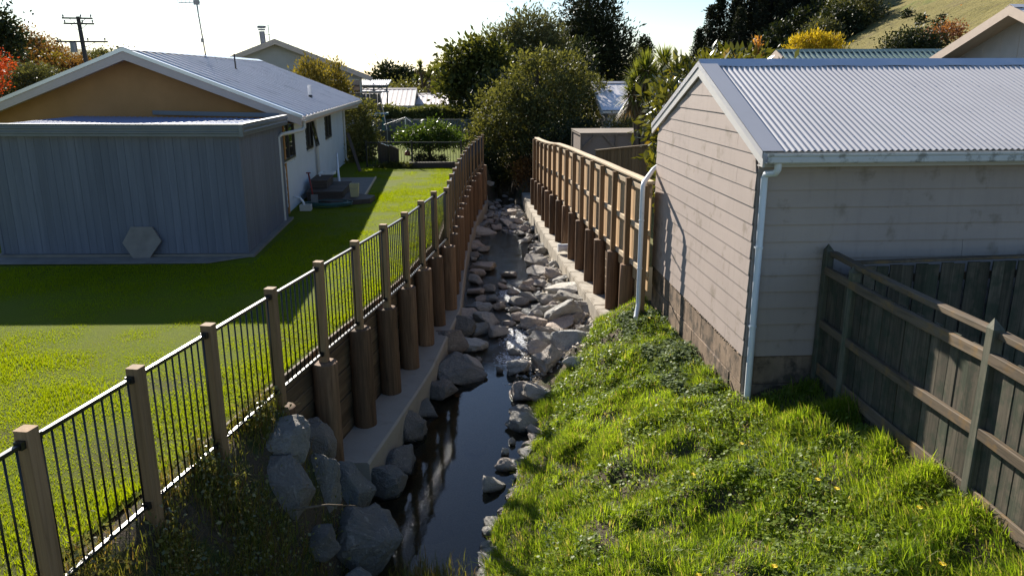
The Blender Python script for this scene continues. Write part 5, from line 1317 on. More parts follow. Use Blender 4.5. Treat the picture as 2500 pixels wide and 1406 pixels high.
tree('broadleaf_tree', 'tall columnar golden green tree beside the far end of the house roof', (-6.9, 36.5, -0.1),
     [(-6.95, 36.5, 3.35, 0.30, 0.35, 0.75), (-6.45, 36.5, 3.15, 0.28, 0.35, 0.75), (-6.7, 36.5, 2.3, 0.55, 0.5, 0.9)], 9000, 0.12, M_gold, M_bark, 0.1, seed=12, clump=0.18, width=0.4, upbias=1.5)
tree('broadleaf_tree', 'slim golden green tree right of the columnar tree', (-5.9, 37.5, -0.1),
     [(-5.95, 37.5, 3.3, 0.28, 0.3, 0.85), (-5.75, 37.5, 2.6, 0.4, 0.4, 0.8), (-5.6, 37.5, 2.0, 0.45, 0.4, 0.6)], 4200, 0.13, M_gold, M_bark, 0.08, seed=13, clump=0.16, width=0.4, upbias=1.2, per=9)
tree('shrub', 'tall dark mixed shrub against the far corner of the white wall', (-4.6, 34.2, 0),
     [(-4.75, 34.2, 1.5, 0.6, 0.6, 0.8), (-4.35, 33.6, 0.8, 0.65, 0.7, 0.8), (-4.6, 33.2, 0.4, 0.6, 0.7, 0.5), (-4.2, 34.2, 1.9, 0.35, 0.4, 0.5)], 9000, 0.11, M_olive, M_bark, 0.06, 'shrub', seed=14, clump=0.16)
# citrus by the low fence
tree('round_tree', 'small round topped dark green tree behind the low black fence', (-1.45, 33.3, 0),
     [(-2.35, 33.3, 0.98, 0.6, 0.6, 0.35), (-1.4, 33.3, 1.12, 0.85, 0.8, 0.42), (-0.75, 33.3, 0.92, 0.5, 0.6, 0.38), (-1.6, 32.9, 0.75, 1.0, 0.6, 0.3)], 8000, 0.10, M_citrus, M_bark, 0.09, seed=15, clump=0.13, fork=0.45, shell=0.3)
tree('shrub', 'dark low shrub at the foot of the round green tree', (-1.55, 32.6, 0), [(-1.75, 32.6, 0.10, 0.42, 0.35, 0.17), (-1.15, 32.7, 0.08, 0.3, 0.3, 0.15)], 2600, 0.07, M_darkleaf, M_bark, 0.02, 'shrub', seed=16, clump=0.07)
tree('shrub', 'low green weeds along the foot of the far rail fence', (-2.7, 30.7, 0), [(-3.1, 30.6, 0.06, 0.35, 0.12, 0.10), (-2.6, 30.6, 0.06, 0.35, 0.12, 0.10), (-2.1, 30.4, 0.05, 0.3, 0.12, 0.08)], 2600, 0.07, M_lime, M_bark, 0.008, 'shrub', seed=17, clump=0.06)
# clipped hedge
rng = np.random.default_rng(20)
hd = thing('hedge', 'long clipped green hedge behind the grey steel fence', 'hedge', (-2.2, 52, -0.4))
n = 26000
P = np.stack([rng.uniform(-6.5, 2.0, n), rng.uniform(51.4, 52.8, n), rng.uniform(-0.3, 1.25, n)], 1)
face = rng.random(n)
P[face < 0.45, 1] = 51.4 + 0.12 * rng.random((face < 0.45).sum()); P[face > 0.6, 2] = 1.25 + 0.10 * rng.normal(size=(face > 0.6).sum()) + 0.10 * np.sin(P[face > 0.6, 0] * 2.2)
V, F = leaf_quads(P, 0.16, 0.07, rng, None, 0.5)
o = link('foliage', np_mesh('foliage', V, F), M_hedge); at_parent(o, hd)
mb = MB(); mb.box((-6.4, 51.55, -0.4), (1.9, 52.6, 1.12)); o = mb.obj('twig_core', M_darkleaf); at_parent(o, hd)

# dark growth along the unwalled stream under the big tree
spots = [(0.55, 36.2, -0.6, 0.9, 'dark ivy covered shrub on the left bank under the big tree'), (0.35, 39.5, -0.2, 1.3, 'dark shrub on the left bank deep under the big tree'), (2.75, 35.2, -0.8, 0.55, 'brown twiggy shrub hanging beside the end of the right-hand wall'), (3.5, 36.6, -0.4, 1.0, 'dark shrub on the right bank under the big tree'), (1.9, 43.0, -0.9, 1.9, 'mass of dark growth closing the end of the stream'), (3.9, 33.8, 0.5, 0.8, 'dark shrub behind the far end of the new timber fence'), (5.1, 34.4, 0.5, 1.0, 'leafy shrub behind the mesh enclosure'), (6.7, 33.6, 0.9, 0.75, 'pale green shrub beside the small cottage'), (7.9, 31.5, 0.4, 0.9, 'dark shrub right of the mesh enclosure')]
for i, (x, y, z, r, lab) in enumerate(spots):
    m_ = M_rust if 'brown' in lab else (M_greyleaf if 'pale' in lab else M_darkleaf)
    tree('shrub', lab, (x, y, z - r), [(x, y, z, r, r, r), (x + 0.3 * r, y - 0.3 * r, z - 0.5 * r, r * 0.8, r * 0.8, r * 0.8), (x - 0.3 * r, y, z + 0.5 * r, r * 0.6, r * 0.6, r * 0.6)], int(4200 * max(1, r)), 0.11, m_, M_bark, 0.05, 'shrub', seed=40 + i, clump=0.16)

# tree with large glossy leaves beside the garage: the biggest leaves are parts of their own
rng = np.random.default_rng(50)
mg = thing('glossy_leaved_tree', 'tree with large glossy green leaves crowding the back of the garage', 'tree', (4.7, 17.2, -0.36))
lobes = [(4.35, 17.0, 2.45, 0.55, 0.7, 0.75), (5.0, 17.3, 3.0, 0.85, 0.8, 0.75), (5.75, 17.6, 3.35, 0.75, 0.8, 0.55), (4.1, 16.4, 1.3, 0.38, 0.5, 0.5), (4.75, 17.0, 1.8, 0.8, 0.8, 0.8), (6.4, 17.8, 3.45, 0.6, 0.8, 0.4)]
mb = MB(); limbs(mb, (4.7, 17.2, -0.36), lobes, 0.10, rng, 0.45, 4); at_parent(mb.obj('trunk', M_bark, smooth=True), mg)
def big_leaf_mesh(name, L, W):
    rows = [(0, 0.0), (0.12, 0.35), (0.35, 0.92), (0.6, 1.0), (0.85, 0.6), (1.0, 0.03)]
    V = []; F = []
    for q, w_ in rows:
        zc = -0.22 * L * q * q
        V += [(q * L, -W / 2 * w_, zc + 0.12 * W * w_), (q * L, 0, zc), (q * L, W / 2 * w_, zc + 0.12 * W * w_)]
    for i in range(len(rows) - 1):
        for j in (0, 1): F.append((i * 3 + j, i * 3 + j + 1, (i + 1) * 3 + j + 1, (i + 1) * 3 + j))
    me = bpy.data.meshes.new(name); me.from_pydata(V, [], F); me.polygons.foreach_set('use_smooth', [True] * len(F)); me.materials.append(M_magn); return me
leaf_meshes = [big_leaf_mesh('leaf', 0.24, 0.085), big_leaf_mesh('leaf', 0.20, 0.078), big_leaf_mesh('leaf', 0.27, 0.10)]
P, out = crown_points(lobes, 260, rng, 0.10, 0.8, 6)
big = np.argsort(P[:, 1] + 0.3 * rng.normal(size=260))[:230]
for i in big:
    d = unit(out[i] + 0.55 * rng.normal(size=3) + np.array([0, 0, 0.25]))
    o = link('leaf', leaf_meshes[int(rng.integers(3))]); at_parent(o, mg)
    o.location = tuple(P[i]); o.rotation_euler = Vector(tuple(d)).to_track_quat('X', 'Z').to_euler(); s = 0.8 + 0.5 * rng.random(); o.scale = (s, s, s)
P, out = crown_points(lobes, 3400, rng, 0.11, 0.45, 9)
V, F = leaf_quads(P, 0.20, 0.075, rng, out, 0.3, 0.9, fold=0.05)
o = link('small_leaves', np_mesh('small_leaves', V, F), M_magn); at_parent(o, mg); o['kind'] = 'stuff'

# strappy-leaved tufts
def straps(C, nb, L, W, rng, up0=0.2, droop=0.5):
    """rosettes of long arching blades at centres C"""
    Vs = []; Fs = []; k = 0
    for c in C:
        for i in range(nb):
            d = unit(rng.normal(size=3)); d[2] = abs(d[2]) * 1.2 + up0 if rng.random() < 0.72 else d[2]; d = unit(d)
            l = L * rng.uniform(0.7, 1.15); s = unit(np.cross(d, np.array([0.01, 0.02, 1.0]))) * W / 2
            p = np.array(c); pts = []
            for j, q in enumerate((0, 0.35, 0.7, 1.0)):
                cen = p + d * l * q + np.array([0, 0, -droop * l * q * q * (1 - abs(d[2]))]); w_ = (0.6, 1.0, 0.8, 0.06)[j]
                pts += [cen - s * w_, cen + s * w_]
            Vs += pts
            for j in range(3): Fs.append((k + 2 * j, k + 2 * j + 1, k + 2 * j + 3, k + 2 * j + 2))
            k += 8
    return np.array(Vs), np.array(Fs)
def cabbage(label, base, heads, nb, L, W, seed, trunk_r=0.08):
    rng = np.random.default_rng(seed); t_ = thing('cabbage_tree', label, 'tree', base)
    mb = MB(); b = Vector(base)
    for h in heads: mb.tube([b, b.lerp(Vector(h), 0.5) + Vector((0, 0, 0.1)), Vector(h)], [trunk_r * 1.3, trunk_r, trunk_r * 0.8], 8, cap=False)
    at_parent(mb.obj('trunk', M_bark, smooth=True), t_)
    V, F = straps(heads, nb, L, W, rng); o = link('crown', np_mesh('crown', V, F), M_flax); at_parent(o, t_)
    V, F = straps([np.array(h) - np.array([0, 0, 0.15]) for h in heads], nb // 2, L * 0.95, W, rng, up0=-1.3, droop=0.8); o = link('dead_skirt', np_mesh('dead_skirt', V, F), M_flaxdead); at_parent(o, t_)
cabbage('bushy strappy leaved cabbage tree beside the glossy leaved tree', (6.2, 28.2, -0.36), [(5.95, 28, 3.2), (6.15, 27.6, 3.55), (6.9, 28.2, 3.75), (6.5, 28.3, 3.3), (5.75, 27.8, 2.7), (6.3, 27.6, 2.8)], 210, 0.75, 0.05, 60)
cabbage('tall cabbage tree with tufted heads on the skyline above the pale roofs', (-3.7, 75, -0.4), [(-4.1, 75, 4.2), (-3.2, 75, 3.7), (-3.5, 75, 3.2), (-4.4, 75, 3.0)], 130, 0.75, 0.07, 61, 0.12)
cabbage('second thin cabbage tree on the skyline left of the light green tree', (-2.9, 76.5, -0.4), [(-2.7, 76.5, 3.9), (-3.0, 76.5, 2.7)], 130, 0.7, 0.07, 62, 0.12)
rng = np.random.default_rng(63)
fl_ = thing('flower_spike', 'orange brown flower spike rising above the glossy leaved tree', 'plant', (6.35, 17.6, 3.4))
C = np.array([[6.35 + 0.05 * rng.normal(), 17.6 + 0.05 * rng.normal(), 3.6 + 0.55 * q] for q in np.linspace(0, 1, 130)])
V, F = leaf_quads(C, 0.09, 0.04, rng, None, 1.6); o = link('florets', np_mesh('florets', V, F), leafmat('orange_brown_florets', (0.30, 0.12, 0.03), (0.48, 0.24, 0.07))); at_parent(o, fl_)
mb = MB(); mb.tube([(6.35, 17.6, 3.3), (6.36, 17.6, 4.2)], [0.02, 0.008], 6); at_parent(mb.obj('stem', M_bark), fl_)

# left hillside
LH = [('red_leaved_tree', 'bright red autumn tree at the left edge of the picture', (-24.0, 40, -0.2), [(-23.7, 40, 5.0, 1.5, 1.6, 1.1), (-23.4, 40, 3.9, 1.8, 1.7, 1.0), (-24.4, 40, 4.6, 1.9, 1.7, 1.5), (-23.3, 40, 3.1, 1.2, 1.4, 0.6)], 24000, 0.10, M_redleaf),
      ('broadleaf_tree', 'dark evergreen tree at the top left corner above the red tree', (-35.0, 62, 0), [(-34.6, 62, 7.0, 1.8, 1.6, 1.4), (-33.8, 62, 5.8, 1.7, 1.6, 1.3), (-36, 62, 6.6, 2.2, 2, 1.8)], 11000, 0.26, M_darkleaf),
      ('broadleaf_tree', 'dark shrubby tree below the red leaves beside the beige roof edge', (-24.0, 46, 0), [(-24.8, 46, 3.0, 1.7, 1.4, 1.1), (-23.2, 46, 3.2, 1.2, 1.2, 0.8), (-24.4, 46, 2.0, 2.2, 1.4, 1.0), (-22.4, 46, 2.4, 0.9, 1.0, 0.7)], 16000, 0.14, M_greyleaf),
      ('broadleaf_tree', 'green tree between the red tree and the brown hillside trees', (-25.6, 52, 0), [(-26.2, 52, 2.9, 0.9, 1.1, 0.7), (-25.2, 52, 2.4, 0.9, 1.1, 0.6), (-26.8, 52, 2.5, 0.9, 1.0, 0.8)], 9000, 0.16, M_olive)]
cols = [M_rust, M_rust, M_gold, M_rust, M_rust, M_rust, M_rust, M_rust, M_greyleaf, M_greyleaf, M_darkleaf]
hp = [(-38.46, 74, 6.3, 1.7, 'rust brown'), (-37.28, 74, 5.3, 1.8, 'brown and amber'), (-35.75, 73, 4.3, 1.5, 'yellow brown'), (-34.1, 72, 3.6, 1.4, 'russet'), (-34.8, 75, 4.3, 1.5, 'brown orange'), (-35.8, 70, 4.2, 1.7, 'olive brown'), (-32.9, 73, 3.8, 1.3, 'dull brown'), (-38.3, 78, 5.6, 1.7, 'pale brown'), (-33.4, 76, 4.4, 1.2, 'thin grey green'), (-34.2, 80, 4.9, 1.2, 'grey green'), (-35.0, 84, 5.0, 1.3, 'dark green')]
place = ['highest on the left slope', 'next to the highest tree of the left slope', 'in the middle of the left slope', 'low on the left slope touching the roof edge', 'in the middle of the slope skyline', 'above the red tree', 'just left of the power pole foot', 'on the upper slope skyline', 'directly behind the power pole', 'just right of the power pole', 'farthest right on the slope above the roof edge']
for i, (x, y, z, r, cn) in enumerate(hp):
    LH.append(('broadleaf_tree', cn + ' leaved tree ' + place[i], (x, y, 0), [(x, y, z, r * 0.8, r, r * 0.75), (x + r * 0.5, y, z - r * 0.7, r * 0.8, r, r * 0.8), (x - r * 0.6, y, z - r * 0.6, r * 0.8, r, r * 0.8), (x, y - 0.5, z - r * 1.3, r * 1.2, r, r * 0.9)], 9000, 0.20, cols[i]))
for i, (nm, lab, b, lb, n, lf, m_) in enumerate(LH):
    tree(nm, lab, b, lb, n, lf, m_, M_bark, 0.16, 'tree', 'trees on the left hillside' if i > 3 else None, seed=70 + i, clump=lf * 1.5, per=11)

# pines on the right-hand hill
M_pine = leafmat('pine_needles', (0.010, 0.014, 0.009), (0.030, 0.035, 0.020), trans=0.1, spec=0.1)
def pine(label, x, y, h, seed, crown0=0.35, wid=0.17, n=3600, group=None):
    rng = np.random.default_rng(seed); z0 = float(hill_r(np.array([x]), np.array([y]))[0]) - 0.8
    t_ = thing('pine_tree', label, 'tree', (x, y, z0), group=group)
    mb = MB(); mb.tube([(x, y, z0 - 1), (x + 0.1 * rng.normal(), y, z0 + h * 0.5), (x, y, z0 + h)], [0.02 * h, 0.014 * h, 0.03], 7, cap=False)
    C = []
    zz = crown0
    while zz < 0.99:
        nb = 5; L = h * wid * (1 - ((zz - crown0) / (1 - crown0)) ** 1.3) * rng.uniform(0.65, 1.1) + 0.3; a0 = rng.uniform(0, 6.28)
        for k in range(nb):
            a = a0 + k * 2 * math.pi / nb + rng.normal() * 0.25; l = L * rng.uniform(0.55, 1.1); el = 0.25 + 0.5 * zz
            e = np.array([x + l * math.cos(a), y + l * math.sin(a), z0 + h * zz + l * el * 0.6])
            s_ = np.array([x, y, z0 + h * zz])
            mb.tube([tuple(s_), tuple(e)], [0.05, 0.015], 4, cap=False)
            for q in (0.45, 0.7, 0.9, 1.0): C.append(s_ + (e - s_) * q)
        zz += 0.042 * rng.uniform(0.8, 1.3)
    C = np.array(C); k = rng.integers(0, len(C), n); P = C[k] + rng.normal(size=(n, 3)) * np.array([0.5, 0.5, 0.35]) * h / 22
    V, F = leaf_quads(P, 0.85 * h / 22, 0.30 * h / 22, rng, None, 0.7)
    at_parent(mb.obj('trunk', M_bark, smooth=True), t_); o = link('crown', np_mesh('crown', V, F), M_pine); at_parent(o, t_)
pines = [(70.5, 246, 17), (75, 250, 22), (78.5, 252, 24), (82, 247, 23), (85, 255, 25), (88.5, 250, 24), (91, 257, 26), (94, 252, 25), (96.5, 258, 26), (99, 251, 25), (102, 257, 26), (105, 252, 25), (108, 258, 26), (111, 252, 25), (114.5, 257, 25), (117, 254, 24), (87, 240, 19), (80, 238, 18), (93, 240, 20), (100, 239, 19), (107, 240, 19), (112, 243, 18)]
for i, (x, y, h) in enumerate(pines):
    lab = 'tall dark pine, ' + ORD[sorted(pines, key=lambda p: bearing(p[0], p[1])).index((x, y, h))] + ' from the left in the right-hand hill stand'
    pine(lab, x, y, h, 100 + i, 0.16 if i % 3 else 0.34, 0.18 + 0.035 * (i % 3), group='pines on the right-hand hill')
for i, (x, y, r, m_, lab) in enumerate([(66.5, 248, 3.6, M_pine, 'drooping dark gum tree left of the pine stand'), (92, 200, 4.0, M_darkleaf, 'rounded dark tree in front of the pine stand'), (98, 205, 5.0, M_greyleaf, 'grey olive rounded tree in front of the pines'), (102, 214, 4.6, M_darkleaf, 'large dark bushy tree right of the grey olive tree'), (86, 195, 3.2, M_greyleaf, 'low grey green tree above the glossy leaves'), (105, 226, 4.6, M_darkleaf, 'dark tree at the upper edge of the pine stand'), (79, 190, 3.0, M_darkleaf, 'low dark tree at the foot of the pines'), (88, 226, 4.2, M_darkleaf, 'dark understorey tree left of centre below the pines'), (95, 230, 4.6, M_darkleaf, 'dark understorey tree in the middle below the pines'), (102, 232, 4.6, M_darkleaf, 'dark understorey tree right of centre below the pines'), (82, 222, 3.6, M_darkleaf, 'dark understorey tree at the left foot of the pines')]):
    z = float(hill_r(np.array([x]), np.array([y]))[0]) - 0.5
    tree('broadleaf_tree', lab, (x, y, z), [(x, y, z + r * 1.3, r, r, r * 0.8), (x + r * 0.7, y, z + r * 0.8, r * 0.8, r, r * 0.8), (x - r * 0.7, y, z + r * 0.7, r * 0.8, r, r * 0.7), (x, y - 1, z + r * 0.4, r * 1.2, r, r * 0.6)], 5200, 0.75, m_, M_bark, 0.3, seed=140 + i, clump=0.9)
tree('conifer_tree', 'small lone conifer on the skyline right of the tall dark conifer', (32.9, 150, -0.4), [(32.9, 150, 9.2, 1.0, 1, 1.1), (32.9, 150, 8.0, 1.7, 1.4, 0.5), (32.7, 150, 7.0, 1.9, 1.5, 0.45), (33.0, 150, 6.0, 2.0, 1.5, 0.5)], 2600, 0.45, M_conif, M_bark, 0.2, seed=150, clump=0.35, shell=0.2)
tree('broadleaf_tree', 'bare thin tree below the lone conifer', (25, 120, -0.4), [(25.0, 120, 5.6, 1.6, 1.2, 1.2), (26.5, 120, 4.8, 1.6, 1.2, 1.0), (24, 120, 4.4, 1.4, 1.2, 1.0)], 2600, 0.3, M_greyleaf, M_bark, 0.15, seed=151, clump=0.4)
tree('yellow_leaved_tree', 'yellow autumn tree above the green ribbed roof', (26, 60, 2.0), [(24.9, 60, 5.3, 0.75, 0.8, 0.8), (26.0, 60, 5.5, 0.8, 0.8, 0.9), (27.2, 60, 5.35, 0.75, 0.8, 0.8), (26, 60, 4.6, 1.8, 1, 0.7)], 9000, 0.22, M_yellow, M_bark, 0.12, seed=152, clump=0.22, width=0.3, upbias=1.8)
tree('shrub', 'broad dark bush at the foot of the hill above the green roof', (50, 90, 3.0), [(48.6, 90, 6.5, 1.6, 1.3, 1.1), (50.6, 90, 6.8, 1.6, 1.3, 1.2), (52.2, 90, 6.4, 1.3, 1.2, 1.1), (50, 90, 5.6, 3.0, 1.5, 0.8)], 9000, 0.28, M_darkleaf, M_bark, 0.12, 'shrub', seed=153)
tree('shrub', 'reddish bush on the hill foot beside the beige house', (54.5, 92, 4.0), [(53.8, 92, 7.6, 0.9, 0.8, 0.6), (55.6, 92, 8.1, 1.1, 0.8, 0.6)], 2600, 0.26, leafmat('dull_red_leaves', (0.13, 0.05, 0.035), (0.27, 0.12, 0.07)), M_bark, 0.08, 'shrub', seed=154)
hb = [(88, 150, 1.1), (93, 165, 0.8), (112, 175, 1.7), (118, 182, 0.9), (124, 176, 1.3), (109, 160, 0.6), (131, 190, 1.2), (101, 185, 0.7), (137, 200, 1.0), (122, 160, 0.8), (70, 108, 0.8), (73, 112, 1.0), (62, 104, 0.9)]
hlab = ['small dark bush low on the open hillside', 'tiny bush left of centre on the open hillside', 'conical dark bush standing alone on the pasture', 'small bush right of the conical bush', 'spreading dark bush near the beige barge board', 'low tuft near the foot of the pasture', 'dark bush high on the pasture', 'tiny tuft on the mid slope', 'small bush at the upper right of the pasture', 'low bush above the dark hill-foot bush', 'tufted bush just above the green roof', 'second tufted bush just above the green roof', 'pale tuft beside the yellow tree']
for i, (x, y, r) in enumerate(hb):
    z = float(hill_r(np.array([x]), np.array([y]))[0]) - 0.5
    tree('hill_bush', hlab[i], (x, y, z), [(x, y, z + r * 0.7, r, r, r), (x + 0.2, y, z + r * 1.5, r * 0.5, r * 0.5, r * 0.8)], 420, 0.45, M_darkleaf, M_bark, 0.08, 'bush', 'bushes scattered on the hillside', seed=160 + i, clump=0.3)
# ================================================================== rocks
def rock_material(nm, k):
    t = NT(nm)
    w = t.coords()
    off = t.n('ShaderNodeVectorMath', _operation='SCALE'); off.inputs[0].default_value = (31.7, 17.1, 9.3); t.l(t.objrand(), off.inputs['Scale'])
    ad = t.n('ShaderNodeVectorMath', _operation='ADD'); t.l(w, ad.inputs[0]); t.l(off.outputs[0], ad.inputs[1])
    n1 = t.noise(ad.outputs[0], 1.6, 6, 0.65); n2 = t.noise(ad.outputs[0], 14, 6, 0.7); n3 = t.noise(ad.outputs[0], 4.0, 5, 0.6, 1.2)
    vor = t.n('ShaderNodeTexVoronoi', _feature='DISTANCE_TO_EDGE'); vor.inputs['Scale'].default_value = 2.6
    dw = t.n('ShaderNodeVectorMath', _operation='ADD'); t.l(ad.outputs[0], dw.inputs[0]); nzc = t.n('ShaderNodeTexNoise'); nzc.inputs['Scale'].default_value = 3.0; t.l(ad.outputs[0], nzc.inputs['Vector']); sc_ = t.n('ShaderNodeVectorMath', _operation='SCALE'); sc_.inputs['Scale'].default_value = 0.7; t.l(nzc.outputs['Color'], sc_.inputs[0]); t.l(sc_.outputs[0], dw.inputs[1]); t.l(dw.outputs[0], vor.inputs['Vector'])
    crack = t.maprange(vor.outputs['Distance'], 0.0, 0.07, 0, 1)
    base = t.ramp(t.objrand(), [(q, tuple(x * k for x in cc_)) for q, cc_ in ((0.0, (0.42, 0.385, 0.335)), (0.2, (0.31, 0.31, 0.295)), (0.45, (0.47, 0.39, 0.325)), (0.65, (0.28, 0.265, 0.235)), (0.8, (0.40, 0.385, 0.35)), (1.0, (0.58, 0.54, 0.48)))])
    c = t.mix(t.maprange(n1, 0.35, 0.65, 0, 0.5), base, t.mix(0.5, base, (0.13, 0.12, 0.11)))
    c = t.mix(t.maprange(n3, 0.58, 0.66, 0, 0.6), c, (0.40, 0.37, 0.33))
    c = t.mix(t.maprange(n2, 0.3, 0.6, 0.4, 0.0), c, (0.09, 0.085, 0.08))
    c = t.mix(t.maprange(crack, 0, 0.3, 0.22, 0), c, (0.07, 0.062, 0.052))
    sep = t.n('ShaderNodeSeparateXYZ'); t.l(t.world(), sep.inputs[0])
    zn = t.math('ADD', sep.outputs['Z'], t.math('MULTIPLY', n1, 0.10))
    wet = t.maprange(zn, WATER_Z + 0.12, WATER_Z + 0.07, 0, 1)
    cw = t.mix(1.0, c, (0.34, 0.32, 0.29), 'MULTIPLY')
    c = t.mix(wet, c, cw)
    return t.done(t.principled(c, t.maprange(wet, 0, 1, 0.82, 0.22), t.maprange(wet, 0, 1, 0.25, 0.6), 0, t.bump(t.math('ADD', t.math('ADD', n2, t.math('MULTIPLY', n3, 1.2)), t.math('MULTIPLY', crack, 0.12)), 0.8, 0.06)))
M_rock = rock_material('stream_rock', 1.6); M_boulder = rock_material('shade_darkened_boulder_rock', 0.68)  # boulders: stream rock with the left side's shade put into its colour

def rock_mesh(name, seed, npts=16, cuts=2, rough=0.075, mat=None):
    """broken rock: hull of scattered points, edges worn, faces roughened"""
    rg = np.random.default_rng(seed)
    pts = unit(rg.normal(size=(npts, 3))) * rg.uniform(0.78, 1.0, (npts, 1))
    bm = bmesh.new()
    for q in pts: bm.verts.new(tuple(q))
    r = bmesh.ops.convex_hull(bm, input=bm.verts)
    bmesh.ops.delete(bm, geom=[g for g in set(r['geom_unused'] + r['geom_interior']) if isinstance(g, bmesh.types.BMVert)], context='VERTS')
    bmesh.ops.dissolve_limit(bm, angle_limit=rad(14), verts=bm.verts, edges=bm.edges)
    bmesh.ops.bevel(bm, geom=list(bm.edges), offset=0.045, segments=1, affect='EDGES', profile=0.6)
    bmesh.ops.triangulate(bm, faces=bm.faces)
    bmesh.ops.subdivide_edges(bm, edges=[e for e in bm.edges if e.calc_length() > 0.16], cuts=cuts, use_grid_fill=True)
    bmesh.ops.triangulate(bm, faces=bm.faces)
    V = np.array([v.co[:] for v in bm.verts])
    nz = sum(np.sin(V @ (rg.normal(size=3) * f) + rg.uniform(0, 6.28)) / f for f in (3, 5, 8, 12, 17, 24)) * rough * 3
    nz = nz + 0.016 * sum(np.sin(V @ (rg.normal(size=3) * f) + rg.uniform(0, 6.28)) for f in (14, 22, 31))
    V = V * (1 + nz[:, None]) + rg.normal(size=V.shape) * 0.006
    V -= (V.max(0) + V.min(0)) / 2; V /= np.abs(V).max(0)
    for v, q in zip(bm.verts, V): v.co = q
    bmesh.ops.recalc_face_normals(bm, faces=bm.faces)
    me = bpy.data.meshes.new(name); bm.to_mesh(me); bm.free()
    me.polygons.foreach_set('use_smooth', [True] * len(me.polygons)); me.set_sharp_from_angle(angle=rad(22)); me.materials.append(mat or M_rock); me.update()
    return me
rock_meshes = [rock_mesh('rock', 200 + i, 13 + i % 7, 3) for i in range(20)]
rrk = random.Random(12)
def rock(x, y, z, sx, sy, sz, label, group=None, me=None, rot=None):
    o = link('rock', me or rrk.choice(rock_meshes)); o.location = (x, y, z); o.scale = (sx, sy, sz)
    o.rotation_euler = rot or (rrk.uniform(-0.3, 0.3), rrk.uniform(-0.3, 0.3), rrk.uniform(0, 6.28))
    return tag(o, label, 'rock', group)
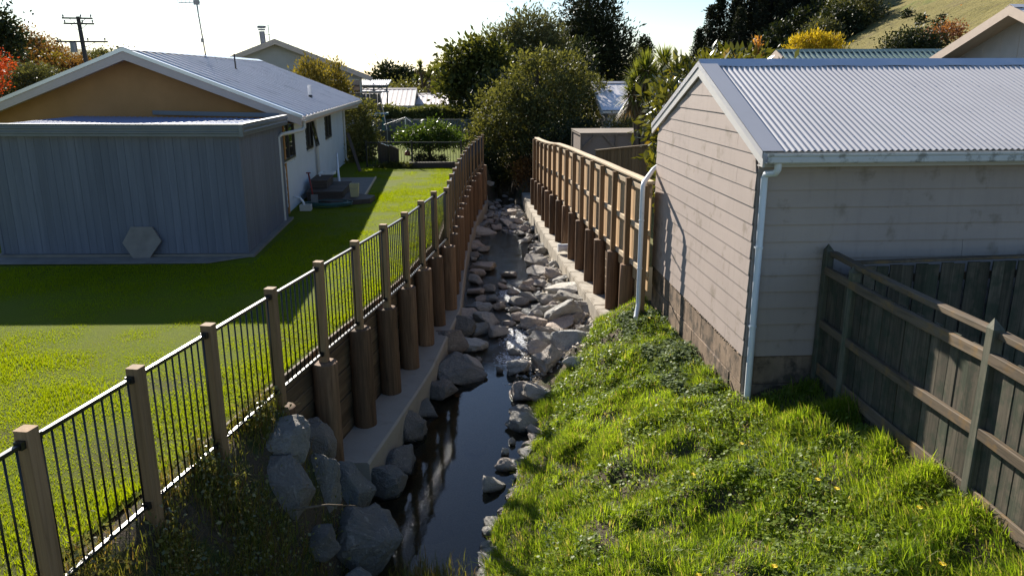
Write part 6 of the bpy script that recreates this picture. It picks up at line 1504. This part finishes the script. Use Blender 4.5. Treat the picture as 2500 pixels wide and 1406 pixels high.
ROCKS = [(0.03, 14.03, 0.42, 0.37), (0.86, 13.84, 0.43, 0.43), (0.54, 13.88, 0.14, 0.18), (0.87, 14.83, 0.22, 0.22), (1.3, 13.9, 0.35, 0.51), (1.33, 14.84, 0.46, 0.27), (1.87, 14.15, 0.68, 0.44), (1.42, 13.4, 0.53, 0.42), (1.76, 12.82, 0.34, 0.41), (0.95, 12.69, 0.47, 0.4), (1.13, 12.4, 0.52, 0.27), (0.81, 11.88, 0.34, 0.22), (0.82, 11.47, 0.45, 0.23), (1.55, 15.91, 0.65, 0.23), (1.51, 15.47, 0.46, 0.23), (0.58, 16.05, 0.34, 0.18), (-0.39, 13.68, 0.43, 0.59), (0.49, 10.52, 0.11, 0.09), (0.6, 10.88, 0.09, 0.05), (0.47, 10.15, 0.27, 0.11), (0.28, 9.58, 0.29, 0.19), (0.68, 10.18, 0.21, 0.12), (0.16, 14.49, 0.14, 0.1), (0.36, 21.99, 0.7, 0.25), (0.23, 21.26, 0.41, 0.22), (0.22, 20.51, 0.44, 0.21), (0.54, 19.68, 0.31, 0.25), (0.18, 19.42, 0.42, 0.18), (0.92, 20.46, 0.16, 0.12), (1.09, 21.21, 0.39, 0.1), (0.89, 19.91, 0.32, 0.09), (1.13, 19.33, 0.29, 0.11), (2, 22.26, 0.66, 0.33), (1.88, 21.35, 0.41, 0.22), (2.42, 21.59, 0.32, 0.22), (2, 21.12, 0.72, 0.22), (2.3, 20.33, 0.58, 0.26), (1.45, 20.09, 0.46, 0.14), (1.51, 19.68, 0.4, 0.11), (1.46, 18.75, 0.43, 0.24), (1.81, 18.59, 0.36, 0.26), (2.05, 19.24, 0.33, 0.24), (2.34, 18.78, 0.78, 0.28), (1.7, 17.66, 0.45, 0.24), (2.45, 18.02, 0.73, 0.21), (2, 17.77, 0.33, 0.33), (2.15, 16.93, 0.82, 0.37), (2.66, 17.38, 0.4, 0.24), (2.55, 17.18, 0.4, 0.1), (1.15, 17.08, 0.39, 0.24), (1.53, 17.3, 0.3, 0.14), (1.43, 16.51, 0.57, 0.29), (1.96, 16.45, 0.67, 0.19), (0.22, 17.98, 0.6, 0.27), (-0.15, 17.11, 0.71, 0.33), (0.41, 16.86, 0.64, 0.33), (0.6, 16.02, 0.37, 0.2), (0.68, 18.01, 0.29, 0.23), (0.76, 18.46, 0.19, 0.11), (1.01, 17.75, 0.33, 0.14), (1.18, 18.44, 0.46, 0.15), (-0.37, 16.23, 0.51, 0.3), (0.13, 16.19, 0.49, 0.21), (0.07, 15.16, 0.48, 0.39), (1.86, 20.06, 0.37, 0.18), (2.39, 19.85, 0.39, 0.18), (1.73, 20.46, 0.3, 0.16), (1.96, 18.39, 0.42, 0.19), (0.53, 18.71, 0.32, 0.13), (0.3, 18.72, 0.3, 0.13), (0.86, 16.74, 0.27, 0.1), (0.72, 16.37, 0.23, 0.09), (1.12, 16.55, 0.19, 0.12), (0.87, 33.36, 0.45, 0.3), (0.57, 32.08, 0.37, 0.23), (1.07, 32.53, 0.32, 0.17), (0.35, 30.26, 0.3, 0.35), (0.54, 30.4, 0.35, 0.3), (0.87, 30.65, 0.33, 0.25), (0.24, 28.26, 0.33, 0.33), (0.52, 27.24, 0.8, 0.29), (0.5, 28.56, 0.51, 0.15), (1.32, 32.93, 0.29, 0.15), (1.76, 32.89, 0.24, 0.15), (1.98, 32.12, 0.35, 0.17), (1.66, 31.1, 0.5, 0.19), (2.08, 30.27, 0.41, 0.24), (2.12, 31.33, 0.37, 0.14), (1.27, 29.69, 0.37, 0.19), (1.56, 29.32, 0.53, 0.16), (1.48, 28.79, 0.64, 0.15), (1.9, 29.19, 0.31, 0.18), (1.68, 28.16, 0.38, 0.15), (1.95, 27.72, 0.45, 0.22), (2.35, 27.69, 0.4, 0.4), (1.88, 27.08, 0.37, 0.1), (2.37, 26.53, 0.31, 0.22), (1.87, 25.84, 0.4, 0.12), (2.3, 24.68, 0.4, 0.18), (2.23, 23.67, 0.41, 0.17), (1.98, 23.53, 0.19, 0.13), (1.97, 24.69, 0.13, 0.04), (1.03, 29.75, 0.29, 0.16), (1.06, 29.02, 0.34, 0.16), (1, 28.07, 0.35, 0.15), (0.83, 29.09, 0.26, 0.13), (1.4, 30.88, 0.3, 0.14), (1.79, 29.91, 0.32, 0.13), (1.49, 32.1, 0.29, 0.11), (1.39, 34.53, 0.28, 0.12), (1.93, 34.87, 0.19, 0.12), (0.97, 34.82, 0.37, 0.19), (1.7, 35.84, 0.32, 0.1), (1.22, 33.95, 0.24, 0.12), (0.18, 24.87, 0.63, 0.25), (0.15, 23.56, 0.3, 0.19), (0.42, 24.48, 0.44, 0.09), (0.14, 23.18, 0.19, 0.13)]
STREAM = []
def lane(x, y):
    q = (x - float(xl(y))) / float(xr_wall(y) - xl(y))
    return 'left of midstream' if q < 0.42 else ('in midstream' if q < 0.66 else 'right of midstream')
def row(y):
    if y < 14.4: return 'beside the ' + ORD[max(0, min(4, int(round((y - 8.23) / 1.2))))] + ' left-hand pile'
    return 'beside the ' + ORD[max(0, min(15, int(round((y - 15.05) / 1.2))))] + ' right-hand pile'
def stream_rock(x, y, z, sx, sy, sz, rot=None):
    STREAM.append((rock(x, y, z, sx, sy, sz, None, 'rocks in the stream bed', rot=rot), max(sx, sy)))
for (x, y, w_, h_) in ROCKS:
    sz = max(0.10, min(0.5 * w_, 0.62 * h_ + 0.05))
    bz = float(bank_z(np.array([x]), np.array([y]))[0])
    zz = max(WATER_Z + sz * 0.30, bz + sz * 0.40)
    stream_rock(x, y, zz, w_ * 0.60, w_ * rrk.uniform(0.40, 0.58), sz * rrk.uniform(0.7, 1.0), (rrk.uniform(-0.45, 0.45), rrk.uniform(-0.45, 0.45), rrk.uniform(-0.5, 0.5) + (math.pi if rrk.random() < 0.5 else 0)))
# fill of smaller stones between them
cnt = 0; tries = 0
while cnt < 170 and tries < 4000:
    tries += 1
    y = rrk.uniform(13.4, 34)
    if y < 23: x = rrk.uniform(float(xr_water(min(y, 16.9))) - 0.9, float(np.interp(y, [13, 15.9, 19.1, 23.4], [2.0, 2.6, 2.5, 2.35])))
    elif y < 27: x = rrk.choice((rrk.uniform(0.1, 0.4), rrk.uniform(2.0, 2.3)))
    else: x = rrk.uniform(0.35, 2.3)
    if 18.8 < y < 24.5 and 0.6 < x < 1.5: continue
    if 13 < y < 17.4 and 0.1 < x < 1.15: continue
    r = rrk.uniform(0.05, 0.16)
    bz = float(bank_z(np.array([x]), np.array([y]))[0])
    stream_rock(x, y, max(bz + r * 0.35, WATER_Z - 0.02 + r * rrk.uniform(0.0, 0.4)), r * rrk.uniform(0.9, 1.5), r, r * rrk.uniform(0.55, 0.9)); cnt += 1
# stones along the grassy water's edge
for i in range(46):
    y = 7.2 + 6.0 * (i + rrk.random()) / 46; r = rrk.uniform(0.05, 0.13); x = float(xr_water(y)) + rrk.uniform(-0.04, 0.16)
    stream_rock(x, y, WATER_Z + r * 0.2, r * rrk.uniform(1.0, 1.7), r, r * rrk.uniform(0.5, 0.8))
cells = {}
for o, s in STREAM:
    size = 'large' if s > 0.30 else ('medium' if s > 0.19 else 'small')
    cells.setdefault((size, lane(o.location.x, o.location.y), row(o.location.y)), []).append(o)
for (size, ln, rw), os_ in cells.items():
    os_.sort(key=lambda o: o.location.y)
    for k, o in enumerate(os_):
        suf = '' if len(os_) == 1 else (', the ' + ('nearer', 'farther')[k] if len(os_) == 2 else ', ' + ('nearest' if k == 0 else ORD[k] + ' nearest'))
        o['label'] = size + ' rock ' + ln + ' ' + rw + suf
# gravel packed between the rocks
rg = np.random.default_rng(33); n = 5200
y = rg.uniform(13.2, 33, n); y = np.where((y > 22.6) & (y < 27.6), rg.uniform(14, 22, n), y); q = rg.random(n)
x = np.where(y < 23.5, xr_water(np.minimum(y, 16.9)) - 0.5 + q * 1.6, 0.3 + q * 2.0); x = np.minimum(x, np.interp(y, [13, 15.9, 19.1, 23.4, 28.2, 33], [2.0, 2.7, 2.55, 2.4, 2.3, 2.3]))
base_ = np.array([(1, 0, 0), (-1, 0, 0), (0, 1, 0), (0, -1, 0), (0, 0, 1), (0, 0, -1)], float)
S = rg.uniform(0.02, 0.065, (n, 1, 1)) * rg.uniform(0.6, 1.3, (n, 1, 3)); V = base_[None] * S + rg.normal(size=(n, 6, 3)) * 0.35 * S
a_ = rg.uniform(0, 6.28, n); ca, sa = np.cos(a_)[:, None], np.sin(a_)[:, None]
V = np.stack([V[..., 0] * ca - V[..., 1] * sa, V[..., 0] * sa + V[..., 1] * ca, V[..., 2] * 0.7], -1)
V += np.stack([x, y, np.maximum(bank_z(x, y), WATER_Z - 0.03) + 0.01], 1)[:, None, :]
Fb = np.array([(0, 2, 4), (2, 1, 4), (1, 3, 4), (3, 0, 4), (2, 0, 5), (1, 2, 5), (3, 1, 5), (0, 3, 5)])
F = (np.arange(n)[:, None, None] * 6 + Fb[None]).reshape(-1, 3)
M_gravel = painted('stream_gravel', (0.36, 0.32, 0.27), 0.8, 0.25, 0.55, 9.0, bump=0.3)
tag(link('gravel', np_mesh('gravel', V.reshape(-1, 3), F), M_gravel), 'broken gravel packed between the rocks of the stream', 'gravel', kind='stuff')
# boulders on the left foreground slope
LB = [(-2.12, 7.9, -0.36, 0.66, 0.52, 'big grey boulder with fence shadow stripes at the top of the left slope'),
      (-1.88, 8.75, -0.82, 0.40, 0.50, 'boulder wedged between the first wall pile and the striped boulder'),
      (-2.02, 7.45, -0.72, 0.56, 0.66, 'dark boulder half buried in weeds below the striped boulder'),
      (-1.74, 8.0, -1.0, 0.46, 0.68, 'steep dark boulder in the middle of the left boulder heap'),
      (-1.50, 8.6, -1.36, 0.60, 0.60, 'angular grey boulder at the end of the left concrete footing'),
      (-1.16, 9.6, -1.82, 0.46, 0.38, 'flat sided boulder standing in the pool beside the left footing end'),
      (-1.06, 10.35, -1.86, 0.52, 0.32, 'low boulder by the left footing, second from its near end'),
      (-0.94, 11.25, -1.82, 0.44, 0.42, 'blocky boulder by the left footing, third from its near end'),
      (-0.80, 12.15, -1.88, 0.46, 0.30, 'rounded boulder by the left footing, fourth from its near end'),
      (-0.55, 12.85, -1.86, 0.46, 0.30, 'small boulder by the left footing beside the big slab'),
      (-1.22, 7.95, -1.62, 0.80, 0.62, 'largest pale boulder at the water edge of the left slope'),
      (-1.62, 7.35, -1.28, 0.34, 0.30, 'small boulder tucked below the steep dark boulder'),
      (-1.18, 7.15, -1.80, 0.55, 0.42, 'dark wet boulder in front of the pale boulder at the waterline'),
      (-0.25, 13.85, -1.84, 1.0, 0.34, 'broad dark slab rock on the left at the head of the pool'),
      (-0.50, 14.9, -1.70, 0.75, 0.45, 'large dark rock against the left footing behind the slab rock'),
      (-0.25, 15.9, -1.72, 0.65, 0.42, 'grey rock against the left footing beyond the large dark rock')]
for i, (x, y, z, w_, h_, lab) in enumerate(LB):
    me = rock_mesh('rock', 300 + i, 22, 4, 0.045, M_boulder)
    rock(x, y, z - 0.03, w_ * 0.63, w_ * 0.57, h_ * 0.62, lab, None, me, (rrk.uniform(-.2, .2), rrk.uniform(-.2, .2), rrk.uniform(0, 6)))
# sunken stones on the pool bed
SUNK = []
for i in range(16):
    y = rrk.uniform(7.6, 13); x = rrk.uniform(float(xl(y)) + 1.3, float(xr_water(y)) - 0.1); r = rrk.uniform(0.12, 0.3)
    SUNK.append(rock(x, y, -2.26, r * 1.3, r, r * 0.35, None, 'stones on the bed of the near pool'))
for k, o in enumerate(sorted(SUNK, key=lambda o: o.location.y)): o['label'] = 'flat stone under the water of the near pool, ' + ORD[k] + ' nearest'

# ================================================================== grass, weeds and flowers
M_blade = leafmat('bank_grass_blades', (0.055, 0.115, 0.009), (0.245, 0.31, 0.032), back=(2.2, 2.15, 0.8), trans=0.48, rough=0.42, spec=0.22, dead=((0.31, 0.26, 0.13), 0.90))
M_weed = leafmat('broad_weed_leaves', (0.065, 0.115, 0.016), (0.22, 0.28, 0.055), trans=0.40, rough=0.45, spec=0.14)
M_pale = leafmat('pale_creeping_weed_leaves', (0.06, 0.095, 0.035), (0.16, 0.20, 0.095), trans=0.25, rough=0.5, spec=0.06)
M_mown = leafmat('mown_grass_blades', (0.115, 0.150, 0.004), (0.185, 0.228, 0.006), back=(2.1, 2.05, 0.5), trans=0.48, rough=0.6, spec=0.08, dead=((0.21, 0.18, 0.05), 0.98))

def blades(P, L, W, lean, rng, segs=2, dirs=None):
    """thin bent blades; lean (n,) horizontal bend"""
    n = len(P); a = rng.uniform(0, 2 * np.pi, n) if dirs is None else dirs
    h = np.stack([np.cos(a), np.sin(a), np.zeros(n)], 1); s = np.stack([-np.sin(a), np.cos(a), np.zeros(n)], 1)
    tw = rng.normal(size=(n, 1)) * 0.5; s = unit(s + h * tw)
    L = L[:, None]; W = W[:, None]; lean = lean[:, None]; up_ = np.array([0, 0, 1.0])
    p1 = P + up_ * L * 0.55 * (1 - 0.25 * lean) + h * L * lean * 0.28
    p2 = P + up_ * L * (1 - 0.55 * lean) + h * L * lean * 0.85
    V = np.empty((n, 5, 3)); V[:, 0] = P - s * W / 2; V[:, 1] = P + s * W / 2; V[:, 2] = p1 + s * W * 0.42; V[:, 3] = p1 - s * W * 0.42; V[:, 4] = p2
    b = np.arange(n)[:, None] * 5
    T = np.concatenate([b + np.array([[0, 1, 2]]), b + np.array([[0, 2, 3]]), b + np.array([[3, 2, 4]])], 0)
    return V.reshape(-1, 3), T

rng = np.random.default_rng(77)
def sample_bank(n, x0, x1, y0, y1):
    x = rng.uniform(x0, x1, n); y = rng.uniform(y0, y1, n); return x, y
def bank_cover(x, y):
    """how grassy the right bank is, 0..1: bare trail and earth patches left open"""
    xr = xr_water(y)
    g = np.clip((x - xr + 0.02) / 0.12, 0, 1)
    trail = np.interp(y, [5.5, 6.5, 8.0, 9.5, 11.5, 13.5], [1.2, 1.3, 1.55, 1.95, 2.15, 2.5])
    bare = np.exp(-((x - trail) / 0.24) ** 2) * np.clip(0.45 + 0.9 * vnoise(x, y, 41, 1.1), 0, 1)
    patch = np.clip((vnoise(x, y, 44, 1.5) - 0.55) * 3, 0, 0.65)
    dirt = np.exp(-(((x - 2.75) / 0.35) ** 2 + ((y - 13.4) / 0.7) ** 2))
    return np.clip(g - bare * 0.95 - patch - dirt, 0, 1)
x, y = sample_bank(560000, -0.2, 4.5, 3.2, 15.4)
inside = (x < np.where(y > 9.1, 3.40, 4.31)) & (x > xr_water(y) - 0.02)
inside &= ~((y > 14.2) & (x < 1.6 + (y - 14.2) * 0.9))
rockarea = (y > 12.2) & (x < np.interp(y, [12.2, 13.0, 14.0, 15.4], [1.2, 1.75, 2.2, 2.65]))
cov = bank_cover(x, y)
tuft = np.clip(0.55 + 0.6 * vnoise(x, y, 51, 3.1) + 0.4 * vnoise(x, y, 53, 7.0), 0.05, 1.3)
keep = inside & ~rockarea & (rng.random(len(x)) < cov * np.clip(tuft, 0.30, 1))
x, y, tuft = x[keep], y[keep], tuft[keep]
z = bank_z(x, y)
L = (0.055 + 0.10 * tuft) * rng.uniform(0.5, 1.6, len(x)) * (1 + 0.35 * np.clip((x - 3.0), 0, 1.2))
wv = vnoise(x, y, 57, 1.2) * 3.0 + 2.3 + rng.normal(size=len(x)) * 1.2
V, T = blades(np.stack([x, y, z - 0.01], 1), L, rng.uniform(0.005, 0.012, len(x)), rng.uniform(0.2, 1.1, len(x)), rng, dirs=wv)
gb = link('bank_grass', np_mesh('bank_grass', V, T), M_blade); tag(gb, 'long sunlit green grass covering the right-hand bank', 'grass', kind='stuff')
# broad-leaved weeds and pale creeping plants on the bank
def weeds(n, mat, size, seed, name, label, thr, area, zlift=0.05):
    rg = np.random.default_rng(seed)
    x = rg.uniform(area[0], area[1], n); y = rg.uniform(area[2], area[3], n)
    k = (vnoise(x, y, seed, 1.3) > thr) & (x < np.where(y > 9.1, 3.38, 4.28)) & (x > xr_water(y) + 0.15) & ~((y > 12.2) & (x < np.interp(y, [12.2, 13.0, 14.0, 15.4], [1.2, 1.75, 2.3, 2.75])))
    x, y = x[k], y[k]; z = bank_z(x, y) + rg.uniform(0.02, 0.10, len(x)) + zlift * 0.4
    P = np.stack([x, y, z], 1); P = np.repeat(P, 3, 0) + rg.normal(size=(len(P) * 3, 3)) * size * 0.35
    d = rg.normal(size=P.shape); d[:, 2] *= 0.35; d = unit(d); s = unit(np.cross(d, np.array([0, 0, 1.0]) + 0.35 * rg.normal(size=P.shape)))
    Ls = size * rg.uniform(0.6, 1.3, (len(P), 1))
    V = np.empty((len(P), 6, 3))
    for j, (q, w_) in enumerate(((0, 0), (0.35, 0.42), (0.75, 0.38), (1.0, 0), (0.75, -0.38), (0.35, -0.42))):
        V[:, j] = P + d * Ls * q + s * Ls * w_ + np.array([0, 0, 1.0]) * Ls * 0.12 * math.sin(q * 3.1)
    F = np.arange(len(P) * 6).reshape(-1, 6)
    o = link(name, np_mesh(name, V.reshape(-1, 3), F), mat); tag(o, label, 'weeds', kind='stuff')
weeds(19000, M_weed, 0.036, 91, 'broadleaf_weeds', 'broad leaved green weeds among the bank grass', 0.02, (0.0, 4.4, 3.5, 14.5))
weeds(9000, M_pale, 0.034, 95, 'creeping_weeds', 'pale creeping weeds in patches on the right-hand bank', 0.42, (0.8, 3.5, 4.0, 14.5))
weeds(3600, M_pale, 0.05, 97, 'creeping_weeds', 'pale creeping weeds along the garage foundation', -0.4, (2.75, 3.4, 9.6, 14.0))

# lawn: short blades near the camera, thinning with distance
n = 580000
y = 3.0 + (rng.random(n) ** 1.35) * 27.5
x = xl(y) - 0.28 - rng.random(n) * np.minimum(9.0, 3.0 + y * 0.45)
keep = ~((y > 14.7) & (x < -4.05)) & ~((y > 21) & (x < -2.62) & (y < 23)) & ~((y > 22.9) & (x < -2.95) & (y < 27.4))
worn = np.exp(-(((x + 3.55) / 0.75) ** 2 + ((y - 8.6) / 0.5) ** 2)) + np.exp(-(((x + 3.3) / 0.6) ** 2 + ((y - 6.9) / 0.8) ** 2)) + np.exp(-(((x + 3.2) / 0.35) ** 2 + ((y - 5.3) / 0.7) ** 2))
keep &= rng.random(n) > worn * 0.5
x, y = x[keep], y[keep]; n = len(x)
L = rng.uniform(0.020, 0.046, n) * (0.85 + 0.5 * vnoise(x, y, 61, 2.0)) * (1 + 2.0 * np.exp(-(xl(y) - 0.28 - x) / 0.10)); W = rng.uniform(0.005, 0.008, n) * (1 + y * 0.06)
a_ = rng.uniform(0, 2 * np.pi, n); s_ = np.stack([np.cos(a_), np.sin(a_), np.zeros(n)], 1) * W[:, None] / 2
P = np.stack([x, y, np.full(n, -0.004)], 1); tip = P + np.stack([rng.normal(size=n) * 0.35, rng.normal(size=n) * 0.35, np.ones(n)], 1) * L[:, None]
V = np.stack([P - s_, P + s_, tip], 1).reshape(-1, 3); T = np.arange(3 * n).reshape(n, 3)
lg = link('lawn_grass', np_mesh('lawn_grass', V, T), M_mown); tag(lg, 'short mown lawn grass beside the panel fence', 'grass', kind='stuff')

# weeds on the shaded left slope
rg = np.random.default_rng(83); n = 52000
y = rg.uniform(3.2, 8.2, n); x = xl(y) + rg.uniform(-0.15, 1.5, n)
z = bank_z(x, y); k = (z > -1.95) & (rg.random(n) < np.clip(0.50 + 0.8 * vnoise(x, y, 84, 2.6), 0.06, 1)) & ~((y > 7.2) & (x > xl(y) + 0.15) & (rg.random(n) < 0.8))
x, y, z = x[k], y[k], z[k]
V, T = blades(np.stack([x, y, z - 0.01], 1), rg.uniform(0.06, 0.34, len(x)), rg.uniform(0.004, 0.010, len(x)), rg.uniform(0.2, 0.9, len(x)), rg)
M_slopeg = leafmat('shaded_slope_grass', (0.045, 0.070, 0.010), (0.25, 0.24, 0.055), trans=0.4, dead=((0.20, 0.14, 0.06), 0.72))
o = link('slope_grass', np_mesh('slope_grass', V, T), M_slopeg); tag(o, 'rough grass and dead stalks on the shaded slope below the panel fence', 'grass', kind='stuff')
P = np.stack([x, y, z + rg.uniform(0.03, 0.30, len(x))], 1)[::2]; V, F = leaf_quads(P, 0.034, 0.022, rg, None, 0.7)
o = link('slope_weeds', np_mesh('slope_weeds', V, F), leafmat('slope_weed_leaves', (0.03, 0.055, 0.014), (0.20, 0.19, 0.085), trans=0.3, spec=0.5, rough=0.3)); tag(o, 'small leaved weeds on the shaded slope below the panel fence', 'weeds', kind='stuff')
# grass tufts at the near water edge
rg = np.random.default_rng(86); n = 900
y = rg.normal(7.55, 0.16, n); x = rg.normal(-0.55, 0.22, n)
V, T = blades(np.stack([x, y, np.full(n, WATER_Z - 0.03)], 1), rg.uniform(0.10, 0.32, n), rg.uniform(0.004, 0.008, n), rg.uniform(0.1, 0.7, n), rg)
o = link('waterside_tuft', np_mesh('waterside_tuft', V, T), M_slopeg); tag(o, 'thin tuft of grass standing in the near end of the pool', 'grass')

# flowers, sticks, peg
M_petal = painted('yellow_petals', (0.72, 0.54, 0.02), 0.6, 0.2)
flw = [(3.02, 8.0), (2.35, 7.55), (3.35, 6.8), (3.45, 6.6), (3.9, 6.0), (3.15, 13.2), (2.0, 6.1), (3.7, 5.3), (2.6, 5.9), (2.55, 5.75)]
for i, (x, y) in enumerate(flw):
    z = float(bank_z(np.array([x]), np.array([y]))[0])
    f_ = thing('yellow_flower', 'small yellow flower on the grassy bank, ' + ORD[sorted(flw, key=lambda q: bearing(*q)).index((x, y))] + ' from the left', 'flower', (x, y, z), group='dandelions on the bank')
    mb = MB(); mb.tube([(0, 0, 0), (0.01, 0, 0.08), (0.015, 0, 0.15)], 0.003, 5); mb.obj('stalk', M_weed, f_)
    mb = MB()
    for k in range(14):
        a = k * 2 * math.pi / 14; mb.add([(0.015, 0, 0.15), (0.015 + 0.026 * math.cos(a - .2), 0.026 * math.sin(a - .2), 0.158), (0.015 + 0.03 * math.cos(a), 0.03 * math.sin(a), 0.155), (0.015 + 0.026 * math.cos(a + .2), 0.026 * math.sin(a + .2), 0.158)], [(0, 1, 2, 3)])
    mb.obj('petals', M_petal, f_)
zp = float(bank_z(np.array([1.13]), np.array([6.2]))[0])
pgm = thing('timber_peg', 'short timber peg with a dull red top at the bottom of the picture', 'peg', (1.13, 6.2, zp))
mb = MB(); mb.extrude(rect(0.05, 0.05, 0.003), (0, 0, -0.2), (0.01, 0, 0.20), (0, 1, 0)); mb.obj('stake', M_newpale, pgm)
mb = MB(); mb.extrude(rect(0.052, 0.052, 0.003), (0.01, 0, 0.20), (0.012, 0, 0.25), (0, 1, 0)); mb.obj('painted_top', M_red, pgm)
for i, (p, q, lab) in enumerate((((-1.75, 7.1, -0.75), (-1.25, 7.65, -1.05), 'pale dry stick lying across the left boulders'), ((-2.6, 6.6, -0.35), (-2.25, 7.2, -0.25), 'thin dry stick lying in the weeds of the left slope'))):
    mb = MB(); p = Vector(p); q = Vector(q); mb.tube([p, p.lerp(q, 0.5) + Vector((0, 0, 0.03)), q], [0.014, 0.011, 0.005], 7); o = mb.obj('stick', M_oldrail, smooth=True); tag(o, lab, 'stick')
